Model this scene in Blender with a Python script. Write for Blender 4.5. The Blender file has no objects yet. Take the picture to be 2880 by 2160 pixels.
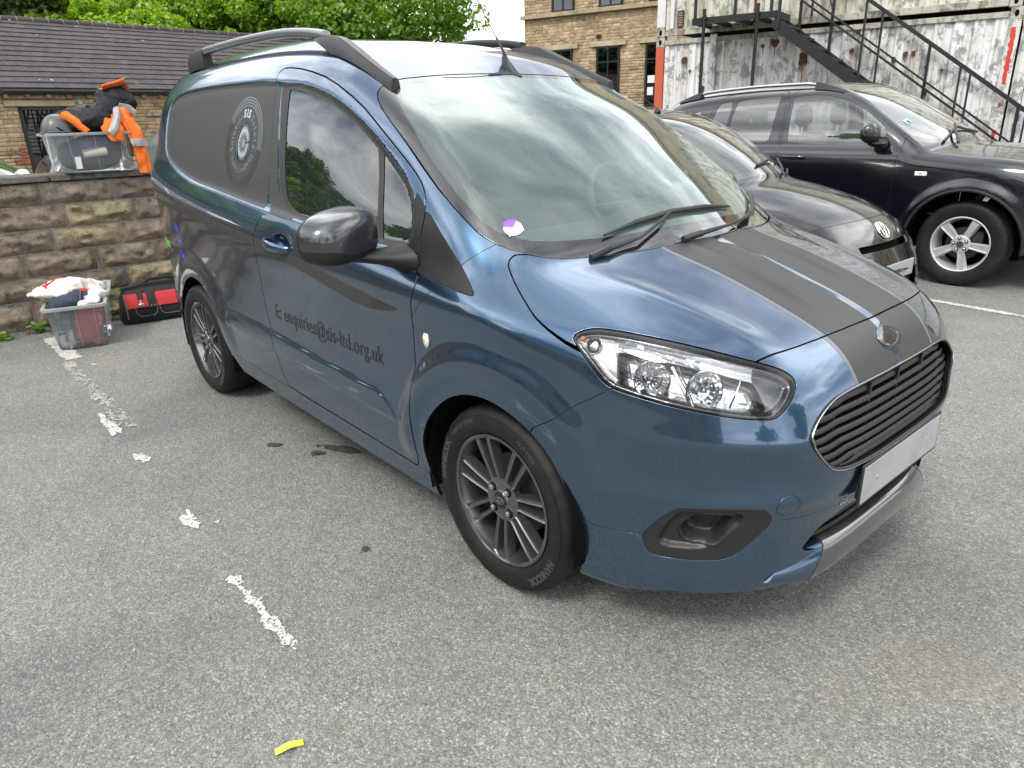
import bpy, math, random
import numpy as np
from mathutils import Vector, Matrix
sc = bpy.context.scene
C = sc.collection
# ------------------------------------------------------------------ camera
cam = bpy.data.objects.new('camera', bpy.data.cameras.new('camera')); C.objects.link(cam); sc.camera = cam
CAM = Vector((1.5127, -2.0451, 1.4165)); YAW, PITCH, ROLL = 2.42450, .35401, .02847
cam.data.sensor_width = 36.0; cam.data.lens = 2023.55 / 2880 * 36.0; cam.data.clip_end = 3000; cam.data.clip_start = .05
_f = Vector((math.cos(YAW) * math.cos(PITCH), math.sin(YAW) * math.cos(PITCH), -math.sin(PITCH)))
_r = _f.cross(Vector((0, 0, 1))).normalized(); _d = _f.cross(_r)
_r2 = _r * math.cos(ROLL) + _d * math.sin(ROLL); _u2 = -(-_r * math.sin(ROLL) + _d * math.cos(ROLL))
cam.matrix_world = Matrix(((_r2.x, _u2.x, -_f.x, CAM.x), (_r2.y, _u2.y, -_f.y, CAM.y), (_r2.z, _u2.z, -_f.z, CAM.z), (0, 0, 0, 1)))
# ------------------------------------------------------------------ light
SUN_EL, SUN_AZ = math.radians(52), math.radians(-75)      # azimuth of the sun measured from +x towards +y
w = bpy.data.worlds.new('World'); sc.world = w; w.use_nodes = True
nt = w.node_tree; nt.nodes.clear()
out = nt.nodes.new('ShaderNodeOutputWorld'); bg = nt.nodes.new('ShaderNodeBackground'); sky = nt.nodes.new('ShaderNodeTexSky')
sky.sky_type = 'NISHITA'; sky.sun_disc = False; sky.sun_elevation = SUN_EL; sky.sun_rotation = math.pi / 2 - SUN_AZ; sky.dust_density = 2.0
tc = nt.nodes.new('ShaderNodeTexCoord'); mp = nt.nodes.new('ShaderNodeMapping'); sep = nt.nodes.new('ShaderNodeSeparateXYZ')
nt.links.new(tc.outputs['Generated'], sep.inputs[0])
# project the view direction on a flat cloud deck
zc = nt.nodes.new('ShaderNodeMath'); zc.operation = 'MAXIMUM'; zc.inputs[1].default_value = .0; nt.links.new(sep.outputs['Z'], zc.inputs[0])
za = nt.nodes.new('ShaderNodeMath'); za.operation = 'ADD'; za.inputs[1].default_value = .22; nt.links.new(zc.outputs[0], za.inputs[0])
dx = nt.nodes.new('ShaderNodeMath'); dx.operation = 'DIVIDE'; nt.links.new(sep.outputs['X'], dx.inputs[0]); nt.links.new(za.outputs[0], dx.inputs[1])
dy = nt.nodes.new('ShaderNodeMath'); dy.operation = 'DIVIDE'; nt.links.new(sep.outputs['Y'], dy.inputs[0]); nt.links.new(za.outputs[0], dy.inputs[1])
cmb = nt.nodes.new('ShaderNodeCombineXYZ'); nt.links.new(dx.outputs[0], cmb.inputs[0]); nt.links.new(dy.outputs[0], cmb.inputs[1])
n1 = nt.nodes.new('ShaderNodeTexNoise'); n1.inputs['Scale'].default_value = .85; n1.inputs['Detail'].default_value = 9; n1.inputs['Roughness'].default_value = .56; n1.inputs['Distortion'].default_value = .35
n2 = nt.nodes.new('ShaderNodeTexNoise'); n2.inputs['Scale'].default_value = 1.5; n2.inputs['Detail'].default_value = 7; n2.inputs['Roughness'].default_value = .6; n2.inputs['Distortion'].default_value = .2
nt.links.new(cmb.outputs[0], n1.inputs['Vector']); nt.links.new(cmb.outputs[0], mp.inputs[0]); mp.inputs['Location'].default_value = (5.2, 1.3, 0); nt.links.new(mp.outputs[0], n2.inputs['Vector'])
cov = nt.nodes.new('ShaderNodeValToRGB'); cov.color_ramp.elements[0].position = .34; cov.color_ramp.elements[1].position = .47; nt.links.new(n1.outputs['Fac'], cov.inputs[0])
shade = nt.nodes.new('ShaderNodeValToRGB'); e = shade.color_ramp.elements
e[0].position = .33; e[0].color = (4.3, 4.65, 5.1, 1); e[1].position = .64; e[1].color = (26.0, 25.8, 25.4, 1)
m_ = e.new(.48); m_.color = (11.0, 11.4, 11.8, 1)
nt.links.new(n2.outputs['Fac'], shade.inputs[0])
# clouds thicken and whiten towards the horizon
hz = nt.nodes.new('ShaderNodeMapRange'); hz.inputs['From Min'].default_value = .0; hz.inputs['From Max'].default_value = .30; hz.inputs['To Min'].default_value = 1; hz.inputs['To Max'].default_value = 0; nt.links.new(zc.outputs[0], hz.inputs['Value'])
cmx = nt.nodes.new('ShaderNodeMath'); cmx.operation = 'MAXIMUM'; nt.links.new(cov.outputs[0], cmx.inputs[0]); nt.links.new(hz.outputs[0], cmx.inputs[1])
wh = nt.nodes.new('ShaderNodeMix'); wh.data_type = 'RGBA'; wh.inputs['B'].default_value = (10.2, 10.5, 10.8, 1); nt.links.new(hz.outputs[0], wh.inputs['Factor']); nt.links.new(shade.outputs[0], wh.inputs['A'])
mx = nt.nodes.new('ShaderNodeMix'); mx.data_type = 'RGBA'; nt.links.new(cmx.outputs[0], mx.inputs['Factor']); nt.links.new(sky.outputs[0], mx.inputs['A']); nt.links.new(wh.outputs['Result'], mx.inputs['B'])
nt.links.new(mx.outputs['Result'], bg.inputs['Color']); bg.inputs['Strength'].default_value = .10
nt.links.new(bg.outputs[0], out.inputs[0])
sun = bpy.data.objects.new('sun', bpy.data.lights.new('sun', 'SUN')); C.objects.link(sun)
sun.data.energy = 1.4; sun.data.angle = math.radians(14); sun.data.color = (1, .96, .9)
sun.rotation_euler = Vector((math.cos(SUN_AZ) * math.cos(SUN_EL), math.sin(SUN_AZ) * math.cos(SUN_EL), math.sin(SUN_EL))).to_track_quat('Z', 'Y').to_euler()
sc.view_settings.view_transform = 'Standard'; sc.view_settings.look = 'None'; sc.view_settings.exposure = .72; sc.view_settings.gamma = 1
sc.cycles.max_bounces = 8; sc.cycles.transparent_max_bounces = 16; sc.cycles.glossy_bounces = 5; sc.cycles.sample_clamp_indirect = 6
random.seed(7); RNG = np.random.default_rng(7)
# ------------------------------------------------------------------ numeric body-panel engine
def tab(pts, sig=0.03, n=1600, spline=False):
    """smooth 1-D profile through control points"""
    xs = np.array([p[0] for p in pts], float); ys = np.array([p[1] for p in pts], float)
    lo, hi = xs[0], xs[-1]; pad = 4 * sig + 1e-6
    g = np.linspace(lo - pad, hi + pad, n); dx = g[1] - g[0]
    s0 = (ys[1] - ys[0]) / (xs[1] - xs[0]); s1 = (ys[-1] - ys[-2]) / (xs[-1] - xs[-2])
    h_ = np.diff(xs); dl = np.diff(ys) / h_; m_ = np.zeros(len(xs)); m_[0], m_[-1] = dl[0], dl[-1]
    for i in range(1, len(xs) - 1):
        if dl[i - 1] * dl[i] > 0:
            w1, w2 = 2 * h_[i] + h_[i - 1], h_[i] + 2 * h_[i - 1]; m_[i] = (w1 + w2) / (w1 / dl[i - 1] + w2 / dl[i])
    if spline:   # natural cubic: curvature stays continuous, so reflections do not ripple
        k_ = len(xs); A_ = np.zeros((k_, k_)); B_ = np.zeros(k_); A_[0, 0], A_[0, 1], B_[0] = 2, 1, 3 * dl[0]; A_[-1, -1], A_[-1, -2], B_[-1] = 2, 1, 3 * dl[-1]
        for i in range(1, k_ - 1): A_[i, i - 1], A_[i, i], A_[i, i + 1], B_[i] = h_[i], 2 * (h_[i] + h_[i - 1]), h_[i - 1], 3 * (h_[i] * dl[i - 1] + h_[i - 1] * dl[i])
        m_ = np.linalg.solve(A_, B_)
    q_ = np.clip(np.searchsorted(xs, g) - 1, 0, len(xs) - 2); t_ = np.clip((g - xs[q_]) / h_[q_], 0, 1)
    v = ((2 * t_ ** 3 - 3 * t_ ** 2 + 1) * ys[q_] + (t_ ** 3 - 2 * t_ ** 2 + t_) * h_[q_] * m_[q_] + (-2 * t_ ** 3 + 3 * t_ ** 2) * ys[q_ + 1] + (t_ ** 3 - t_ ** 2) * h_[q_] * m_[q_ + 1])
    v = np.where(g < lo, ys[0] + s0 * (g - lo), v); v = np.where(g > hi, ys[-1] + s1 * (g - hi), v)
    m = max(1, int(3 * sig / dx)); k = np.exp(-0.5 * (np.arange(-m, m + 1) * dx / sig) ** 2); k /= k.sum()
    vp = np.concatenate([v[0] + (v[1] - v[0]) * np.arange(-m, 0), v, v[-1] + (v[-1] - v[-2]) * np.arange(1, m + 1)])
    v = np.convolve(vp, k, 'valid')
    return lambda q: np.interp(q, g, v)

def smax(u, v, k):
    h = np.maximum(k - np.abs(u - v), 0) / k
    return np.maximum(u, v) + h * h * k * 0.25

def sstep(e0, e1, q):
    t = np.clip((q - e0) / (e1 - e0), 0, 1); return t * t * (3 - 2 * t)

def gradF(F, P, h=0.004):
    x, y, z = P[:, 0], P[:, 1], P[:, 2]
    return np.stack([F(x + h, y, z) - F(x - h, y, z), F(x, y + h, z) - F(x, y - h, z), F(x, y, z + h) - F(x, y, z - h)], 1) / (2 * h)

def newton(F, P, it=4):
    for _ in range(it):
        g = gradF(F, P); f = F(P[:, 0], P[:, 1], P[:, 2])
        P = P - g * np.clip(f / np.maximum((g * g).sum(1), .05), -.03, .03)[:, None]
    return P

def surf_net(F, lo, hi, h):
    ax = [np.arange(lo[i], hi[i] + h, h) for i in range(3)]
    G = F(ax[0][:, None, None], ax[1][None, :, None], ax[2][None, None, :])
    S = G < 0
    nx, ny, nz = S.shape
    c = np.zeros((nx - 1, ny - 1, nz - 1), np.uint8)
    for i in (0, 1):
        for j in (0, 1):
            for k in (0, 1):
                c += S[i:nx - 1 + i, j:ny - 1 + j, k:nz - 1 + k]
    act = (c > 0) & (c < 8)
    idx = -np.ones(act.shape, np.int64); ii = np.argwhere(act); idx[act] = np.arange(len(ii))
    acc = np.zeros((len(ii), 3)); cnt = np.zeros(len(ii))
    cor = {}
    for i in (0, 1):
        for j in (0, 1):
            for k in (0, 1):
                cor[i, j, k] = G[ii[:, 0] + i, ii[:, 1] + j, ii[:, 2] + k]
    for a in cor:
        for d in range(3):
            if a[d] == 0:
                b = list(a); b[d] = 1; b = tuple(b); ga, gb = cor[a], cor[b]
                m = (ga < 0) != (gb < 0); t = np.where(m, ga / np.where(m, ga - gb, 1), 0)
                p = np.array(a, float)[None, :].repeat(len(ii), 0); p[:, d] += t
                acc += p * m[:, None]; cnt += m
    P = (ii + acc / cnt[:, None]) * h + np.array([ax[0][0], ax[1][0], ax[2][0]])
    quads = []
    for d in range(3):
        e = [1, 2] if d == 0 else [2, 0] if d == 1 else [0, 1]
        sl0 = [slice(None)] * 3; sl1 = [slice(None)] * 3; sl0[d] = slice(0, -1); sl1[d] = slice(1, None)
        A, B = S[tuple(sl0)], S[tuple(sl1)]; w = np.argwhere(A != B)
        ok = (w[:, e[0]] > 0) & (w[:, e[1]] > 0) & (w[:, e[0]] < S.shape[e[0]] - 1) & (w[:, e[1]] < S.shape[e[1]] - 1)
        w = w[ok]; ins = A[w[:, 0], w[:, 1], w[:, 2]]
        u = np.zeros(3, int); v = np.zeros(3, int); u[e[0]] = 1; v[e[1]] = 1
        q = np.stack([idx[tuple((w - u - v).T)], idx[tuple((w - v).T)], idx[tuple(w.T)], idx[tuple((w - u).T)]], 1)
        q[~ins] = q[~ins][:, ::-1]; quads.append(q)
    Q = np.concatenate(quads); Q = Q[(Q >= 0).all(1)]
    P = newton(F, P)
    # split quads along the shorter diagonal
    d1 = ((P[Q[:, 0]] - P[Q[:, 2]]) ** 2).sum(1); d2 = ((P[Q[:, 1]] - P[Q[:, 3]]) ** 2).sum(1); m = (d1 <= d2)
    T = np.concatenate([Q[m][:, [0, 1, 2]], Q[m][:, [0, 2, 3]], Q[~m][:, [0, 1, 3]], Q[~m][:, [1, 2, 3]]])
    N = gradF(F, P); N /= np.linalg.norm(N, axis=1)[:, None]
    return P, N, T

def clip(M, f):
    """keep the part of the mesh where f<0 (cut cleanly through triangles)"""
    P, N, T = M
    if len(T) == 0: return M
    f = np.where(np.abs(f) < 1e-7, 1e-7, f); s = f < 0; c = s[T].sum(1)
    full = T[c == 3]; part = T[(c == 1) | (c == 2)]; cs = c[(c == 1) | (c == 2)]
    if len(part):
        ps = s[part]; lone = np.where(cs == 1, ps.argmax(1), (~ps).argmax(1))
        r = np.arange(len(part)); A = part[r, lone]; B = part[r, (lone + 1) % 3]; C = part[r, (lone + 2) % 3]
        E = np.concatenate([np.stack([A, B], 1), np.stack([A, C], 1)]); Es = np.sort(E, 1)
        key = Es[:, 0] * (len(P) + 1) + Es[:, 1]; uk, ui, inv = np.unique(key, return_index=True, return_inverse=True)
        a, b = Es[ui, 0], Es[ui, 1]; t = (f[a] / (f[a] - f[b]))[:, None]
        NP = P[a] + (P[b] - P[a]) * t; NN = N[a] + (N[b] - N[a]) * t; NN /= np.linalg.norm(NN, axis=1)[:, None]
        base = len(P); P = np.concatenate([P, NP]); N = np.concatenate([N, NN]); inv = inv.reshape(-1)
        AB = base + inv[:len(part)]; AC = base + inv[len(part):]
        k1 = cs == 1; k2 = ~k1
        T = np.concatenate([full, np.stack([A, AB, AC], 1)[k1], np.stack([AB, B, C], 1)[k2], np.stack([AB, C, AC], 1)[k2]])
    else: T = full
    used = np.unique(T); mp = -np.ones(len(P), np.int64); mp[used] = np.arange(len(used))
    return P[used], N[used], mp[T]

def chaikin(poly, n=2, closed=True):
    p = np.array(poly, float)
    for _ in range(n):
        if closed:
            q = np.roll(p, -1, 0); p = np.stack([p * .75 + q * .25, p * .25 + q * .75], 1).reshape(-1, 2)
        else:
            q = p[1:]; r = p[:-1]; m = np.stack([r * .75 + q * .25, r * .25 + q * .75], 1).reshape(-1, 2); p = np.concatenate([p[:1], m, p[-1:]])
    return p

def sdf(poly, u, v):
    """signed distance to a closed polygon, negative inside"""
    u = np.asarray(u); v = np.asarray(v); d = np.full(u.shape, 1e9); ins = np.zeros(u.shape, bool)
    m = len(poly)
    for i in range(m):
        ax, ay = poly[i]; bx, by = poly[(i + 1) % m]; ex, ey = bx - ax, by - ay; L = ex * ex + ey * ey
        if L < 1e-14: continue
        t = np.clip(((u - ax) * ex + (v - ay) * ey) / L, 0, 1)
        d = np.minimum(d, (u - ax - t * ex) ** 2 + (v - ay - t * ey) ** 2)
        if ay != by: ins ^= ((ay > v) != (by > v)) & (u < ex * (v - ay) / ey + ax)
    d = np.sqrt(d); return np.where(ins, -d, d)

def take(M, field, g=0.0015):
    """split: (inside, rest) with a gap of 2g"""
    return clip(M, field(M[0]) + g), clip(M, -(field(M[0])) + g)

def bedges(T):
    E = np.concatenate([T[:, [0, 1]], T[:, [1, 2]], T[:, [2, 0]]]); key = np.sort(E, 1); k = key[:, 0] * (T.max() + 1) + key[:, 1]
    u, inv, cn = np.unique(k, return_inverse=True, return_counts=True)
    return E[cn[inv.reshape(-1)] == 1]

WALLS = []
def flange(M, depth=.010, r=.0012, mirror_plane=True, split=False):
    """rolled edge turned inwards along every free border (not on the mirror plane)"""
    P, N, T = M
    if len(T) == 0: return M
    E = bedges(T)
    if mirror_plane: E = E[~((np.abs(P[E[:, 0], 1]) < 1e-4) & (np.abs(P[E[:, 1], 1]) < 1e-4))]
    if len(E) == 0: return M
    d = P[E[:, 1]] - P[E[:, 0]]; o = np.cross(d, (N[E[:, 0]] + N[E[:, 1]])); o /= np.maximum(np.linalg.norm(o, axis=1), 1e-9)[:, None]
    vo = np.zeros_like(P); np.add.at(vo, E[:, 0], o); np.add.at(vo, E[:, 1], o)
    bv = np.unique(E); e = vo[bv]; e /= np.maximum(np.linalg.norm(e, axis=1), 1e-9)[:, None]
    if mirror_plane:
        on = np.abs(P[bv, 1]) < 1e-4; e[on, 1] = 0
    n = N[bv]; b = len(P); k = len(bv); mp = np.zeros(len(P), int); mp[bv] = np.arange(k)
    R1 = P[bv] + e * r - n * r; N1 = (e + n); N1 /= np.linalg.norm(N1, axis=1)[:, None]
    R2 = P[bv] + e * r - n * depth
    P2 = np.concatenate([P, R1, R2]); N2 = np.concatenate([N, N1, e])
    i, j = E[:, 0], E[:, 1]; i1, j1 = b + mp[i], b + mp[j]; i2, j2 = i1 + k, j1 + k
    if split:   # deep part of the edge joins the black skin, painting shade into the gap
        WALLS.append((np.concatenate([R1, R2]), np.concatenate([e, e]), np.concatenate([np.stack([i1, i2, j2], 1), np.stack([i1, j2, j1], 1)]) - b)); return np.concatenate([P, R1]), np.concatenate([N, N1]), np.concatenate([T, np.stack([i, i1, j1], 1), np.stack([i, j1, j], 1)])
    T2 = np.concatenate([T, np.stack([i, i1, j1], 1), np.stack([i, j1, j], 1), np.stack([i1, i2, j2], 1), np.stack([i1, j2, j1], 1)])
    return P2, N2, T2

def offset(M, d): return M[0] + M[1] * d, M[1], M[2]
def flipm(M): return M[0], -M[1], M[2][:, ::-1]
def mirrored(M):
    P, N, T = M; s = np.array([1, -1, 1.]); return P * s, N * s, T[:, ::-1]
def joinm(*Ms):
    Ms = [m for m in Ms if len(m[2])]
    Ps, Ns, Ts, b = [], [], [], 0
    for P, N, T in Ms: Ps.append(P); Ns.append(N); Ts.append(T + b); b += len(P)
    return np.concatenate(Ps), np.concatenate(Ns), np.concatenate(Ts)
def both(M): return joinm(M, mirrored(M))
def ray_y(F, x, z, y0=1.2, far=0.0, n=60):
    """outermost |y| of the body at (x,z)"""
    x = np.asarray(x, float); z = np.asarray(z, float); ys = np.linspace(y0, far, n); y = np.full(x.shape, y0); found = np.zeros(x.shape, bool)
    for k in range(n - 1):
        f = F(x, np.full(x.shape, ys[k + 1]), z); h = (f < 0) & ~found
        y = np.where(h, ys[k + 1], y); found |= h
    lo, hi = y, y + (ys[0] - ys[1])
    for _ in range(18):
        m = (lo + hi) / 2; f = F(x, m, z) < 0; lo = np.where(f, m, lo); hi = np.where(f, hi, m)
    return hi
def ray_z(F, x, y, z0=2.0, z1=.3, n=90):
    x = np.asarray(x, float); y = np.asarray(y, float); zs = np.linspace(z0, z1, n); z = np.full(x.shape, z0); found = np.zeros(x.shape, bool)
    for k in range(n - 1):
        f = F(x, y, np.full(x.shape, zs[k + 1])); h = (f < 0) & ~found; z = np.where(h, zs[k + 1], z); found |= h
    lo, hi = z, z + (zs[0] - zs[1])
    for _ in range(18):
        m = (lo + hi) / 2; f = F(x, y, m) < 0; lo = np.where(f, m, lo); hi = np.where(f, hi, m)
    return hi
def ray_x(F, y, z, x0=1.1, x1=0.0, n=90):
    y = np.asarray(y, float); z = np.asarray(z, float); xs = np.linspace(x0, x1, n); x = np.full(y.shape, x0); found = np.zeros(y.shape, bool)
    for k in range(n - 1):
        f = F(np.full(y.shape, xs[k + 1]), y, z); h = (f < 0) & ~found; x = np.where(h, xs[k + 1], x); found |= h
    lo, hi = x, x + (xs[0] - xs[1])
    for _ in range(18):
        m = (lo + hi) / 2; f = F(m, y, z) < 0; lo = np.where(f, m, lo); hi = np.where(f, hi, m)
    return hi
# ------------------------------------------------------------------ object helpers
def tag(o, label=None, cat=None, group=None, kind=None):
    if label: o['label'] = label
    if cat: o['category'] = cat
    if group: o['group'] = group
    if kind: o['kind'] = kind
    return o
def thing(name, label, cat, loc=(0, 0, 0), rz=0, group=None):
    o = bpy.data.objects.new(name, None); C.objects.link(o); o.location = loc; o.rotation_euler = (0, 0, rz); o.empty_display_size = .1
    return tag(o, label, cat, group)
def mesh_np(name, M, mat, smooth=True):
    P, N, T = M; me = bpy.data.meshes.new(name); T = np.ascontiguousarray(T, np.int32)
    me.vertices.add(len(P)); me.vertices.foreach_set('co', np.ascontiguousarray(P, np.float32).ravel())
    me.loops.add(T.size); me.loops.foreach_set('vertex_index', T.ravel())
    me.polygons.add(len(T)); me.polygons.foreach_set('loop_start', np.arange(0, T.size, 3, dtype=np.int32))
    me.update(calc_edges=True); me.polygons.foreach_set('use_smooth', np.ones(len(T), bool))
    if smooth and N is not None: me.normals_split_custom_set_from_vertices(N.astype(float).tolist())
    if mat: me.materials.append(mat)
    return me
def obj(name, M, mat, parent=None, **k):
    me = mesh_np(name, M, mat) if isinstance(M, tuple) else M
    if not isinstance(M, tuple) and mat and not me.materials: me.materials.append(mat)
    o = bpy.data.objects.new(name, me); C.objects.link(o); o.parent = parent
    return tag(o, **k)
class MB:
    """collects simple solids in one mesh"""
    def __init__(s): s.v = []; s.f = []; s.sm = []
    def add(s, vs, fs, smooth=False):
        b = len(s.v); s.v += [tuple(v) for v in vs]; s.f += [tuple(i + b for i in f) for f in fs]; s.sm += [smooth] * len(fs); return s
    def box(s, c, d, rz=0, M=None, bev=0):
        cx, cy, cz = c; hx, hy, hz_ = d[0] / 2, d[1] / 2, d[2] / 2
        if bev > 0:
            b = bev; vs = []
            for sx in (-1, 1):
                for sy in (-1, 1):
                    for sz in (-1, 1):
                        vs += [(sx * hx, sy * (hy - b), sz * (hz_ - b)), (sx * (hx - b), sy * hy, sz * (hz_ - b)), (sx * (hx - b), sy * (hy - b), sz * hz_)]
            def I(sx, sy, sz, k): return ((sx > 0) * 4 + (sy > 0) * 2 + (sz > 0)) * 3 + k
            fs = []
            for sg in (-1, 1):
                q = [(1, 1), (1, -1), (-1, -1), (-1, 1)]
                fx = [I(sg, a, b_, 0) for a, b_ in q]; fy = [I(a, sg, b_, 1) for a, b_ in q]; fz = [I(a, b_, sg, 2) for a, b_ in q]
                fs += [fx[::-1] if sg > 0 else fx, fy if sg > 0 else fy[::-1], fz[::-1] if sg > 0 else fz]
                for sh in (-1, 1):
                    e1 = [I(sg, sh, -1, 0), I(sg, sh, 1, 0), I(sg, sh, 1, 1), I(sg, sh, -1, 1)]
                    e2 = [I(sg, -1, sh, 0), I(sg, 1, sh, 0), I(sg, 1, sh, 2), I(sg, -1, sh, 2)]
                    e3 = [I(-1, sg, sh, 1), I(1, sg, sh, 1), I(1, sg, sh, 2), I(-1, sg, sh, 2)]
                    p = sg * sh
                    fs += [e1[::-1] if p > 0 else e1, e2 if p > 0 else e2[::-1], e3[::-1] if p > 0 else e3]
            for sx in (-1, 1):
                for sy in (-1, 1):
                    for sz in (-1, 1):
                        t = [I(sx, sy, sz, 0), I(sx, sy, sz, 1), I(sx, sy, sz, 2)]; fs.append(t if sx * sy * sz > 0 else t[::-1])
        else:
            vs = [(x, y, z) for x in (-hx, hx) for y in (-hy, hy) for z in (-hz_, hz_)]
            fs = [(0, 1, 3, 2), (4, 6, 7, 5), (0, 4, 5, 1), (2, 3, 7, 6), (0, 2, 6, 4), (1, 5, 7, 3)]
        cr, sr = math.cos(rz), math.sin(rz)
        if M is not None: vs = [tuple(M @ Vector(v)) for v in vs]
        vs = [(cx + x * cr - y * sr, cy + x * sr + y * cr, cz + z) for x, y, z in vs]
        return s.add(vs, fs)
    def bar(s, a, b, w, h=None, up=(0, 0, 1)):
        """square bar between two points"""
        a, b = Vector(a), Vector(b); h = h or w; t = (b - a).normalized(); u = Vector(up)
        if abs(t.dot(u)) > .95: u = Vector((1, 0, 0))
        r = t.cross(u).normalized() * w / 2; v = r.cross(t).normalized() * h / 2
        vs = [p + q for p in (a, b) for q in (-r - v, r - v, r + v, -r + v)]
        return s.add(vs, [(0, 1, 5, 4), (1, 2, 6, 5), (2, 3, 7, 6), (3, 0, 4, 7), (3, 2, 1, 0), (4, 5, 6, 7)])
    def tube(s, pts, r, n=10, caps=True):
        pts = [Vector(p) for p in pts]; rs = r if isinstance(r, (list, tuple)) else [r] * len(pts); rings = []
        u = Vector((0, 0, 1)); t0 = (pts[1] - pts[0]).normalized(); u = t0.orthogonal().normalized()
        for i, p in enumerate(pts):
            t = (pts[min(i + 1, len(pts) - 1)] - pts[max(i - 1, 0)]).normalized(); u = (u - t * u.dot(t)).normalized(); w_ = t.cross(u)
            rings.append([p + (u * math.cos(2 * math.pi * k / n) + w_ * math.sin(2 * math.pi * k / n)) * rs[i] for k in range(n)])
        return s.loft(rings, caps)
    def loft(s, rings, caps=True, closed=True, smooth=True):
        n = len(rings[0]); b = len(s.v); vs = [tuple(v) for r in rings for v in r]; fs = []
        for i in range(len(rings) - 1):
            for k in range(n if closed else n - 1):
                k2 = (k + 1) % n; fs.append((i * n + k, i * n + k2, (i + 1) * n + k2, (i + 1) * n + k))
        s.add(vs, fs, smooth)
        if caps and closed:
            s.f.append(tuple(b + k for k in range(n))[::-1]); s.f.append(tuple(b + (len(rings) - 1) * n + k for k in range(n))); s.sm += [False, False]
        return s
    def lathe(s, prof, o, axis, n=48, caps=False):
        """prof: (radius, along) pairs; o origin; axis direction"""
        ax = Vector(axis).normalized(); u = ax.orthogonal().normalized(); w_ = ax.cross(u); o = Vector(o)
        rings = [[o + ax * h + (u * math.cos(2 * math.pi * k / n) + w_ * math.sin(2 * math.pi * k / n)) * r for k in range(n)] for r, h in prof]
        return s.loft(rings, caps)
    def prism(s, poly, z0, z1, ax='z'):
        n = len(poly)
        def p3(p, h): return {'z': (p[0], p[1], h), 'y': (p[0], h, p[1]), 'x': (h, p[0], p[1])}[ax]
        vs = [p3(p, z0) for p in poly] + [p3(p, z1) for p in poly]
        fs = [(k, (k + 1) % n, n + (k + 1) % n, n + k) for k in range(n)] + [tuple(range(n))[::-1], tuple(range(n, 2 * n))]
        return s.add(vs, fs)
    def mesh(s, name, mat=None, bevel=0):
        me = bpy.data.meshes.new(name); me.from_pydata(s.v, [], s.f); me.polygons.foreach_set('use_smooth', s.sm)
        import bmesh
        bm = bmesh.new(); bm.from_mesh(me); bmesh.ops.recalc_face_normals(bm, faces=bm.faces)
        if bevel: bmesh.ops.bevel(bm, geom=[e for e in bm.edges if len(e.link_faces) == 2 and e.calc_face_angle(0) > .6], offset=bevel, segments=2, affect='EDGES', clamp_overlap=True)
        bm.to_mesh(me); bm.free()
        if mat: me.materials.append(mat)
        if any(s.sm):
            try: me.set_sharp_from_angle(angle=math.radians(42))
            except Exception: pass
        return me
    def build(s, name, mat, parent=None, bevel=0, **k): return obj(name, s.mesh(name, mat, bevel), None, parent, **k)
def copy_tree(o, parent=None):
    c = o.copy(); C.objects.link(c); c.parent = parent
    for ch in list(o.children): copy_tree(ch, c)
    return c
def text_tris(s, size, bold=0.0, align='CENTER', ex=0.0, shear=0.0, space=1.0):
    """text as flat triangles (u,v)"""
    cu = bpy.data.curves.new('txt', 'FONT'); cu.body = s; cu.size = size; cu.align_x = align; cu.align_y = 'CENTER'; cu.offset = bold; cu.shear = shear; cu.space_character = space; cu.resolution_u = 3
    o = bpy.data.objects.new('txt', cu); C.objects.link(o); dg = bpy.context.evaluated_depsgraph_get(); me = o.evaluated_get(dg).to_mesh()
    me.calc_loop_triangles(); V = np.zeros(len(me.vertices) * 3); me.vertices.foreach_get('co', V); V = V.reshape(-1, 3)
    T = np.zeros(len(me.loop_triangles) * 3, np.int32); me.loop_triangles.foreach_get('vertices', T); T = T.reshape(-1, 3).copy()
    o.to_mesh_clear(); bpy.data.objects.remove(o); bpy.data.curves.remove(cu)
    return V[:, :2].copy(), T
def arc_text(s, r, size, a0, da=None, inward=False, bold=0.0, shear=0):
    """letters round a circle, a0 = start angle (radians, clockwise from it)"""
    Vs, Ts, b = [], [], 0; a = a0
    for i, ch in enumerate(s):
        wd = size * (.62 if ch not in ' iIl.,' else .38)
        if ch != ' ':
            V, T = text_tris(ch, size, bold, shear=shear)
            aa = a - wd / 2 / r; R = np.array([[math.cos(aa - math.pi / 2), -math.sin(aa - math.pi / 2)], [math.sin(aa - math.pi / 2), math.cos(aa - math.pi / 2)]])
            V = V @ R.T + np.array([math.cos(aa), math.sin(aa)]) * r; Vs.append(V); Ts.append(T + b); b += len(V)
        a -= wd / r * 1.06 if da is None else da
    return np.concatenate(Vs), np.concatenate(Ts)
def subdivide(M, F=None, n=1):
    for _ in range(n):
        P, N, T = M; E = np.sort(np.concatenate([T[:, [0, 1]], T[:, [1, 2]], T[:, [2, 0]]]), 1); k = E[:, 0] * len(P) + E[:, 1]
        u, ui, inv = np.unique(k, return_index=True, return_inverse=True); inv = inv.reshape(3, -1) + len(P)
        a, b = E[ui, 0], E[ui, 1]; NP = (P[a] + P[b]) / 2; NN = N[a] + N[b]; NN /= np.linalg.norm(NN, axis=1)[:, None]
        a_, b_, c_ = inv; T = np.concatenate([np.stack([T[:, 0], a_, c_], 1), np.stack([a_, T[:, 1], b_], 1), np.stack([c_, b_, T[:, 2]], 1), np.stack([a_, b_, c_], 1)])
        M = (np.concatenate([P, NP]), np.concatenate([N, NN]), T)
    return M
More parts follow.
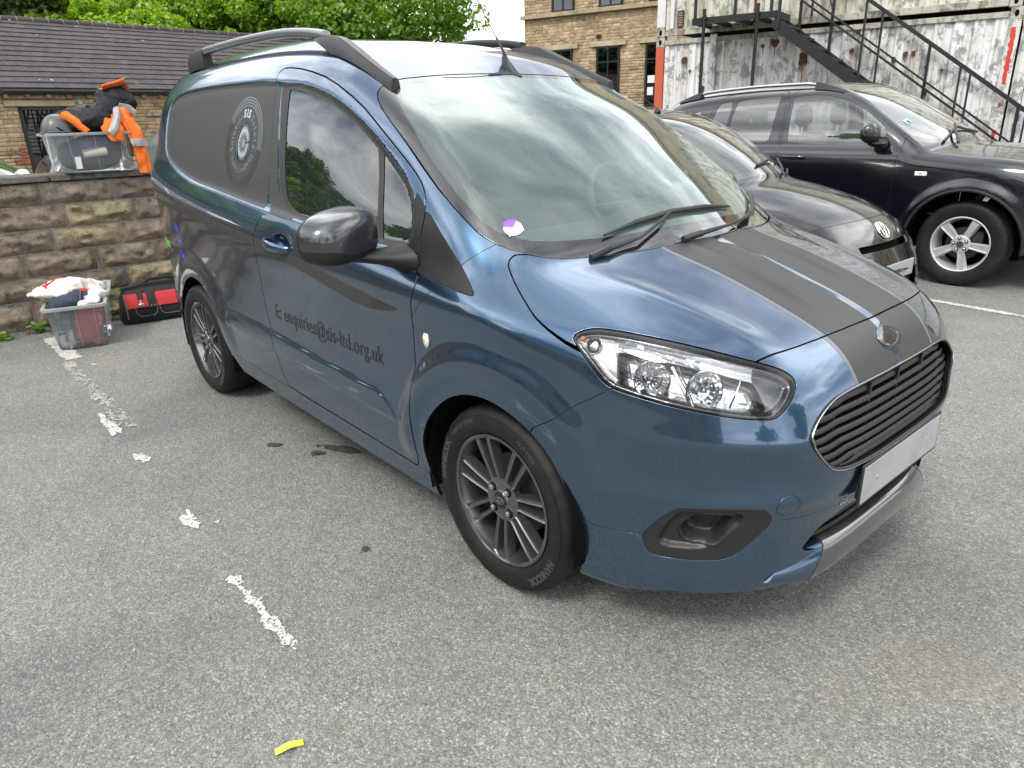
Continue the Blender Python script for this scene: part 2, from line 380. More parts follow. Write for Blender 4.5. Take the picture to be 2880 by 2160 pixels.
def renormal(M):
    P, N, T = M; n = np.cross(P[T[:, 1]] - P[T[:, 0]], P[T[:, 2]] - P[T[:, 0]]); V = np.zeros_like(P)
    for k in range(3): np.add.at(V, T[:, k], n)
    V /= np.maximum(np.linalg.norm(V, axis=1), 1e-12)[:, None]; return P, V, T
# ------------------------------------------------------------------ materials
MATS = {}
def pbr(name, col, rough=.5, metal=0.0, coat=0.0, coat_r=.03, spec=.5, trans=0.0, ior=1.5, emit=None, sheen=0, bump=None, noise=None):
    if name in MATS: return MATS[name]
    m = bpy.data.materials.new(name); m.use_nodes = True; b = m.node_tree.nodes['Principled BSDF']; nt = m.node_tree
    b.inputs['Base Color'].default_value = (*col, 1); b.inputs['Roughness'].default_value = rough; b.inputs['Metallic'].default_value = metal
    b.inputs['Coat Weight'].default_value = coat; b.inputs['Coat Roughness'].default_value = coat_r; b.inputs['Specular IOR Level'].default_value = spec
    b.inputs['Transmission Weight'].default_value = trans; b.inputs['IOR'].default_value = ior
    if sheen: b.inputs['Sheen Weight'].default_value = sheen
    if emit: b.inputs['Emission Color'].default_value = (*emit[:3], 1); b.inputs['Emission Strength'].default_value = emit[3]
    if noise or bump:
        tc = nt.nodes.new('ShaderNodeTexCoord')
    if noise:   # (scale, second colour, lo, hi)
        nz = nt.nodes.new('ShaderNodeTexNoise'); nz.inputs['Scale'].default_value = noise[0]; nz.inputs['Detail'].default_value = 8; nz.inputs['Roughness'].default_value = .65; nt.links.new(tc.outputs['Object'], nz.inputs['Vector'])
        r = nt.nodes.new('ShaderNodeValToRGB'); r.color_ramp.elements[0].position = noise[2]; r.color_ramp.elements[1].position = noise[3]
        r.color_ramp.elements[0].color = (*col, 1); r.color_ramp.elements[1].color = (*noise[1], 1); nt.links.new(nz.outputs['Fac'], r.inputs[0]); nt.links.new(r.outputs[0], b.inputs['Base Color'])
    if bump:    # (scale, strength, distance)
        nz = nt.nodes.new('ShaderNodeTexNoise'); nz.inputs['Scale'].default_value = bump[0]; nz.inputs['Detail'].default_value = 6; nt.links.new(tc.outputs['Object'], nz.inputs['Vector'])
        bp = nt.nodes.new('ShaderNodeBump'); bp.inputs['Strength'].default_value = bump[1]; bp.inputs['Distance'].default_value = bump[2]; nt.links.new(nz.outputs['Fac'], bp.inputs['Height']); nt.links.new(bp.outputs[0], b.inputs['Normal'])
    MATS[name] = m; return m
def glassy(name, tint=(.8, .9, .87), ior=1.5, rough=0.0, dirt_or_haze=0.0, boost=1.0, haze_col=(.6, .62, .6), gtint=(1, 1, 1)):
    """thin sheet glass: fresnel mirror over tinted transparency"""
    if name in MATS: return MATS[name]
    m = bpy.data.materials.new(name); m.use_nodes = True; nt = m.node_tree; nt.nodes.clear(); o = nt.nodes.new('ShaderNodeOutputMaterial')
    tr = nt.nodes.new('ShaderNodeBsdfTransparent'); tr.inputs[0].default_value = (*tint, 1); gl = nt.nodes.new('ShaderNodeBsdfGlossy'); gl.inputs['Roughness'].default_value = rough; gl.inputs[0].default_value = (*gtint, 1)
    fr = nt.nodes.new('ShaderNodeFresnel'); fr.inputs['IOR'].default_value = ior; mx = nt.nodes.new('ShaderNodeMixShader'); ml = nt.nodes.new('ShaderNodeMath'); ml.operation = 'MULTIPLY'; ml.inputs[1].default_value = boost; ml.use_clamp = True
    nt.links.new(fr.outputs[0], ml.inputs[0]); nt.links.new(ml.outputs[0], mx.inputs[0]); nt.links.new(tr.outputs[0], mx.inputs[1]); nt.links.new(gl.outputs[0], mx.inputs[2])
    last = mx
    if dirt_or_haze:
        df = nt.nodes.new('ShaderNodeBsdfDiffuse'); df.inputs[0].default_value = (*haze_col, 1); m2 = nt.nodes.new('ShaderNodeMixShader'); m2.inputs[0].default_value = dirt_or_haze
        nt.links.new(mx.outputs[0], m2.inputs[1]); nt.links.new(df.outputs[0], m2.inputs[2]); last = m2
    nt.links.new(last.outputs[0], o.inputs[0]); MATS[name] = m; return m
BLUE = pbr('blue_metallic_paint', (.045, .099, .178), .25, .92, 1.0, .010); BLUE.node_tree.nodes['Principled BSDF'].inputs['Coat IOR'].default_value = 1.72
def _paint_flake(m, sc_=900, amt=.06):
    nt = m.node_tree; b = nt.nodes['Principled BSDF']; tc = nt.nodes.new('ShaderNodeTexCoord'); nz = nt.nodes.new('ShaderNodeTexNoise'); nz.inputs['Scale'].default_value = 2.2; nz.inputs['Detail'].default_value = 5
    mr = nt.nodes.new('ShaderNodeMapRange'); mr.inputs['To Min'].default_value = .012; mr.inputs['To Max'].default_value = amt; nt.links.new(tc.outputs['Object'], nz.inputs['Vector']); nt.links.new(nz.outputs['Fac'], mr.inputs['Value']); nt.links.new(mr.outputs[0], b.inputs['Coat Roughness'])
_paint_flake(BLUE, amt=.05)
MATTE = pbr('matte_charcoal_wrap', (.040, .040, .041), .44, 0, 0, spec=.42)
PLASTIC = pbr('black_textured_plastic', (.014, .014, .0145), .5, 0, 0, spec=.35, bump=(900, .12, .0006))
PLASTIC2 = pbr('grey_black_plastic', (.018, .019, .020), .40, spec=.4)
RUBBER_M = pbr('window_rubber', (.025, .024, .024), .45)
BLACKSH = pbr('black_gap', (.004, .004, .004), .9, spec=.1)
FRIT_M = pbr('ceramic_black_glass', (.01, .01, .011), .03, spec=.7, coat=1.0, coat_r=.0)
GLASSW = glassy('windscreen_glass', (.70, .88, .83), 1.62, dirt_or_haze=.085, boost=1.9, haze_col=(.50, .62, .59), gtint=(.92, 1, .98))  # pale teal haze colour paints in mirrored cloud and scattered light
GLASSD = glassy('side_glass', (.50, .60, .57), 1.60, dirt_or_haze=.02, boost=1.7, haze_col=(.5, .6, .57))
GLASSC = glassy('lamp_lens', (.97, .98, .98), 1.45)
CHROME = pbr('chrome', (.86, .87, .88), .06, 1.0)
RAILS = pbr('rail_satin_grey', (.30, .31, .315), .34, .9)
SATIN = pbr('satin_silver', (.50, .51, .52), .28, 1.0)
GUN = pbr('gunmetal_wheel', (.13, .133, .142), .26, .8, .8, .06)
TYRE = pbr('tyre_rubber', (.008, .008, .0085), .60, spec=.3, noise=(14, (.017, .0165, .016), .45, .75))
STEEL = pbr('dark_steel', (.09, .085, .08), .5, .8)
GREYTRIM = pbr('grey_front_trim', (.12, .115, .12), .22, .7, 1.0, .05)
MIRRC = pbr('gunmetal_mirror_cap', (.055, .058, .066), .3, .7, 1.0, .015)
CABIN = pbr('grey_cabin_trim', (.09, .092, .095), .7)
CABINL = pbr('pale_cabin_lining', (.34, .345, .34), .8)
SEAT = pbr('dark_seat_cloth', (.045, .046, .05), .9, sheen=.2)
# ------------------------------------------------------------------ shape of the panel van (x forward, z up, front axle at x=0)
_Zc = tab([(-3.4, 1.60), (-3.2, 1.69), (-3.0, 1.73), (-2.5, 1.762), (-2.0, 1.772), (-1.6, 1.763), (-1.3, 1.738), (-1.1, 1.705), (-.9, 1.648), (-.772, 1.588),
           (-.5, 1.462), (-.2, 1.286), (.0, 1.160), (.17, 1.046), (.3, 1.012), (.5, .952), (.65, .896), (.74, .852), (.80, .802), (.845, .73), (.9, .6)], .045, spline=True)
_Ysec = tab([(.10, .765), (.20, .785), (.30, .800), (.38, .812), (.50, .818), (.56, .812), (.66, .810), (.80, .818), (.90, .832), (.955, .836), (1.0, .828), (1.06, .803), (1.10, .784), (1.2, .757), (1.35, .712), (1.5, .662), (1.7, .585), (1.9, .5)], .016)
_Ytap = tab([(-3.6, .20), (-3.3, .115), (-3.0, .055), (-2.6, .022), (-2.2, .008), (-1.6, 0), (-.3, 0), (.1, .006), (.4, .03), (.7, .07), (1.0, .14)], .10, spline=True)
_Xc = tab([(.10, .74), (.20, .79), (.26, .815), (.34, .81), (.42, .825), (.5, .845), (.6, .850), (.7, .845), (.78, .83), (.86, .80), (1.0, .72)], .035, spline=True)
_P = lambda a: 1.16 * np.abs(a) ** 3.93
_dP = lambda a: (_P(a + .01) - _P(a - .01)) / .02
_dZ = lambda x: (_Zc(x + .01) - _Zc(x - .01)) / .02
_cam = tab([(-3.4, .16), (-2.8, .07), (-1.5, .06), (-.8, .10), (-.4, .04), (.0, .02), (.2, .06), (.4, .10), (.6, .13), (.8, .15)], .08, spline=True)
_swp = tab([(-1.6, 0), (-1.0, .06), (-.77, .10), (-.3, .30), (.1, .42), (.3, .30), (.5, .12), (.9, .05)], .10, spline=True)
_kts = tab([(-3.4, .22), (-1.2, .17), (-.8, .13), (-.45, .09), (-.1, .11), (.1, .18), (.5, .20), (.9, .20)], .10, spline=True)
ARCH_F = (-.015, .31, .343); ARCH_R = (-2.455, .31, .356)
_belt = tab([(-3.2, 1.30), (-2.7, 1.215), (-2.4, 1.175), (-2.0, 1.135), (-1.4, 1.095), (-.9, 1.06), (-.3, 1.0), (.1, .96), (.5, .92)], .08, spline=True)
CAPS = chaikin([(-2.06, .50), (-2.03, .568), (-1.5, .556), (-1.0, .525), (-.64, .512), (-.57, .49), (-.515, .435), (-.53, .425), (-.8, .437), (-1.2, .455), (-1.6, .47), (-2.0, .485)], 1)
REARREC = chaikin([(-2.662, 1.582), (-2.295, 1.598), (-1.91, 1.597), (-1.56, 1.587), (-1.478, 1.578), (-1.315, 1.57), (-1.204, 1.552), (-1.046, 1.515), (-.895, 1.459), (-.777, 1.405), (-.662, 1.342), (-.445, 1.21), (-.385, 1.04), (-.57, 1.027), (-1.167, 1.066), (-1.45, 1.084), (-1.788, 1.1144), (-2.004, 1.134), (-2.327, 1.160), (-2.597, 1.212), (-2.766, 1.272), (-2.795, 1.345), (-2.809, 1.467), (-2.768, 1.546)], 2)
def _grid_tab(fn, x0, x1, z0, z1, h=.007):
    gx = np.arange(x0, x1, h); gz = np.arange(z0, z1, h); X_, Z_ = np.meshgrid(gx, gz, indexing='ij'); G = fn(X_, Z_)
    def ev(x, z):
        u = np.clip((x - x0) / h, 0, len(gx) - 1.001); v = np.clip((z - z0) / h, 0, len(gz) - 1.001); i = u.astype(int); j = v.astype(int); fu, fv = u - i, v - j
        return G[i, j] * (1 - fu) * (1 - fv) + G[i + 1, j] * fu * (1 - fv) + G[i, j + 1] * (1 - fu) * fv + G[i + 1, j + 1] * fu * fv
    return ev
_vdisp = _grid_tab(lambda x, z: .006 * (1 - sstep(-.004, .006, sdf(CAPS, x, z))) - .009 * (1 - sstep(-.022, .006, sdf(REARREC, x, z))) - .024 * np.exp(-((x + 1.285) / .085) ** 2 - ((z - .975) / .034) ** 2), -3.4, .4, .1, 1.8)
def van_F(x, y, z):
    a = np.sqrt(y * y + 1e-8)
    # shoulder height follows the rising belt line: warp z in the side section
    dz = _belt(x) - 1.085
    zz = z - dz * sstep(.70, 1.02, z)
    Y = _Ysec(zz) - _Ytap(x)
    Y = Y - .018 * sstep(-1.2, -.3, x) * sstep(1.05, 1.3, z) * (1 - sstep(.0, .4, x))
    rf = np.hypot(x - ARCH_F[0] + 0 * z, z - ARCH_F[1]); ang = sstep(.25, .45, z)
    Y = Y + (.030 * (1 - sstep(.435, .52, rf)) - .012 * (1 - sstep(.36, .43, rf))) * ang * (1 - sstep(.80, .9, z))
    rr = np.hypot(x - ARCH_R[0], (z - ARCH_R[1]))
    Y = Y + (.016 * (1 - sstep(.38, .50, rr))) * ang * (1 - sstep(.85, .95, z))
    Y = Y + _vdisp(x + 0 * z, z + 0 * x)
    f_side = (a - Y) * .96
    xs = x + _swp(x) * a * a
    Zt = _Zc(xs) - _cam(x) * a * a
    hoodm = sstep(.10, .3, x) * (1 - sstep(.48, .69, x))
    Zt = Zt + hoodm * (.010 * np.exp(-((a - .150) / .024) ** 2) - .004 * np.exp(-((a - .0) / .07) ** 2))
    Zt = Zt + sstep(.05, .35, x) * (1 - sstep(.56, .74, x)) * .010 * np.exp(-((a - (.60 - .22 * x)) / .055) ** 2)
    f_top = (z - Zt) / np.sqrt(1 + _dZ(xs) ** 2)
    bul = .012 * np.exp(-((z - .655) / .035) ** 2) * sstep(.35, .5, a) - .010 * np.exp(-((z - .56) / .05) ** 2) * sstep(.35, .55, a) + .006 * np.exp(-((z - .49) / .02) ** 2) * sstep(.3, .45, a)
    f_front = (x - (_Xc(z) + bul - _P(a))) / np.sqrt(1 + _dP(a) ** 2)
    f_rear = -3.22 + .08 * sstep(1.0, 1.7, z) - x
    f = smax(f_top, f_side, _kts(x))
    f = smax(f, f_front, .10)
    f = smax(f, f_rear, .26)
    return smax(f, .16 - z, .03)
# ------------------------------------------------------------------ the blue panel van
van = thing('panel_van', 'blue compact panel van with charcoal bonnet stripes, roof rails and dark side panels', 'van', (0, 0, 0))
def vobj(name, M, mat, par=None, **k): return obj(name, M, mat, par or van, **k)
XZ = lambda poly, n=1: (lambda q, c=chaikin(poly, n): np.where(np.abs(q[:, 1]) > .42, sdf(c, q[:, 0], q[:, 2]), .5))
UZ = lambda poly, n=1: (lambda q, c=chaikin(poly, n): np.where((q[:, 0] > -.1), sdf(c, (q[:, 0] - np.abs(q[:, 1])) * .7071, q[:, 2]), .5))
XA = lambda poly, n=1, zmin=.5: (lambda q, c=chaikin(poly, n): np.where(q[:, 2] > zmin, sdf(c, q[:, 0], np.abs(q[:, 1])), .5))
P_GLASS = [(-1.4032, 1.5467), (-1.39, 1.548), (-1.2708, 1.5335), (-1.0949, 1.4974), (-0.9436, 1.4495), (-0.8229, 1.3947), (-0.715, 1.339), (-0.695, 1.327), (-0.609, 1.0542), (-1.15, 1.090), (-1.17, 1.0926), (-1.2559, 1.1196), (-1.3027, 1.1655), (-1.3569, 1.3212)]
P_QGLASS = [(-0.6662, 1.3219), (-0.66, 1.318), (-0.5846, 1.2644), (-0.4615, 1.195), (-0.4515, 1.1857), (-0.4105, 1.06), (-.417, 1.054), (-0.5692, 1.0491), (-.58, 1.053)]
P_RUBBER = [(-1.4785, 1.5742), (-1.46, 1.575), (-1.3153, 1.5662), (-1.2044, 1.5478), (-1.0457, 1.511), (-0.8947, 1.4552), (-0.7772, 1.4009), (-0.6624, 1.3381), (-0.4545, 1.2115), (-0.4465, 1.2035), (-0.3909, 1.045), (-0.5716, 1.0323), (-1.1668, 1.0709), (-1.2634, 1.089), (-1.3123, 1.1222), (-1.359, 1.175), (-1.4201, 1.3816)]
P_PLATE = [(-0.452, 1.215), (-0.3745, 1.1723), (-0.3633, 1.1308), (-0.3707, 1.0159), (-0.3516, 0.9804), (-0.3235, 0.9712), (-0.5277, 0.9846), (-0.5711, 1.0313), (-0.395, 1.043)]
P_SAIL = [(-0.369, 1.1678), (-0.23, 1.0722), (-0.0858, 0.9634), (-0.0659, 0.95), (-0.0697, 0.9423), (-0.3066, 0.9691), (-0.3473, 0.9776), (-0.3674, 1.0126), (-0.3602, 1.12)]
P_DOOR = [(-1.535, 1.5934), (-1.525, 1.6246), (-1.480, 1.6348), (-1.3082, 1.6166), (-1.0873, 1.57), (-0.8659, 1.4853), (-0.6836, 1.3893), (-0.4769, 1.2721), (-0.404, 1.2223), (-0.3705, 1.1725), (-0.362, 1.10), (-0.3654, 1.0126), (-0.3493, 0.9776), (-0.3216, 0.9673), (-0.3549, 0.8512), (-0.385, 0.6954), (-0.385, 0.4888), (-0.40, 0.3563), (-0.43, 0.278), (-0.445, .273), (-0.6008, 0.2790), (-0.9399, 0.2940), (-1.42, 0.312), (-1.45, .33), (-1.5038, 0.5277), (-1.5572, 0.6885), (-1.5331, 0.8506), (-1.4963, 1.0098), (-1.440, 1.089), (-1.527, 1.5688)]
P_DMATTE = [(-1.62, 1.5835), (-1.4814, 1.5744), (-1.4677, 1.504), (-1.4041, 1.2594), (-1.3761, 1.1742), (-1.321, 1.1278), (-1.1912, 1.0791), (-1.1991, 1.0597), (-1.46, 1.0828)]
P_RMATTE = [(-2.6617, 1.5718), (-2.2967, 1.5877), (-1.9122, 1.5869), (-1.56, 1.5860), (-1.42, 1.5840), (-1.26, 1.088), (-1.42, 1.0865), (-1.7898, 1.1202), (-2.0067, 1.140), (-2.3272, 1.1671), (-2.5977, 1.2202), (-2.756, 1.2783), (-2.7859, 1.3453), (-2.799, 1.467), (-2.7576, 1.5362)]
P_STRIPE = [(-3.05, 1.062), (-2.7914, 1.0472), (-2.3421, 1.0243), (-1.9233, 1.0032), (-1.5003, 0.9764), (-1.1056, 0.9335), (-0.8219, 0.8956), (-0.6483, 0.8741), (-0.5198, 0.8577), (-0.416, 0.8502), (-0.4255, 0.8424), (-0.5795, 0.8177), (-0.6906, 0.8174), (-0.8477, 0.8423), (-1.1257, 0.8891), (-1.507, 0.9399), (-1.939, 0.971), (-2.3654, 0.996), (-2.8, 1.020), (-3.05, 1.030)]
P_HOOD = [(-0.0334, 0.6593), (-0.037, 0.70), (0.003, 0.7184), (0.0625, 0.7412), (0.1223, 0.7603), (0.1601, 0.7687), (0.2139, 0.7685), (0.2688, 0.762), (.34, .745), (.47, .71), (.6, .62), (.648, .545), (.661, .4915), (.680, .40), (.7010, .2348), (.7115, 0), (.7115, -.2), (.19, -.2), (.1894, .0175), (.172, .2525), (.135, .4009), (.0831, .5197), (.0436, .5892)]
P_WS = [(-.748, -.2), (-0.7479, -0.0067), (-0.754, 0.163), (-0.7686, 0.3254), (-0.7854, 0.5255), (-0.812, 0.585), (-0.800, 0.6150), (-0.7147, 0.6431), (-0.4827, 0.6829), (-0.2852, 0.7149), (-0.1732, 0.7163), (-0.1077, 0.7005), (-.0374, .6593), (.0396, .5892), (.0791, .5197), (.131, .4009), (.168, .2525), (.1854, .0175), (.186, -.2)]
P_CLEAR = [(-.715, -.2), (-.716, 0), (-.722, .2), (-0.735, 0.453), (-0.748, 0.5343), (-0.738, 0.5706), (-0.7018, 0.5953), (-0.5364, 0.6451), (-0.37, 0.6781), (-0.2421, 0.6905), (-0.1392, 0.6854), (-0.0552, 0.6246), (0.0002, 0.5285), (0.0572, 0.3953), (0.0957, 0.2298), (0.112, 0.0), (.112, -.2)]
P_LAMP = [(-0.3418, 0.8813), (-0.323, 0.8926), (-0.297, 0.9014), (-0.2657, 0.9043), (-0.1964, 0.9004), (-0.0884, 0.8874), (0.0184, 0.8659), (0.1197, 0.8409), (0.1654, 0.8251), (0.1924, 0.8091), (0.201, 0.7945), (0.1981, 0.7808), (0.1848, 0.7582), (0.161, 0.7358), (0.1441, 0.7244), (0.1247, 0.7218), (0.0622, 0.7261), (-0.0168, 0.7353), (-0.0949, 0.7453), (-0.1735, 0.7577), (-0.2323, 0.7687), (-0.2513, 0.7751), (-0.2734, 0.7918), (-0.3011, 0.8264), (-0.3235, 0.8554)]
P_GRILLE = [(0.7, 0.752), (0.5166, 0.7505), (0.4267, 0.7501), (0.3623, 0.7479), (0.3159, 0.7422), (0.281, 0.7269), (0.2517, 0.7003), (0.2347, 0.673), (0.2357, 0.6608), (0.2581, 0.6252), (0.2984, 0.5783), (0.32, 0.5656), (.36, .556), (.45, .552), (.7, .550)]
P_FOG = [(-0.1585, 0.374), (-0.1256, 0.4273), (-0.0786, 0.4752), (-0.0546, 0.485), (0.132, 0.4877), (0.157, 0.4586), (0.165, 0.4406), (0.1359, 0.3971), (0.0914, 0.3463), (0.0597, 0.3257), (0.0269, 0.3193), (-0.055, 0.3166), (-0.12, 0.3168), (-0.1398, 0.3229), (-0.1506, 0.3438)]
P_FOGIN = [(-0.1197, 0.375), (-0.1001, 0.4239), (-0.0771, 0.4565), (-0.0593, 0.4682), (0.0788, 0.4757), (0.095, 0.4427), (0.0556, 0.402), (0.0139, 0.3602), (-0.0248, 0.3513), (-0.1087, 0.350)]
P_FOGHOLE = [(-0.0633, 0.3966), (-0.0617, 0.4175), (-0.0384, 0.4446), (-0.0263, 0.4509), (0.0627, 0.4534), (0.0703, 0.4436), (0.0377, 0.3854), (0.0227, 0.372), (-0.0453, 0.3686)]
P_INTAKE = [(0.2655, 0.3261), (0.3024, 0.3694), (0.3394, 0.3933), (0.40, 0.4093), (.7, .4093), (.7, .30), (.35, .30), (.28, .31)]

P0, N0, T0 = surf_net(van_F, (-3.4, -.036, .12), (1.0, .96, 1.84), .0125)
M = clip((P0, N0, T0), -P0[:, 1]); M[0][np.abs(M[0][:, 1]) < 1e-4, 1] = 0
zb = lambda q: np.interp(q[:, 0], [-3.3, -2.9, -2.1, -2.0, -.4, -.2, .3, .42, .56, .9], [.33, .28, .30, .242, .19, .18, .165, .17, .205, .215])
M = clip(M, zb(M[0]) - M[0][:, 2])
for cx, cz, r in (ARCH_F, ARCH_R):
    M = clip(M, np.where(M[0][:, 1] > .5, r - np.hypot(M[0][:, 0] - cx, M[0][:, 2] - cz), -1))
ws, M = take(M, XA(P_WS, 1, .95), .002)
lamp, M = take(M, UZ(P_LAMP, 1), .0018)
hood, M = take(M, XA(P_HOOD, 1, .70), .0026)
sail, M = take(M, XZ(P_SAIL, 1), .0012)
door, M = take(M, XZ(P_DOOR, 1), .0030)
rub, door = take(door, XZ(P_RUBBER, 1), .0006)
plate, door = take(door, XZ(P_PLATE, 1), .0008)
glass, rub = take(rub, XZ(P_GLASS, 1), .0004)
qglass, rub = take(rub, XZ(P_QGLASS, 1), .0004)
front = lambda q: -(np.minimum((q[:, 0] - np.abs(q[:, 1])) * .7071 - np.interp(q[:, 2], [.1, .55, .6175, .6958, .7664, .80, 1.0], [-.50, -.48, -.4453, -.3488, -.2485, -.20, .3]), 9))
bump, wing = take(M, lambda q: np.where(q[:, 0] > .1, np.maximum(front(q), -1), .5), .0026)
sill, wing = take(wing, lambda q: np.where((q[:, 0] > -2.15) & (q[:, 0] < -.25), q[:, 2] - np.interp(q[:, 0], [-2.1, -2.06, -1.44, -.94, -.60, -.25], [.335, .325, .309, .290, .2762, .262]), .5), .0018)
wingf, shell = take(wing, lambda q: np.where((q[:, 1] > .3), -(q[:, 0] + .47 + 0 * q[:, 2]), .5) + np.where(q[:, 2] > 1.02 - .0 * q[:, 0], .0, 0) + 0, .0) if False else (None, wing)
# front wing: ahead of the door edge and below the pillar joint
wj = lambda q: np.maximum(-(q[:, 0] + .46), (q[:, 2] - (1.062 + .9 * (q[:, 0] + .105))))
wingf, shell = take(shell, lambda q: np.where(q[:, 1] > .3, np.where(q[:, 0] > -.5, wj(q), .5), .5), .0018)
fog, bump = take(bump, UZ(P_FOG, 1), .0012)
_, bump = take(bump, UZ(P_GRILLE, 1), .0)
grille_area = _
_, bump = take(bump, UZ(P_INTAKE, 0), .0)
intake_area = _
lipz = lambda q: q[:, 2] - np.interp((q[:, 0] - np.abs(q[:, 1])) * .7071, [-.6, -.33, -.162, .166, .234, .8], [.37, .3709, .3732, .4404, .4377, .4377])
lip, bump = take(bump, lipz, .0016)
tow, bump = take(bump, lambda q: np.hypot((q[:, 0] - np.abs(q[:, 1])) * .7071 - .199, q[:, 2] - .484) - .031 + np.where(q[:, 0] < .5, 9, 0), .0013)
tail, shell = take(shell, XZ([(-3.4, 1.16), (-2.99, 1.16), (-2.955, 1.10), (-2.95, .80), (-2.98, .74), (-3.4, .74)], 1), .0015)
rbump, shell = take(shell, lambda q: np.where(q[:, 0] < -2.3, q[:, 2] - .60, .5), .0018)
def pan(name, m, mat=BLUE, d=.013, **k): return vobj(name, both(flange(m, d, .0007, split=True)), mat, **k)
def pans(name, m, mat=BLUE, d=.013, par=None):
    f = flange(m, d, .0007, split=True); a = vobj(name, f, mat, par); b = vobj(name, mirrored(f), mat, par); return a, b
pan('body_shell', shell); pan('bonnet', hood); pan('front_bumper', bump); pan('lower_valance', lip); pan('rear_bumper', rbump)
doors = pans('front_door', door); pans('front_wing', wingf); pans('sill', sill); pans('tail_lamp', tail, pbr('red_lamp', (.35, .01, .012), .08, coat=1)); pans('corner_sail_panel', sail, PLASTIC); pans('mirror_base_plate', plate, PLASTIC, .011)
pans('window_seal', rub, RUBBER_M, .006)
tw, tw2 = pans('towing_eye_cover', tow)
for m_, nm in ((glass, 'door_window'), (qglass, 'quarter_window')): pans(nm, offset(m_, -.003), GLASSD, .003)
clear, frit = take(ws, XA(P_CLEAR, 1, .9), .0)
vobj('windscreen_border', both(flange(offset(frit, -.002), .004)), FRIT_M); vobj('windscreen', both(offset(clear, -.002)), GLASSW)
# matte wrap laid 0.6 mm above the paint
def decal(name, src, field, mat, d=.0006, par=None, sides=True):
    m, _ = take(src, field, 0.0); m = flange(offset(m, d), d * .9, .0001)
    if sides: vobj(name, m, mat, par); vobj(name, mirrored(m), mat, par)
    else: vobj(name, both(m), mat, par)
decal('side_wrap_panel', shell, XZ(P_RMATTE, 2), MATTE)
decal('door_wrap_panel', door, XZ(P_DMATTE, 1), MATTE)
decal('side_stripe', shell, XZ(P_STRIPE, 1), MATTE); decal('side_stripe', door, XZ(P_STRIPE, 1), MATTE)
hs = lambda q: np.maximum(np.maximum(np.abs(q[:, 1]) - (.243 - .07 * np.maximum(q[:, 0] - .70, 0)), .020 - np.abs(q[:, 1])), -1)
st1 = lambda q: np.maximum(hs(q), np.where(q[:, 2] < .745, .1, -1))
decal('bonnet_stripe', hood, hs, MATTE); decal('bumper_stripe', bump, lambda q: np.maximum(st1(q), .044 - np.hypot((q[:, 0] - .762) * 1.9, q[:, 1] * .62)), MATTE)
SILVERV = pbr('silver_grey_pinstripe', (.15, .16, .17), .38, .2)
pin = lambda q: np.maximum(np.abs(np.abs(q[:, 1]) - (.253 - .07 * np.maximum(q[:, 0] - .70, 0))) - .0075, np.where(q[:, 2] < .745, .1, -1))
decal('pinstripe', hood, pin, SILVERV); decal('pinstripe', bump, pin, SILVERV)
# black inner skin closes every gap and paints in its shade
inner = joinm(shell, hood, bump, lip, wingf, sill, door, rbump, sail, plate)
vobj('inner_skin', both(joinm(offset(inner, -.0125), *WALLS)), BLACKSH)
# --- wheel housings, floor
mb = MB()
for cx, cz, r in (ARCH_F, ARCH_R):
    for s_ in (-1, 1):
        rings = []
        for k in range(25):
            t = math.radians(-15 + k * 210 / 24); rings.append([(cx + (r + .006) * math.cos(t), s_ * yy, cz + (r + .006) * math.sin(t)) for yy in (.80, .70, .50)])
        mb.loft(rings, caps=False, closed=False); mb.box((cx, s_ * .495, .36), (.74, .01, .66))
mb.box((-1.24, 0, .245), (1.66, 1.40, .06)); mb.box((-1.25, 0, .26), (3.4, .96, .05))
mb.build('underbody', BLACKSH, van)
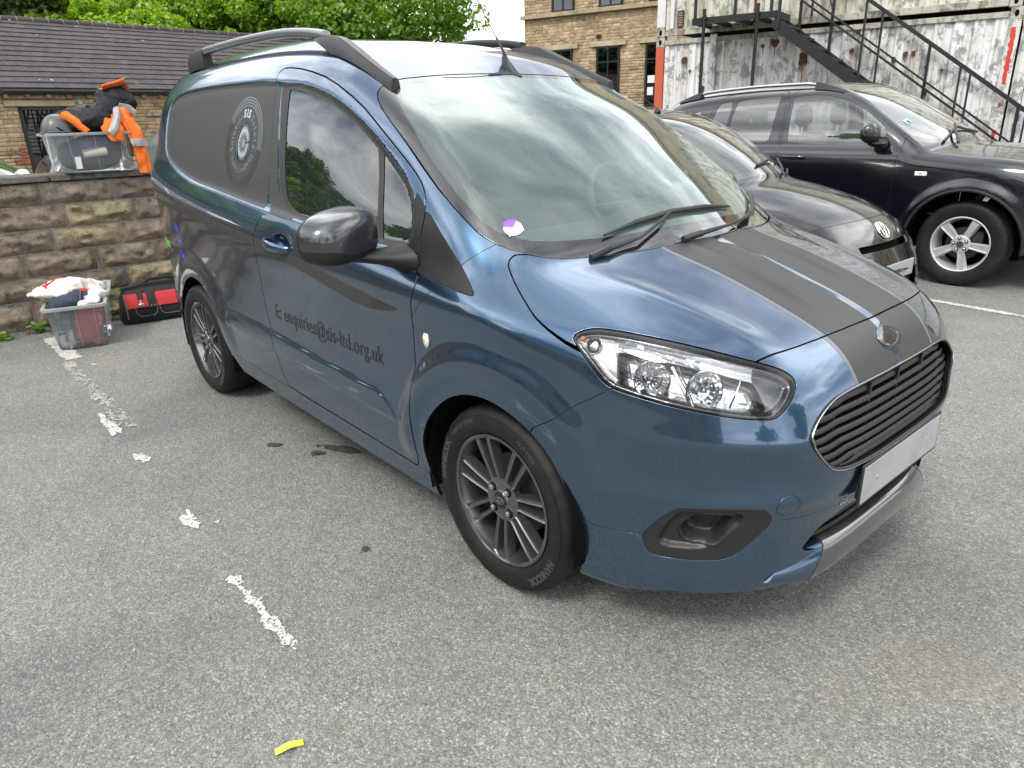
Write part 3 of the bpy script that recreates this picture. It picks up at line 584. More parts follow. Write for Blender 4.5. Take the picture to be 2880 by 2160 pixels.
# --- head lamps
def uz_point(u, z):
    ys = np.linspace(0, .80, 321); xs = ray_x(van_F, ys, np.full(321, z)); k = int(np.argmin(np.abs((xs - ys) * .7071 - u))); p = np.array([xs[k], -ys[k], z]); g = gradF(van_F, p[None])[0]; return p, g / np.linalg.norm(g)
def lamp_unit(s):
    mm = (lambda m: m) if s < 0 else mirrored
    fl = lambda p: (p[0], p[1] * -s, p[2])
    # geometry is worked out on the near side (y<0) and mirrored
    lampn = mirrored(lamp) if lamp[0][:, 1].mean() > 0 else lamp
    mm = (lambda m: m) if s < 0 else mirrored
    lens = vobj('headlamp', mm(flange(lampn, .004)), GLASSC)
    q = chaikin(P_LAMP, 1); U = lambda p: (p[:, 0] - np.abs(p[:, 1])) * .7071
    bz, _ = take(lampn, lambda p: -(sdf(q, U(p), p[:, 2]) + .006), 0.0); vobj('lamp_bezel', mm(offset(bz, -.0008)), pbr('lamp_seal', (.012, .012, .013), .25), lens)
    tub = subdivide(lampn, n=2); uu = U(tub[0]); zz = tub[0][:, 2]; sd = -sdf(q, uu, zz); top = np.interp(uu, [-.30, -.2, 0, .12, .19], [.893, .897, .868, .838, .805]) - zz
    inner_ = sstep(.010, .028, sd) * sstep(-.235, -.215, uu) * (1 - sstep(.105, .125, uu + .35 * (zz - .76))) * sstep(.030, .050, top + .0)
    d = .016 + .012 * sstep(.004, .02, sd) + .050 * inner_; tub = (tub[0] - tub[1] * d[:, None], tub[1], tub[2]); tub = renormal(tub)
    c_in = inner_[tub[2]].mean(1); cu = uu[tub[2]].mean(1); cs_ = sd[tub[2]].mean(1); ct = top[tub[2]].mean(1)
    white = (cu < -.238) & (cs_ > .012); chrome = (c_in > .75) & ~white; clr = (ct < .030) & (ct > .006) & (cu < .10) & (cs_ > .006) & ~white & ~chrome; dark = ~(white | chrome | clr)
    for nm, msk, mt in (('turn_signal_reflector', white, pbr('lamp_white_diffuser', (.80, .78, .80), .10, .6)), ('lamp_reflector', chrome, pbr('lamp_bright_reflector', (.80, .81, .82), .14, .95)), ('lamp_upper_strip', clr, pbr('lamp_ribbed_strip', (.50, .51, .53), .18, .8, bump=(420, .6, .003))), ('lamp_housing', dark, pbr('lamp_dark_housing', (.10, .10, .108), .22, .7, .6))):
        if msk.any(): vobj(nm, mm((tub[0], tub[1], tub[2][msk])), mt, lens)
    walls = flange(offset(lampn, -.0015), .030, .0); k = len(lampn[2]); vobj('lamp_rim', mm((walls[0], walls[1], walls[2][k:])), pbr('lamp_grey_rim', (.16, .16, .17), .3, .5), lens)
    for (u, z, R, sg) in ((-.150, .805, .044, 18), (-.022, .790, .046, 18)):
        p, n = uz_point(u, z); ax = Vector(n) * .55 + Vector((1, -.15, 0)) * .6; ax.normalize(); o = Vector(p) - Vector(n) * .030
        b = MB(); pr = [(R * .14, -.036), (R * .35, -.034), (R * .6, -.027), (R * .8, -.017), (R * .93, -.007), (R, 0), (R * 1.05, .003), (R * 1.09, -.004)]
        b.lathe(pr, fl(tuple(o)), (ax.x, ax.y * -s, ax.z), sg); b.sm = [False] * len(b.f); b.build('reflector_bowl', CHROME, lens)
        b = MB(); b.lathe([(0, .0), (.006, -.002), (.009, -.010), (.009, -.034)], fl(tuple(o)), (ax.x, ax.y * -s, ax.z), 14); b.build('bulb', pbr('bulb_grey', (.35, .35, .37), .12, .9), lens)
    for (u0, z0, u1, z1, w_, mt) in ((-.098, .842, -.060, .752, .010, CHROME), (-.085, .845, -.048, .752, .004, MATS['lamp_dark_housing']), (.070, .818, .036, .748, .005, CHROME), (-.190, .850, -.165, .772, .006, MATS['lamp_dark_housing'])):
        b = MB(); pts = []
        for t in np.linspace(0, 1, 7):
            p, n = uz_point(u0 + (u1 - u0) * t, z0 + (z1 - z0) * t); pts.append(fl(tuple(p - n * .026)))
        b.tube(pts, w_ * .5, 6); b.build('reflector_rib', mt, lens)
    p, n = uz_point(-.292, .872); b = MB(); b.lathe([(.0, .004), (.012, .002), (.020, -.004), (.022, -.012)], fl(tuple(p - n * .012)), (n[0], n[1] * -s, n[2]), 20); b.build('turn_signal_bowl', CHROME, lens)
    p, n = uz_point(-.312, .884); b = MB(); b.lathe([(0, .006), (.005, .004), (.006, -.003)], fl(tuple(p - n * .010)), (n[0], n[1] * -s, n[2]), 12); b.build('turn_bulb', pbr('amber_bulb', (.75, .16, .02), .15), lens)
    b = MB()
    for i in range(34):
        for r in range(2):
            t = i / 33; p, n = uz_point(-.225 + .19 * t, .886 - .012 * r - .028 * t - .006 * t * t)
            pp = p - n * .011; b.box(fl(tuple(pp)), (.0050, .0050, .0060), rz=.785 * -s)
    b.build('daylight_strip', pbr('lamp_prism', (.8, .82, .85), .08, .8), lens, kind='stuff')
    return lens
for s in (-1, 1): lamp_unit(s)
# --- fog lamp surrounds
for s in (-1, 1):
    m_ = subdivide(flange(fog, .012, .001), n=2); q = m_[0]; uu = (q[:, 0] - np.abs(q[:, 1])) * .7071
    si = sdf(chaikin(P_FOGIN, 1), uu, q[:, 2]); sh = sdf(chaikin(P_FOGHOLE, 1), uu, q[:, 2])
    dsp = -.016 * (1 - sstep(-.012, .002, si)) + .006 * (1 - sstep(.0, .006, np.abs(sh - .004))) - .030 * (1 - sstep(-.014, .0, sh)) - .018 * (1 - sstep(-.03, .01, sh)) * sstep(.02, -.06, uu)
    m_ = renormal((q + m_[1] * dsp[:, None], m_[1], m_[2]))
    vobj('fog_lamp_surround', m_ if s < 0 else mirrored(m_), PLASTIC2)
# --- grille: dark back, slats, struts, thin rim
def nose_x(y, z): return ray_x(van_F, np.atleast_1d(y).astype(float), np.atleast_1d(z).astype(float))
bb = MB(); bb.box((.54, 0, .50), (.30, .96, .52)); bb.build('backing_block', BLACKSH, van); vobj('grille_back', both(offset(grille_area, -.055)), BLACKSH); vobj('intake_back', both(offset(intake_area, -.05)), BLACKSH)  # plain black box added behind the openings to keep them dark
gp = chaikin(P_GRILLE, 1)
def width_at(z, poly):
    ys = np.linspace(0, .7, 141); x = nose_x(ys, np.full(141, z)); ins = sdf(poly, (x - ys) * .7071, np.full(141, z)) < -.004
    return ys[np.where(ins)[0].max()] if ins.any() else 0
def slat(z, w_, name, dx=.016, th=.0085, dp=.030, drop=0.010, mat=PLASTIC2, tilt=.35):
    n = 41; ys = np.linspace(-w_, w_, n); x = nose_x(ys, np.full(n, z)); rings = []
    for y, xx in zip(ys, x):
        zz = z - drop * float(sstep(w_ * .74, w_ * .90, abs(y)))
        f0 = xx - dx
        rings.append([(f0 - dp, y, zz + th - tilt * dp), (f0 - .004, y, zz + th), (f0, y, zz + th * .55), (f0 + .001, y, zz - th * .5), (f0 - .004, y, zz - th), (f0 - dp, y, zz - th - tilt * dp)])
    b = MB(); b.loft(rings, smooth=True); return b.build(name, mat, van)
for z in (.728, .703, .678, .653, .628, .603, .578, .562):
    slat(z - .004, width_at(z, gp) - .004, 'grille_slat')
for y in (-.34, -.17, 0, .17, .34):
    x0 = float(nose_x(y, .65)[0]) - .035; b = MB(); b.box((x0 - .01, y, .645 if abs(y) < .3 else .63), (.03, .008, .19 if abs(y) < .3 else .14)); b.build('grille_strut', PLASTIC2, van)

def outline_tube(poly, name, mat, r=.004, d=.001, closed=False, n=8):
    pts = []
    for u, z in poly:
        ys = np.linspace(0, .78, 157); xs = nose_x(ys, np.full(157, z)); du = (xs - ys) * .7071 - u
        k = np.where(np.diff(np.sign(du)))[0]
        if len(k) == 0: continue
        k = k[0]; t = du[k] / (du[k] - du[k + 1]); y = ys[k] + (ys[k + 1] - ys[k]) * t; x = xs[k] + (xs[k + 1] - xs[k]) * t
        pts.append((x + d, -y, z))
    return pts
gl = [p for p in chaikin(P_GRILLE, 2) if p[0] < .595]
left = outline_tube(gl, '', None); k0 = int(np.argmax([q[2] - 5 * (abs(q[1]) < .05) * 0 for q in left]))
right = [(x, -y, z) for x, y, z in left][::-1]
b = MB(); b.tube(left + right + [left[0]], .0042, 8, caps=False); b.build('grille_rim', PLASTIC2, van)
b = MB(); b.tube([(x + .003, y, z + (.003 if z > .65 else -.003)) for x, y, z in left + right] + [tuple(np.array(left[0]) + (.003, 0, .003))], .0018, 6, caps=False); b.build('grille_bright_line', SATIN, van)
ip = chaikin(P_INTAKE, 0)
for z in (.395, .366, .338): slat(z, max(width_at(z, ip) - .004, .2), 'intake_slat', dx=.020, th=.006, dp=.03, drop=0.0)
# --- lower front trim bar with painted end pieces
def bar_seg(y0, y1, mat, name, r0=1., r1=1., slant=0.):
    n = 25; rings = []
    for k in range(n):
        y = y0 + (y1 - y0) * k / (n - 1); sc_ = r0 + (r1 - r0) * k / (n - 1)
        xx = float(nose_x(min(abs(y), .6), .30)[0]); ring = []
        for j in range(16):
            t = 2 * math.pi * j / 16; ct, st = math.cos(t), math.sin(t)
            px = xx - .022 + .036 * sc_ * abs(ct) ** .7 * (1 if ct > 0 else -1); pz = .268 + .052 * sc_ * abs(st) ** .75 * (1 if st > 0 else -1)
            yy = y + slant * (pz - .268) * max(-1, min(1, y / .30)) * .9
            ring.append((px, yy, pz))
        rings.append(ring)
    b = MB(); b.loft(rings); b.build(name, mat, van)
bar_seg(-.352, .352, GREYTRIM, 'lower_trim_bar', slant=-.9)
for s in (-1, 1): bar_seg(s * .358, s * .475, BLUE, 'trim_bar_end', 1.0, .55, slant=-.9)
# --- number plate
b = MB(); px_ = float(nose_x(0, .48)[0]); b.box((px_ + .010, 0, .482), (.008, .52, .112), bev=.003)
npl = b.build('number_plate', pbr('plate_white', (.37, .38, .39), .38, noise=(9, (.27, .27, .27), .45, .75)), van)
b = MB(); b.box((px_ + .0095, 0, .482), (.007, .534, .126), bev=.003); b.build('plate_frame', PLASTIC2, npl)
for y_ in (-.17, .17): b = MB(); b.lathe([(.006, 0), (.005, .0025), (0, .003)], (px_ + .0138, y_, .482), (1, 0, 0), 12); b.build('plate_screw', pbr('screw_cap', (.30, .30, .30), .4), npl)
b = MB(); b.box((px_ + .001, 0, .482), (.014, .50, .09)); b.build('plate_backing', PLASTIC2, npl)
# --- badge on the nose: plain dark oval with raised ring
def nose_disc(y, z, ry, rz_, d, mat, name, ring=0, n=40):
    pts = []
    for k in range(n):
        t = 2 * math.pi * k / n; yy, zz = y + ry * math.cos(t), z + rz_ * math.sin(t); pts.append((yy, zz))
    P_ = np.array(pts); x = nose_x(P_[:, 0], P_[:, 1]); b = MB()
    if ring: b.tube([(x[i] + d, P_[i, 0], P_[i, 1]) for i in list(range(n)) + [0]], ring, 8, caps=False)
    else:
        c = float(nose_x(y, z)[0]); vs = [(x[i] + d * .3, P_[i, 0], P_[i, 1]) for i in range(n)]
        v2 = [(c + d + (x[i] - c) * .75, y + (P_[i, 0] - y) * .75, z + (P_[i, 1] - z) * .75) for i in range(n)]
        b.loft([vs, v2], caps=True)
    return b.build(name, mat, van)
nose_disc(0, .822, .055, .021, .003, pbr('badge_dark', (.05, .055, .065), .12, .6, 1), 'bonnet_badge'); nose_disc(0, .822, .057, .0225, .0015, GUN, 'badge_ring', .0022)
# --- roof rails
for s in (-1, 1):
    xs_ = [-2.80, -2.74, -2.68, -2.50, -2.3, -2.0, -1.7, -1.46, -1.29, -1.16, -1.04, -.95, -.87, -.82, -.765]
    top = [1.750, 1.775, 1.786, 1.795, 1.800, 1.803, 1.799, 1.783, 1.759, 1.724, 1.676, 1.637, 1.602, 1.582, 1.560]
    xi = np.linspace(-2.60, -1.28, 40); tp = tab(list(zip(xs_, top)), .035); rings = []; yv = lambda x: np.interp(x, [-2.7, -1.5, -1.17, -.76], [.530, .520, .520, .560])
    for x in xi:
        c = tp(x); yy = yv(x) * s; ring = []
        for j in range(14):
            t = 2 * math.pi * j / 14; ct, st = math.cos(t), math.sin(t)
            ring.append((x, yy + .021 * abs(ct) ** .6 * (1 if ct > 0 else -1) * 1.0, c - .019 + .018 * abs(st) ** .6 * (1 if st > 0 else -1)))
        rings.append(ring)
    b = MB(); b.loft(rings); b.build('roof_rail', RAILS if s < 0 else PLASTIC2, van)
    # front foot sweeps down to the windscreen corner
    rings = []
    for x in np.linspace(-1.36, -.755, 34):
        yy = float(yv(x)) * s; zr = float(ray_z(van_F, np.array([x]), np.array([yy]))[0]); c = float(tp(x)); lowz = np.interp(x, [-1.36, -1.28, -1.2], [c - .035, (c - .04 + zr) / 2, zr - .01]) if x < -1.2 else zr - .012
        hw = np.interp(x, [-1.36, -1.25, -1.0, -.76], [.020, .028, .030, .018]); c2 = max(c - np.interp(x, [-1.36, -1.22, -1.15], [.028, .010, 0]), zr + .006)
        rings.append([(x, yy - hw * 1.15, lowz), (x, yy - hw * .85, c2 - .010), (x, yy - hw * .5, c2), (x, yy + hw * .5, c2), (x, yy + hw * .85, c2 - .010), (x, yy + hw * 1.15, lowz)])
    b = MB(); b.loft(rings); b.build('rail_front_foot', PLASTIC2, van)
    rings = []
    for k, x in enumerate(np.linspace(-2.74, -2.52, 10)):
        yy = float(yv(x)) * s; zr = float(ray_z(van_F, np.array([x]), np.array([yy]))[0]); c = float(tp(x)) - .001 if x > -2.64 else float(np.interp(x, [-2.74, -2.70, -2.64], [1.748, 1.782, tp(-2.64) - .001]))
        rings.append([(x, yy - .025, zr - .01), (x, yy - .023, c - .012), (x, yy - .014, c + .001), (x, yy + .014, c + .001), (x, yy + .023, c - .012), (x, yy + .025, zr - .01)])
    b = MB(); b.loft(rings); b.build('rail_rear_foot', PLASTIC2, van)
# --- aerial
b = MB(); zr = float(ray_z(van_F, np.array([-.80]), np.array([0.]))[0]); rings = []
for t, w_, h in ((-.075, .006, .003), (-.04, .012, .010), (-.01, .016, .028), (.015, .013, .045), (.03, .008, .048), (.036, .004, .03)):
    x = -.80 - t; z0 = float(ray_z(van_F, np.array([x]), np.array([0.]))[0]); rings.append([(x, -w_, z0 - .004), (x, -w_ * .6, z0 + h * .7), (x, 0, z0 + h), (x, w_ * .6, z0 + h * .7), (x, w_, z0 - .004)])
b.loft(rings); b.build('aerial_base', PLASTIC2, van)
b = MB(); a0 = Vector((-.815, 0, zr + .045)); dr = Vector((-.20, 0, .262)).normalized()
b.tube([a0, a0 + dr * .02, a0 + dr * .085, a0 + dr * .09, a0 + dr * .46], [.0055, .0055, .0038, .0018, .0014], 8); b.build('aerial_mast', PLASTIC2, van)
# --- door mirror
def mirror_F(x, y, z):   # superellipsoid shell, local axes
    X, Y_, Z = x / .074, y / .150, z / .074
    Z2 = Z + .26 * Y_ * Y_ * (Z > 0) - .14 * Y_ + .12 * X
    return ((np.abs(X + .30 * Y_ ** 2) ** 2.8 + np.abs(Y_) ** 4.2 + np.abs(Z2) ** 3.6) ** (1 / 3.3) - 1) * .07
mm_ = surf_net(mirror_F, (-.13, -.18, -.14), (.13, .18, .14), .008)
def put(m, s, ang=math.radians(24), c=(-.490, .965, 1.098)):
    # face looks forward-outward on the near side
    P_, N_, T_ = m; R = np.array([[math.cos(ang), -math.sin(ang), 0], [math.sin(ang), math.cos(ang), 0], [0, 0, 1]])
    Pn = P_ @ R.T + np.array([c[0], -c[1], c[2]]); m2 = (Pn, N_ @ R.T, T_); return m2 if s < 0 else mirrored(m2)
for s in (-1, 1):
    cap, low = take(mm_, lambda q: np.maximum(-(q[:, 2] + .048 - .30 * np.maximum(q[:, 1] - .045, -.0) * 0 + .16 * np.minimum(q[:, 1] + .03, 0)), -(q[:, 0] + .045)), .0008)
    lowp, back = take(low, lambda q: -(q[:, 0] + .047), .0)
    mo = vobj('door_mirror', put(flange(cap, .006, mirror_plane=False), s), MIRRC); vobj('mirror_lower_cover', put(flange(offset(lowp, .001), .006, mirror_plane=False), s), PLASTIC, mo); vobj('mirror_back', put(offset(back, -.002), s), PLASTIC, mo)
    b = MB(); rings = []
    for t, (x, y, z), w_, h in ((0, (-.43, .800, 1.005), .105, .052), (.3, (-.44, .828, 1.010), .085, .038), (.6, (-.465, .870, 1.016), .070, .026), (1, (-.50, .94, 1.026), .060, .022)):
        rings.append([(x + w_ * math.cos(a) * .9, s * (y + .0 * math.cos(a)), z + h * math.sin(a) * (1 if math.sin(a) > 0 else .8)) for a in [2 * math.pi * k / 16 for k in range(16)]])
    b.loft(rings); b.build('mirror_arm', PLASTIC, mo)
    b = MB(); b.box((-.437, s * -.0, 0), (.001, .001, .001))
# --- door handles
for i, s in enumerate((-1, 1)):
    rings = []
    for k in range(15):
        t = k / 14; x = -1.395 + .215 * t; o = .034 * math.sin(math.pi * t) ** .55 + .004; y0 = .832; zc2 = .972 - .016 * t; hh = .013 + .006 * math.sin(math.pi * t)
        rings.append([(x, s * (y0 + o - .003 + .009 * math.cos(a)), zc2 + hh * math.sin(a)) for a in [2 * math.pi * j / 12 for j in range(12)]])
    b = MB(); b.loft(rings); b.build('door_handle', BLUE, doors[i])
# --- side repeater
for s in (-1, 1):
    yr = float(ray_y(van_F, np.array([-.30]), np.array([.77]))[0]); b = MB()
    b.lathe([(0, .010), (.010, .009), (.016, .005), (.0185, 0)], (-.30, s * yr, .770), (0, s, 0), 24); b.v = [(-.30 + (x + .30) * .80, y, .77 + (z - .77) * 1.25) for x, y, z in b.v]; rp = b.build('side_repeater', pbr('repeater_lens', (.75, .72, .62), .15, coat=1), van)
    b = MB(); b.tube([(-.30 + .0155 * math.cos(t), s * (yr + .001), .77 + .0245 * math.sin(t)) for t in [2 * math.pi * k / 24 for k in range(25)]], .0022, 6, caps=False); b.build('repeater_rim', CHROME, rp)
    b = MB(); b.lathe([(0, .0112), (.005, .0108)], (-.30, s * yr, .770), (0, s, 0), 12, caps=True); b.build('amber_core', pbr('amber_core', (.6, .25, .05), .3), rp)
# --- wipers
def wiper(arm, blade, s=1):
    b = MB(); b.tube(arm[:2], [.010, .011], 10); b.tube(arm[1:], [.009] + [.005] * (len(arm) - 2), 8); wo = b.build('wiper', PLASTIC2, van)
    b = MB(); b.tube(blade, [.004] + [.0085] * (len(blade) - 2) + [.004], 8); b.build('wiper_blade', pbr('wiper_rubber', (.012, .012, .012), .35), wo)
def on_ws(x, y, d): return (x, y, float(ray_z(van_F, np.array([float(x)]), np.array([float(y)]))[0]) + d)
wiper([on_ws(.105, -.50, .006), on_ws(.115, -.43, .016), on_ws(.125, -.30, .018), on_ws(.102, -.17, .024), on_ws(.080, -.10, .022)], [on_ws(.060, -.395, .010), on_ws(.066, -.25, .012), on_ws(.072, -.08, .014), on_ws(.072, .10, .012), on_ws(.060, .27, .008)])
wiper([on_ws(.185, -.17, .012), on_ws(.19, -.08, .020), on_ws(.175, .10, .020), on_ws(.115, .34, .022), on_ws(.07, .42, .02)], [on_ws(.135, .24, .012), on_ws(.095, .36, .018), on_ws(.03, .48, .018), on_ws(-.05, .60, .014), on_ws(-.10, .655, .010)])
# --- stickers, lettering
def on_side(V, T, cx, cz, s, d=.0012, ang=0., mirror=False):
    R = np.array([[math.cos(ang), -math.sin(ang)], [math.sin(ang), math.cos(ang)]]); V = V @ R.T
    x = cx + (V[:, 0] if s < 0 else -V[:, 0]); z = cz + V[:, 1]; y = ray_y(van_F, x, z); P_ = np.stack([x, s * y, z], 1)
    N_ = gradF(van_F, P_); N_ /= np.linalg.norm(N_, axis=1)[:, None]; return (P_ + N_ * d, N_, T if s < 0 else T)
def tri_ring(r0, r1, a0, a1, n, ry=1.0):
    t = np.linspace(a0, a1, n + 1); V = np.concatenate([np.stack([r0 * np.cos(t), r0 * np.sin(t) * ry], 1), np.stack([r1 * np.cos(t), r1 * np.sin(t) * ry], 1)])
    i = np.arange(n); return V, np.concatenate([np.stack([i, i + n + 1, i + n + 2], 1), np.stack([i, i + n + 2, i + 1], 1)])
LOGO_M = pbr('logo_gloss_blue_grey', (.20, .225, .25), .35); LOGO_D = pbr('logo_disc_gloss', (.030, .045, .062), .12, .0); LETB = pbr('lettering_black', (.016, .017, .02), .3)
for s in (-1, 1):
    LX, LZ = -1.765, 1.345
    for r0 in (.188, .177, .166, .155):
        full = r0 < 0
        V, T = tri_ring(r0 - .0035, r0, math.radians(-10), math.radians(150), 60); vobj('logo_ring', on_side(V, T, LX, LZ, s), LOGO_M)
        V, T = tri_ring(r0 - .0035, r0, math.radians(150), math.radians(350), 70); vobj('logo_ring', on_side(V, T, LX, LZ, s), pbr('logo_dark', (.030, .034, .040), .3))
    V, T = tri_ring(.0, .083, 0, 2 * math.pi, 48); vobj('logo_disc', on_side(V, T, LX, LZ, s), LOGO_D)
    V, T = arc_text('Safety Inspections Solutions ', .118, .040, math.radians(62)); vobj('logo_lettering', on_side(V, T, LX, LZ, s, .0014), LOGO_M)
    V, T = arc_text('SIS', .120, .046, math.radians(106), bold=.0016); vobj('logo_lettering', on_side(V, T, LX, LZ, s, .0014), pbr('logo_white', (.50, .52, .54), .3))
    Vs, Ts, bq = [], [], 0
    for k in range(16):
        a = 2 * math.pi * k / 16; V = np.array([(.020, -.004), (.052, -.0015), (.020, .004)]) @ np.array([[math.cos(a), math.sin(a)], [-math.sin(a), math.cos(a)]]); Vs.append(V); Ts.append(np.array([[0, 1, 2]]) + bq); bq += 3
    vobj('logo_star', on_side(np.concatenate(Vs), np.concatenate(Ts), LX, LZ, s, .0016), MATTE)
    for sg in (-1, 1):
        t = np.linspace(-1, 1, 21); up = np.stack([.06 * t * 0 + sg * (.062 - .030 * t * t), .070 * t], 1); dn = np.stack([sg * (.055 - .028 * t * t), .064 * t], 1); V = np.concatenate([dn, up]); i = np.arange(20)
        vobj('logo_eye', on_side(V, np.concatenate([np.stack([i, i + 21, i + 22], 1), np.stack([i, i + 22, i + 1], 1)]), LX, LZ, s, .0015), MATTE)
    V, T = text_tris('E: enquiries@sis-ltd.org.uk', .082, .0002, space=1.05); sp = V[:, 0].max() - V[:, 0].min(); V = V * np.array([.86 / sp, 1.12]); tx = V[T][:, :, 0].mean(1); [vobj('door_lettering', on_side(V, T[mk_], -1.015, .652, s, .0010, ang=math.radians(-1.0) * (1 if s < 0 else -1)), LETB) for mk_ in (tx < -.365, tx >= -.365)]; (pbr('lettering_black', (.016, .017, .02), .3))
    V, T = text_tris('Net', .075, .001); vobj('green_lettering', on_side(V, T, -2.93, .80, s), pbr('lettering_green', (.16, .75, .05), .4))
    V, T = text_tris('Sky', .065, .0); vobj('green_lettering', on_side(V, T, -2.95, .895, s), pbr('lettering_grey', (.28, .33, .36), .4))
    BM = pbr('sticker_blue', (.02, .04, .55), .3)
    V, T = tri_ring(.0, .05, 0.35, math.pi - .35, 24, 1.45); vobj('blue_sticker', on_side(V, T, -2.62, .87, s), BM)
    V, T = tri_ring(.0, .05, math.pi + .35, 2 * math.pi - .35, 24, 1.25); vobj('blue_sticker', on_side(V, T, -2.62, .80, s), BM)
    V, T = text_tris('BAFE', .042, .0008); vobj('blue_sticker', on_side(V, T, -2.62, .842, s), pbr('sticker_pale', (.12, .16, .6), .3)); V, T = text_tris('SP203-1', .022, .0); vobj('blue_sticker', on_side(V, T, -2.60, .715, s), BM)
# windscreen pass sticker (inside the glass) and GB letters
def on_top(V, T, ox, oy, d, ux=(-.22, 1.0), uy=(-1.0, -.1)):
    x = ox + V[:, 0] * ux[0] + V[:, 1] * uy[0]; y = oy + V[:, 0] * ux[1] + V[:, 1] * uy[1]; z = ray_z(van_F, x, y); P_ = np.stack([x, y, z], 1); N_ = gradF(van_F, P_); N_ /= np.linalg.norm(N_, axis=1)[:, None]; return (P_ + N_ * d, N_, T)
V, T = tri_ring(0, .034, 0, 2 * math.pi, 30, .62); st = vobj('windscreen_sticker', on_top(V * .9, T, -.095, -.622, .0008, ux=(.15, 1), uy=(-1.2, 0)), pbr('sticker_lilac', (.55, .35, .65), .4))
V, T = tri_ring(0, .034, .6, 2.6, 20, .62); vobj('sticker_band', on_top(V * .9, T, -.098, -.622, .0012, ux=(.15, 1), uy=(-1.2, 0)), pbr('sticker_purple', (.20, .08, .40), .4), st)
V, T = text_tris('PASSED', .016, .0006); vobj('sticker_lettering', on_top(V, T, -.083, -.622, .0016, ux=(.15, 1), uy=(-1.2, 0)), pbr('white_print', (.8, .8, .8), .5), st)
V, T = text_tris('GB', .028, .0); x = nose_x(V[:, 0] - .285, V[:, 1] + .437); vobj('plate_letters', (np.stack([x + .002, V[:, 0] - .285, V[:, 1] + .437], 1), np.tile([1., 0, 0], (len(V), 1)), T), pbr('lettering_pale', (.35, .38, .42), .5))
# --- cabin
hl, _ = take(shell, lambda q: np.where(q[:, 0] > -1.6, 1.35 - q[:, 2], .5), 0.0); vobj('headliner', flipm(both(offset(hl, -.03))), CABINL)
b = MB(); rings = []
for x, z in ((.12, .90), (.08, .995), (-.05, 1.035), (-.22, 1.055), (-.38, 1.045), (-.45, .99), (-.42, .80), (-.30, .45)):
    rings.append([(x - .10 * (abs(t) ** 2), t * .74, z - .02 * t * t + (.045 * math.exp(-((t * .74 - .36) / .16) ** 2) if -.3 > x > -.5 and z > .95 else 0)) for t in np.linspace(-1, 1, 25)])
b.loft(rings, caps=False, closed=False); b.build('dashboard', pbr('dash_grey', (.085, .088, .09), .6), van)
b = MB(); b.prism([(-.70, .30), (.70, .30), (.74, .95), (.66, 1.25), (.52, 1.58), (-.52, 1.58), (-.66, 1.25), (-.74, .95)], -1.60, -1.58, 'x'); b.build('bulkhead', CABINL, van)
for y in (-.38, .38):
    b = MB(); b.box((-1.0, y, .52), (.52, .50, .16), bev=.05); st_ = b.build('cabin_seat', SEAT, van, bevel=.02)
    b = MB(); b.box((0, 0, .33), (.14, .48, .66), bev=.05, M=Matrix.Rotation(math.radians(-14), 4, 'Y')); b.v = [(x - 1.28, yy + y, z + .52) for x, yy, z in b.v]; b.build('seat_back', SEAT, st_, bevel=.02)
    b = MB(); b.box((-1.46, y, 1.28), (.10, .26, .17), bev=.045); b.build('headrest', SEAT, st_, bevel=.02)
b = MB(); R = Matrix.Rotation(math.radians(62), 4, 'Y'); cw = Vector((-.60, .47, 1.05))
b.tube([cw + R @ Vector((.185 * math.cos(t), .185 * math.sin(t), 0)) for t in [2 * math.pi * k / 32 for k in range(33)]], .014, 8, caps=False); b.bar(cw + R @ Vector((0, -.18, 0)), cw + R @ Vector((0, .18, 0)), .05, .02); b.build('steering_wheel', CABIN, van)
b = MB(); b.box((-.60, .0, 1.47), (.03, .24, .07), bev=.012); b.build('rear_view_mirror', CABIN, van)

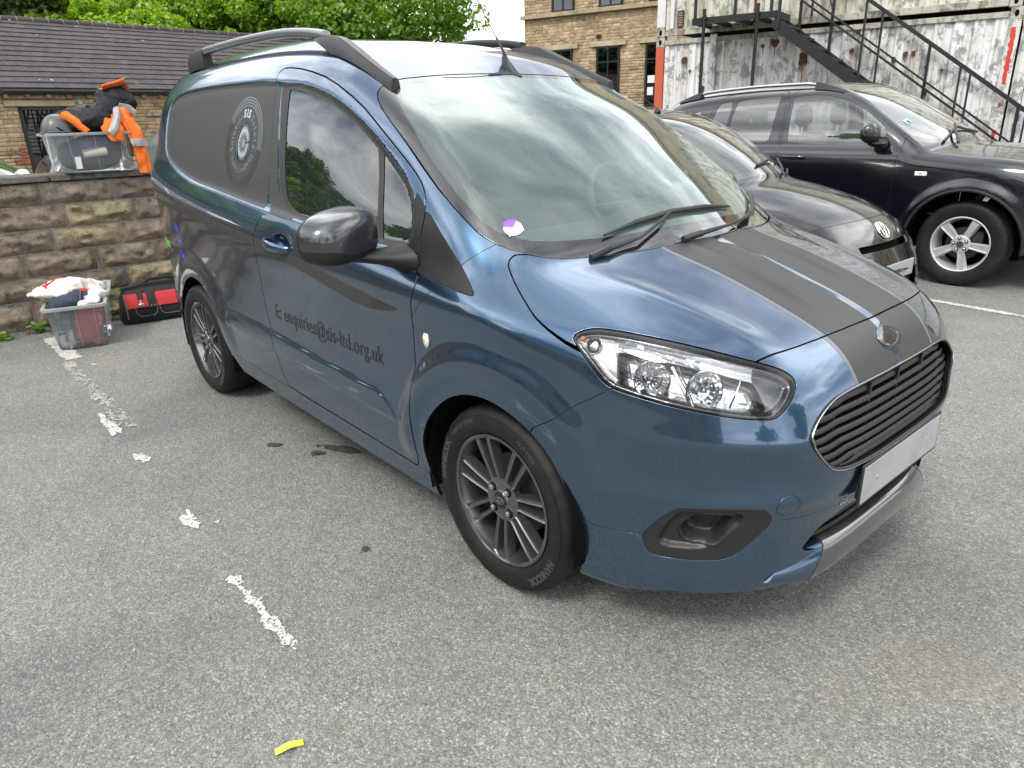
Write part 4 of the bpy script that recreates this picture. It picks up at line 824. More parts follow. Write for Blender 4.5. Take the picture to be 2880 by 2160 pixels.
# ------------------------------------------------------------------ wheels
def make_wheel(parent, c, s, R=.306, W=.20, rr=.214, spokes=7, twin=True, rimmat=GUN, nuts=4, bright=False, rot=0.0):
    """c: centre of outer wheel face; s: outward side (+1/-1 along y). Built around the origin of an Empty."""
    we = bpy.data.objects.new('wheel', None); C.objects.link(we); we.parent = parent; we.location = c; we.empty_display_size = .1
    o = lambda y: s * y
    b = MB(); sw = .014   # sidewall bulge
    prof = [(rr - .004, -.012), (rr + .006, .000), (rr + .018, .008), (R - .055, sw), (R - .03, .012), (R - .012, .002), (R - .003, -.016), (R, -.035)]
    gro = []
    for k in range(4):
        y0 = -.05 - k * (W - .09) / 3.3; gro += [(R, y0 + .004), (R - .007, y0), (R - .007, y0 - .008), (R, y0 - .012)]
    prof += gro + [(R - .004, -W + .02), (R - .02, -W), (R - .06, -W - .01), (rr, -W)]
    n = 96; rings = []
    for q, (r, h) in enumerate(prof):
        ring = []
        for k in range(n):
            t = 2 * math.pi * k / n; rad = r
            if q in (5, 6) and k % 3 == 0: rad = r - .004
            ring.append((rad * math.cos(t), o(h), rad * math.sin(t)))
        rings.append(ring)
    b.loft(rings, caps=False); b.build('tyre', TYRE, we)
    b = MB(); b.lathe([(rr, -.010), (rr + .002, .002), (rr - .004, .004), (rr - .010, .0), (rr - .013, -.014), (rr - .020, -.03), (rr - .024, -.06), (rr - .03, -W * .8)], (0, 0, 0), (0, s, 0), 72)
    b.build('rim', rimmat, we)
    b = MB(); b.lathe([(.135, -.085), (.130, -.08), (.06, -.078), (.0, -.078)], (0, 0, 0), (0, s, 0), 48); b.lathe([(.135, -.08), (.135, -.1)], (0, 0, 0), (0, s, 0), 48); b.box((.10, -s * .085, .06), (.09, .05, .10), bev=.01); b.build('brake_disc', STEEL, we)
    b = MB(); b.lathe([(rr - .03, -W * .82), (0, -W * .82)], (0, 0, 0), (0, s, 0), 40); b.build('wheel_back', BLACKSH, we)
    def spoke_sec(r, ang, off, w0, dep, y):
        # cross-section: flat front face, chamfered flank
        ca, sa = math.cos(ang), math.sin(ang); pts = []
        for (wf, h) in ((-w0, -dep), (-w0 * .62, 0), (-w0 * .30, -.0035), (w0 * .30, -.0035), (w0 * .62, 0), (w0, -dep)):
            lx, ly = r, off + wf; pts.append((lx * ca - ly * sa, o(y + h), lx * sa + ly * ca))
        return pts
    b = MB()
    for k in range(spokes):
        ang = rot + 2 * math.pi * k / spokes
        offs = ((-1, 1) if twin else (0,))
        for sg in offs:
            rings = []
            for r, y in ((.060, -.012), (.085, -.012), (.11, -.010), (.15, -.008), (.185, -.007), (rr - .010, -.008)):
                off = sg * (.0155 + .012 * (r - .06) / .15) if twin else 0
                wd = (.0098 + .0042 * (r - .06) / .15) if twin else (.026 + .016 * (r - .05) / .15)
                rings.append(spoke_sec(r, ang, off, wd, .030 if r > .1 else .02, y))
            b.loft(rings, caps=True, closed=True, smooth=False)
    b.build('spokes', rimmat, we)
    b = MB(); b.lathe([(.074, -.034), (.072, -.014), (.064, -.0105), (.034, -.010), (.031, -.006), (0, -.006)], (0, 0, 0), (0, s, 0), 28); b.build('hub', rimmat, we)
    b = MB(); b.lathe([(.0285, -.006), (.027, -.0035), (.012, -.002), (0, -.002)], (0, 0, 0), (0, s, 0), 32); hc = b.build('hub_cap', pbr('hub_cap_black', (.01, .01, .012), .25) if twin else SATIN, we)
    if twin:
        b = MB(); b.tube([(.021 * math.cos(t) * .9, o(-.0020), .010 * math.sin(t)) for t in [2 * math.pi * q / 24 for q in range(25)]], .0009, 5, caps=False); b.build('cap_oval', SATIN, hc)
        V, T = text_tris('Ford', .013, .0002, shear=.3); V = V * np.array([1, 1.1]); vv = np.stack([V[:, 0] * (1 if s < 0 else -1), np.full(len(V), o(-.0016)), V[:, 1]], 1); obj('cap_lettering', (vv, np.tile([0, float(s), 0], (len(V), 1)), T), SATIN, hc)
    for k in range(nuts):
        a = rot + math.radians(38) + 2 * math.pi * k / nuts; cx_, cz_ = .050 * math.cos(a), .050 * math.sin(a)
        b = MB(); b.lathe([(.0145, -.0095), (.0135, -.012)], (cx_, 0, cz_), (0, s, 0), 16, caps=True); b.build('nut_recess', BLACKSH, we)
        b = MB(); b.lathe([(.0095, -.010), (.0095, .001), (.006, .003), (0, .003)], (cx_, 0, cz_), (0, s, 0), 6); b.sm = [False] * len(b.f); b.build('wheel_nut', SATIN, we)
    b = MB(); b.tube([((rr - .028) * math.cos(3.7 + rot), o(-.03), (rr - .028) * math.sin(3.7 + rot)), ((rr - .045) * math.cos(3.7 + rot), o(-.012), (rr - .045) * math.sin(3.7 + rot))], .005, 8); b.build('valve', RUBBER_M, we)
    if twin:
        def tyretext(txt, a0, size, bold=.0006):
            V, T = arc_text(txt, .262, size, a0, bold=bold); V = V * np.array([1 if s < 0 else -1, 1]); rr_ = np.hypot(V[:, 0], V[:, 1]); yy = np.interp(rr_, [rr + .018, R - .055, R - .03], [.008, sw, .012]) + .0009
            obj('tyre_lettering', (np.stack([V[:, 0], s * yy, V[:, 1]], 1), np.tile([0, float(s), 0], (len(V), 1)), T), pbr('tyre_letter', (.045, .044, .043), .5), we)
        tyretext('OUTSIDE', math.radians(66), .020); tyretext('HANKOOK', math.radians(-22), .034, .0015); tyretext('HANKOOK', math.radians(182), .034, .0015); tyretext('VENTUS PRIME', math.radians(140), .018)
        b = MB()
        for rj in (.238, .280): b.tube([(rj * math.cos(t), o(np.interp(rj, [rr + .018, R - .055, R - .03], [.008, sw, .012]) + .0002), rj * math.sin(t)) for t in [2 * math.pi * q / 90 for q in range(91)]], .0011, 5, caps=False)
        b.build('tyre_ridge', TYRE, we)
    return we
for s in (-1, 1):
    make_wheel(van, (0, s * .793, .307), s, rot=math.radians(10)); make_wheel(van, (-2.489, s * .793, .307), s, rot=math.radians(31))
# ------------------------------------------------------------------ other cars, same method
def make_F(Zc, Ysec, Ytap, Xc, Pl, cam, swp, kts, rear, arches, flare=.03, kr=.2, kf=.10, bot=.2, fl_r=.08):
    def F(x, y, z):
        a = np.sqrt(y * y + 1e-8); Y = Ysec(z) - Ytap(x)
        for cx, cz, r in arches:
            rf = np.hypot(x - cx + 0 * z, z - cz); Y = Y + flare * (1 - sstep(r + .03, r + .03 + fl_r, rf)) * (1 - sstep(.85, .98, z))
        f = (a - Y) * .96; xs = x + swp(x) * a * a; s_ = (Zc(xs + .01) - Zc(xs - .01)) / .02
        f = smax((z - Zc(xs) + cam(x) * a * a) / np.sqrt(1 + s_ ** 2), f, kts(x))
        d = (Pl(a + .01) - Pl(a - .01)) / .02; f = smax(f, (x - Xc(z) + Pl(a)) / np.sqrt(1 + d * d), kf); f = smax(f, rear(z) - x, kr)
        return smax(f, bot - .03 - z, .03)
    return F
def rc(poly, r=.035):
    """keep long edges straight, round only the corners"""
    o = []; n = len(poly)
    for i in range(n):
        v = np.array(poly[i]); a = np.array(poly[i - 1]) - v; b = np.array(poly[(i + 1) % n]) - v; la, lb = np.hypot(*a), np.hypot(*b)
        o += [tuple(v + a * min(.4, r / la)), tuple(v + b * min(.4, r / lb))]
    return o
def half_body(F, lo, hi, h, arches, zb):
    m = surf_net(F, lo, hi, h); m = clip(m, -m[0][:, 1]); m[0][np.abs(m[0][:, 1]) < 1e-4, 1] = 0; m = clip(m, zb - m[0][:, 2])
    for cx, cz, r in arches: m = clip(m, np.where(m[0][:, 1] > .5, r - np.hypot(m[0][:, 0] - cx, m[0][:, 2] - cz), -1))
    return m
def car_floor(root, arches, x0, x1, w_, z=.27):
    b = MB()
    for cx, cz, r in arches:
        for s_ in (-1, 1):
            rings = []
            for k in range(17):
                t = math.radians(-12 + k * 204 / 16); rings.append([(cx + (r + .006) * math.cos(t), s_ * yy, cz + (r + .006) * math.sin(t)) for yy in (w_ - .03, w_ - .3)])
            b.loft(rings, caps=False, closed=False)
    b.box(((x0 + x1) / 2, 0, z), (x1 - x0, (w_ - .30) * 2, .08)); b.build('underbody', BLACKSH, root)
def seats(root, xs, z, mat=SEAT, w_=.36, tilt=-12):
    for x in xs:
        for y in (-w_, w_):
            b = MB(); b.box((x + .25, y, z), (.5, .48, .16), bev=.05); st_ = b.build('cabin_seat', mat, root, bevel=.02)
            b = MB(); b.box((0, 0, .30), (.12, .46, .60), bev=.05, M=Matrix.Rotation(math.radians(tilt), 4, 'Y')); b.v = [(p + x, q + y, r + z) for p, q, r in b.v]; b.build('seat_back', mat, st_, bevel=.02)
            b = MB(); b.box((x - .16, y, z + .74), (.09, .26, .20), bev=.045); b.tube([(x - .15, y - .06, z + .55), (x - .16, y - .06, z + .68)], .006, 6); b.tube([(x - .15, y + .06, z + .55), (x - .16, y + .06, z + .68)], .006, 6); b.build('headrest', mat, st_, bevel=.02)
BLACKP = pbr('dark_navy_paint', (.004, .0045, .0085), .25, .2, 1.0, .02); _paint_flake(BLACKP, amt=.09)
BLACKT = pbr('black_paint', (.008, .008, .008), .2, .1, 1.0, .015); _paint_flake(BLACKT, amt=.06)
GLASST = glassy('tinted_rear_glass', (.50, .55, .54), 1.55, dirt_or_haze=.05, boost=3.0)
GLASSF = glassy('car_glass', (.84, .92, .89), 1.58, dirt_or_haze=.03, boost=2.2)
# ---------------- dark sport utility car
suv = thing('estate_car', 'dark navy sport utility car with silver roof bars and five-spoke silver wheels', 'car', (-.50, 5.46, 0))
SA = ((0.0, .345, .425), (-2.635, .345, .415))
suv_F = make_F(tab([(-3.6, 1.38), (-3.3, 1.52), (-3.0, 1.60), (-2.5, 1.645), (-2.0, 1.66), (-1.5, 1.655), (-1.25, 1.625), (-1.05, 1.56), (-.7, 1.385), (-.4, 1.22), (-.24, 1.125), (.0, 1.10), (.4, 1.06), (.7, .99), (.80, .93), (.9, .8)], .04),
    tab([(.1, .80), (.25, .84), (.5, .865), (.8, .88), (.95, .882), (1.05, .865), (1.10, .835), (1.25, .805), (1.45, .745), (1.6, .69), (1.8, .60)], .02),
    tab([(-3.7, .16), (-3.3, .06), (-2.8, .01), (-2, 0), (-.2, 0), (.3, .01), (.8, .05)], .1), tab([(.1, .74), (.3, .80), (.5, .84), (.7, .84), (.9, .81), (1.1, .72)], .04),
    tab([(0, 0), (.3, .015), (.5, .06), (.65, .13), (.78, .26), (.9, .5)], .04), tab([(-3.5, .12), (-2, .08), (-1, .08), (0, .10), (.8, .18)], .1), tab([(-1.5, 0), (-1.1, .12), (-.2, .30), (.2, .1), (.8, 0)], .08),
    tab([(-3.4, .2), (-1.2, .14), (-.7, .10), (-.2, .10), (.3, .14), (.9, .2)], .08), tab([(0, -3.46), (.6, -3.46), (1.0, -3.42), (1.3, -3.32), (1.6, -3.1), (1.8, -2.9)], .05), SA, flare=.028, bot=.28)
m = half_body(suv_F, (-3.6, -.05, .2), (1.0, 1.0, 1.75), .022, SA, .30)
W1 = [(-1.64, 1.545), (-1.345, 1.54), (-1.116, 1.485), (-.953, 1.404), (-.79, 1.295), (-.72, 1.235), (-.73, 1.12), (-.78, 1.111), (-1.614, 1.125)]
W2 = [(-2.235, 1.52), (-1.80, 1.548), (-1.775, 1.54), (-1.80, 1.13), (-2.27, 1.135)]; W3 = [(-2.44, 1.48), (-2.40, 1.505), (-2.275, 1.52), (-2.31, 1.14), (-2.53, 1.15)]; W4 = [(-3.0, 1.335), (-2.62, 1.44), (-2.66, 1.30), (-2.95, 1.265)]
wsS, m = take(m, XA([(-1.18, -.2), (-1.17, 0), (-1.20, .35), (-1.235, .56), (-1.22, .60), (-.9, .68), (-.6, .735), (-.50, .745), (-.40, .60), (-.27, .3), (-.245, 0), (-.245, -.2)], 1, 1.0), .002)
gl = []
for pw in (W1, W2, W3, W4):
    g_, m = take(m, XZ(rc(pw), 1), .001); gl.append(g_)
hoodS, m = take(m, lambda q: np.where((q[:, 0] > -.6) & (q[:, 2] > .8), np.maximum(np.abs(q[:, 1]) - np.interp(q[:, 0], [-.5, 0, .6], [.76, .745, .68]), np.maximum(q[:, 0] - .70, -(q[:, 0] + .60))), .5), .004)
D1 = [(-1.665, 1.60), (-1.25, 1.585), (-.996, 1.505), (-.616, 1.274), (-.57, 1.20), (-.564, 1.10), (-.59, 1.02), (-.588, .50), (-.60, .42), (-.68, .36), (-1.55, .36), (-1.64, .42), (-1.672, 1.12)]
D2 = [(-2.45, 1.555), (-2.30, 1.575), (-1.70, 1.60), (-1.695, 1.12), (-1.665, .42), (-1.72, .36), (-2.05, .36), (-2.16, .62), (-2.40, .80), (-2.60, .90), (-2.60, 1.15)]
d1, m = take(m, XZ(rc(D1, .05), 1), .003); d2, m = take(m, XZ(rc(D2, .05), 1), .003)
bS, m = take(m, lambda q: np.where(q[:, 0] > .1, np.maximum(.20 + .45 * (q[:, 2] - .5) - q[:, 0] + .08, q[:, 2] - .82), .5), .003)
def so(n, mm, mat, d=.014, par=None): return obj(n, both(flange(mm, d)), mat, par or suv)
so('body_shell', m, BLACKP); so('bonnet', hoodS, BLACKP); so('front_bumper', bS, BLACKP)
for dd in (d1, d2): f_ = flange(dd, .014); obj('door', f_, BLACKP, suv); obj('door', mirrored(f_), BLACKP, suv)
for k, g_ in enumerate(gl): f_ = flange(offset(g_, -.004), .004); mt = GLASSF if k == 0 else GLASST; obj('side_window', f_, mt, suv); obj('side_window', mirrored(f_), mt, suv)
clr, fr_ = take(wsS, XA([(-1.14, -.2), (-1.15, .3), (-1.19, .55), (-.9, .645), (-.6, .70), (-.53, .69), (-.42, .55), (-.34, .3), (-.32, -.2)], 1, .9), .0)
obj('windscreen', both(offset(clr, -.003)), GLASSF, suv); obj('windscreen_border', both(offset(fr_, -.003)), FRIT_M, suv)
obj('inner_skin', both(offset(joinm(m, hoodS, bS, d1, d2), -.015)), BLACKSH, suv); car_floor(suv, SA, -3.3, .7, .86, .36)
for s_ in (-1, 1):
    b = MB(); xs_ = np.linspace(-2.75, -1.45, 24); rings = []
    for x in xs_:
        zr = float(ray_z(suv_F, np.array([x]), np.array([.62]))[0]); e_ = min(1, (x + 2.78) / .10, (-1.42 - x) / .12); rings.append([(x, s_ * (.62 + .016 * math.cos(a)), zr + .012 + .022 * e_ + .014 * math.sin(a)) for a in [2 * math.pi * k / 10 for k in range(10)]])
    b.loft(rings); b.build('roof_bar', SATIN, suv)
    for xa, xb in ((-2.98, -2.72), (-1.48, -1.20)):
        b = MB(); rings = []
        for x in np.linspace(xa, xb, 8):
            zr = float(ray_z(suv_F, np.array([x]), np.array([.62]))[0]); k_ = (x - xa) / (xb - xa); k_ = k_ if xa < -2 else 1 - k_; rings.append([(x, s_ * .585, zr - .01), (x, s_ * .60, zr + .004 + .044 * k_), (x, s_ * .64, zr + .004 + .044 * k_), (x, s_ * .66, zr - .015)])
        b.loft(rings); b.build('roof_bar_foot', PLASTIC2, suv)
    mir = surf_net(lambda x, y, z: ((np.abs(x / .065 + .2 * (y / .11) ** 2) ** 2.4 + np.abs(y / .115) ** 2.4 + np.abs(z / .082 + .10 * y / .11) ** 2.4) ** (1 / 2.4) - 1) * .06, (-.1, -.14, -.11), (.1, .14, .11), .012)
    tp_, lo_ = take(mir, lambda q: -(q[:, 2] + .025), .001); T_ = np.array([-.78, -.97, 1.215]); f2 = (lambda q: (q[0] + T_, q[1], q[2])) if s_ < 0 else (lambda q: mirrored((q[0] + T_, q[1], q[2])))
    mo = obj('door_mirror', f2(tp_), pbr('mirror_cap_black', (.02, .02, .022), .25, coat=.6), suv); obj('mirror_shell', f2(lo_), PLASTIC, mo)
    b = MB(); b.lathe([(0, .02), (.06, .016), (.075, 0), (.05, -.02), (0, -.03)], (-.74, s_ * .93, 1.13), (0, 0, 1), 20); b.tube([(-.72, s_ * .84, 1.12), (-.75, s_ * .92, 1.13)], [.05, .035], 10); b.build('mirror_arm', PLASTIC, mo)
    for xh in (-1.50,):
        b = MB(); rings = []
        for k in range(9):
            t = k / 8; rings.append([(xh - .11 + .22 * t, s_ * (.885 + .035 * math.sin(math.pi * t) ** .5 + .008 * math.cos(a)), 1.005 + .014 * math.sin(a)) for a in [2 * math.pi * j / 10 for j in range(10)]])
        b.loft(rings); b.build('door_handle', BLACKP, suv)
    yr = float(ray_y(suv_F, np.array([-.37]), np.array([.895]))[0]); b = MB(); b.box((-.37, s_ * yr, .895), (.095, .012, .034), bev=.004); rp = b.build('side_repeater', pbr('clear_repeater', (.8, .8, .8), .1, coat=1), suv); b = MB(); b.box((-.37, s_ * (yr + .004), .897), (.02, .008, .014)); b.build('amber_core', pbr('amber_core', (.6, .25, .05), .3), rp)
    make_wheel(suv, (0, s_ * .835, .345), s_, R=.345, rr=.222, spokes=5, twin=False, rimmat=pbr('silver_alloy', (.56, .56, .57), .30, .45), nuts=5, rot=math.radians(-8)); make_wheel(suv, (-2.635, s_ * .835, .345), s_, R=.345, rr=.222, spokes=5, twin=False, rimmat=MATS['silver_alloy'], nuts=5, rot=math.radians(20))
    for cx, cz, r in SA:
      b = MB(); b.tube([(cx + (r + .012) * math.cos(t), s_ * (ray_y(suv_F, np.array([cx + (r + .012) * math.cos(t)]), np.array([cz + (r + .012) * math.sin(t)]))[0] + .001), cz + (r + .012) * math.sin(t)) for t in [math.radians(-5 + 190 * k / 30) for k in range(31)]], .012, 8); b.build('arch_trim', PLASTIC2, suv)
seats(suv, (-1.55, -2.45), .62)
b = MB(); rings = [[(x - .1 * t * t, t * .76, z) for t in np.linspace(-1, 1, 15)] for x, z in ((-.30, 1.02), (-.45, 1.09), (-.75, 1.08), (-.80, .85))]; b.loft(rings, caps=False, closed=False); b.build('dashboard', CABIN, suv)
hl, _ = take(m, lambda q: np.where((q[:, 0] > -3.1) & (q[:, 0] < -.9), 1.5 - q[:, 2], .5), 0.0); obj('headliner', flipm(both(offset(hl, -.04))), CABINL, suv)
def suv_top(x, y, d): return (x, y, float(ray_z(suv_F, np.array([float(x)]), np.array([float(y)]))[0]) + d)
b = MB(); b.tube([suv_top(-.27, -.45, .02), suv_top(-.42, -.15, .04)], .012, 6); b.tube([suv_top(-.36, -.52, .012), suv_top(-.40, -.15, .03), suv_top(-.36, .25, .012)], .012, 6); b.build('wiper', PLASTIC2, suv)
b = MB(); p_ = suv_top(-.72, -.56, .0015); 
V, T = tri_ring(0, .055, math.pi / 4, 2 * math.pi + math.pi / 4, 4, .8); x = -.66 + V[:, 1] * .8; y = -.56 + V[:, 0]; z = ray_z(suv_F, x, y); stk = obj('windscreen_sticker', (np.stack([x, y, z + .001], 1), None, T), pbr('pale_sticker', (.55, .75, .70), .5), suv)
V = V * .62; x = -.65 + V[:, 1] * .8; y = -.56 + V[:, 0]; z = ray_z(suv_F, x, y); obj('sticker_print', (np.stack([x, y, z + .002], 1), None, T), pbr('blue_print', (.05, .28, .65), .5), stk)
b = MB(); b.tube([(-2.95, .0, 1.60), (-3.10, .0, 1.78)], [.005, .002], 6); b.build('aerial', PLASTIC2, suv)
# ---------------- black hatchback
hat = thing('hatchback_car', 'small glossy black hatchback parked between the blue van and the dark utility car', 'car', (-1.02, 2.98, 0))
HA = ((0.0, .30, .355), (-2.46, .30, .35))
hat_F = make_F(tab([(-3.2, 1.20), (-2.9, 1.38), (-2.4, 1.45), (-1.8, 1.47), (-1.4, 1.45), (-1.15, 1.40), (-.9, 1.31), (-.6, 1.155), (-.4, 1.03), (-.27, .955), (-.1, .925), (.15, .865), (.35, .79), (.48, .72), (.58, .62), (.66, .45)], .045),
    tab([(.1, .76), (.3, .81), (.6, .845), (.8, .845), (.9, .82), (1.1, .745), (1.3, .66), (1.5, .56)], .04), tab([(-3.3, .18), (-2.8, .06), (-2.2, 0), (-.5, 0), (0, .01), (.4, .06), (.8, .14)], .1),
    tab([(.1, .70), (.25, .76), (.45, .79), (.55, .77), (.62, .70), (.68, .62), (.8, .50), (1.0, .3)], .03), tab([(0, 0), (.2, .012), (.35, .045), (.5, .12), (.62, .22), (.72, .36), (.82, .6)], .05),
    tab([(-3.2, .16), (-2, .09), (-1, .12), (0, .16), (.6, .22)], .1), tab([(-1.5, 0), (-1.1, .15), (-.3, .45), (.2, .2), (.8, .1)], .1), tab([(-3, .2), (-1, .14), (-.3, .16), (.1, .26), (.7, .28)], .08),
    tab([(0, -3.0), (.8, -3.0), (1.2, -2.85), (1.5, -2.6)], .05), HA, flare=.02, bot=.2)
m = half_body(hat_F, (-3.1, -.05, .15), (.9, .95, 1.55), .022, HA, .22)
wsH, m = take(m, XA([(-1.13, -.2), (-1.13, .1), (-1.17, .45), (-1.17, .55), (-.9, .64), (-.5, .71), (-.40, .69), (-.30, .45), (-.255, .2), (-.25, -.2)], 1, .9), .002)
hdH, m = take(m, lambda q: np.where((q[:, 0] > -.5) & (q[:, 2] > .6), np.maximum(np.abs(q[:, 1]) - np.interp(q[:, 0], [-.4, 0, .3, .45], [.70, .69, .62, .45]), np.maximum(q[:, 0] - (.46 - .35 * q[:, 1] ** 2), -(q[:, 0] + .5))), .5), .003)
lpH, m = take(m, UZ([(-.40, .86), (-.30, .88), (-.20, .83), (-.13, .775), (-.15, .74), (-.20, .73), (-.28, .75), (-.38, .80)], 1), .002)
gw = []
for pw in ([(-1.55, 1.40), (-1.10, 1.335), (-.75, 1.15), (-.62, 1.05), (-.66, .98), (-1.58, .98)], [(-2.3, 1.36), (-1.65, 1.405), (-1.68, .98), (-2.25, 1.02)]):
    g_, m = take(m, XZ(rc(pw), 1), .001); gw.append(g_)
dH, m = take(m, XZ([(-1.62, 1.42), (-1.10, 1.36), (-.72, 1.16), (-.50, 1.02), (-.47, .9), (-.50, .3), (-1.6, .3)], 1), .003)
_, m = take(m, lambda q: np.where(q[:, 0] > .4, np.maximum(np.abs(q[:, 2] - .565) - .022, np.abs(q[:, 1]) - .36), .5), 0.0); gs_ = _
_, m = take(m, lambda q: np.where(q[:, 0] > .4, np.maximum(np.abs(q[:, 2] - .33) - .06, np.abs(q[:, 1]) - .42), .5), 0.0); gs2 = _
def ho(n, mm, mat, d=.014): return obj(n, both(flange(mm, d)), mat, hat)
ho('body_shell', m, BLACKT); ho('bonnet', hdH, BLACKT); f_ = flange(dH, .014); obj('door', f_, BLACKT, hat); obj('door', mirrored(f_), BLACKT, hat)
for s_ in (-1, 1):
    f_ = flange(lpH, .006); obj('headlamp', f_ if s_ < 0 else mirrored(f_), GLASSC, hat); f_ = offset(lpH, -.03); obj('lamp_housing', f_ if s_ < 0 else mirrored(f_), pbr('lamp_pale_housing', (.12, .12, .115), .2, .5), hat)
    make_wheel(hat, (0, s_ * .80, .30), s_, R=.30, rr=.20, spokes=5, twin=False, rimmat=MATS['silver_alloy'], nuts=5); make_wheel(hat, (-2.46, s_ * .80, .30), s_, R=.30, rr=.20, spokes=5, twin=False, rimmat=MATS['silver_alloy'], nuts=5)
    f_ = surf_net(lambda x, y, z: ((np.abs(x / .06) ** 2.4 + np.abs(y / .10) ** 2.4 + np.abs(z / .07) ** 2.4) ** (1 / 2.4) - 1) * .06, (-.1, -.12, -.1), (.1, .12, .1), .014); P_ = f_[0] + np.array([-.60, -.93, 1.03]); f_ = (P_, f_[1], f_[2]); (obj('door_mirror', f_, BLACKT, hat) if s_ < 0 else None)
for g_ in gw: f_ = flange(offset(g_, -.004), .004); obj('side_window', f_, GLASSF, hat); obj('side_window', mirrored(f_), GLASSF, hat)
clr, fr_ = take(wsH, XA([(-1.09, -.2), (-1.10, .1), (-1.13, .50), (-.9, .60), (-.5, .67), (-.44, .64), (-.38, .45), (-.335, .2), (-.33, -.2)], 1, .8), .0)
obj('windscreen', both(offset(clr, -.003)), GLASSF, hat); obj('windscreen_border', both(offset(fr_, -.003)), FRIT_M, hat)
obj('inner_skin', both(offset(joinm(m, hdH, dH), -.015)), BLACKSH, hat); car_floor(hat, HA, -2.9, .55, .82, .3); obj('grille_back', both(offset(joinm(gs_, gs2), -.05)), BLACKSH, hat)
seats(hat, (-1.55, -2.3), .48, w_=.34)
b = MB(); rings = [[(x - .1 * t * t, t * .68, z) for t in np.linspace(-1, 1, 15)] for x, z in ((-.34, .88), (-.5, .95), (-.8, .93), (-.85, .7))]; b.loft(rings, caps=False, closed=False); b.build('dashboard', CABIN, hat)
def hat_top(x, y, d): return (x, y, float(ray_z(hat_F, np.array([float(x)]), np.array([float(y)]))[0]) + d)
b = MB(); b.tube([hat_top(-.29, .15, .01), hat_top(-.36, .28, .03), hat_top(-.50, .44, .05)], [.012, .009, .006], 6); b.tube([hat_top(-.40, -.02, .012), hat_top(-.46, .25, .025), hat_top(-.53, .50, .012)], .010, 6); b.tube([hat_top(-.30, .25, .01), hat_top(-.44, .50, .03)], .008, 6); b.build('wiper', PLASTIC2, hat)
p_ = hat_top(-1.28, -.08, .0); b = MB(); b.lathe([(.03, -.004), (.02, .02), (.006, .035)], p_, (-.3, 0, 1), 12, caps=True); b.tube([(p_[0], p_[1], p_[2] + .03), (p_[0] - .22, p_[1], p_[2] + .14)], [.004, .002], 6); b.build('aerial', PLASTIC2, hat)
def hnose(y, z): return float(ray_x(hat_F, np.array([float(y)]), np.array([float(z)]))[0])
b = MB()
def ell(cy, cz, ry, rz_, r, d=.006): b.tube([(hnose(cy + ry * math.cos(t), cz + rz_ * math.sin(t)) + d, cy + ry * math.cos(t), cz + rz_ * math.sin(t)) for t in [2 * math.pi * k / 32 for k in range(33)]], r, 8, caps=False)
ell(0, .655, .066, .047, .006); ell(0, .655, .020, .044, .0045); ell(0, .672, .044, .020, .0045); b.build('nose_badge', CHROME, hat)
b = MB(); xx = hnose(0, .44) + .01; b.box((xx, 0, .40), (.008, .52, .11), bev=.003); b.build('number_plate', pbr('plate_grey', (.34, .35, .36), .4), hat)
p_ = hat_top(-.50, .30, -.10); b = MB(); b.lathe([(.02, 0), (.05, .01), (.06, .03), (.04, .05), (0, .055)], (-.50, .28, .955), (0, 0, 1), 14); b.build('dashboard_ornament', pbr('green_ornament', (.02, .45, .22), .4), hat)
b = MB(); b.lathe([(0, -.02), (.03, 0), (.034, .03), (.02, .05), (0, .055)], (-.50, .33, 1.0), (0, 0, 1), 12); b.build('dashboard_figure', pbr('pale_figure', (.5, .45, .36), .6), hat)
# ------------------------------------------------------------------ ground
def nodes(m): return m.node_tree.nodes, m.node_tree.links
def N_(nt, t, **k):
    n = nt.nodes.new(t)
    for a, b in k.items():
        if a in n.inputs: n.inputs[a].default_value = b
        else: setattr(n, a, b)
    return n
def ramp(nt, src, *stops, interp='LINEAR'):
    r = nt.nodes.new('ShaderNodeValToRGB'); r.color_ramp.interpolation = interp; el = r.color_ramp.elements
    while len(el) < len(stops): el.new(.5)
    for e_, (p, c) in zip(el, stops): e_.position = p; e_.color = (*c, 1) if len(c) == 3 else c
    nt.links.new(src, r.inputs[0]); return r.outputs[0]
def mixc(nt, f, a, b, mode='MIX'):
    m = nt.nodes.new('ShaderNodeMix'); m.data_type = 'RGBA'; m.blend_type = mode
    for s_, v in ((m.inputs['Factor'], f), (m.inputs['A'], a), (m.inputs['B'], b)):
        if isinstance(v, (int, float)): s_.default_value = v
        elif isinstance(v, tuple): s_.default_value = (*v, 1) if len(v) == 3 else v
        else: nt.links.new(v, s_)
    return m.outputs['Result']
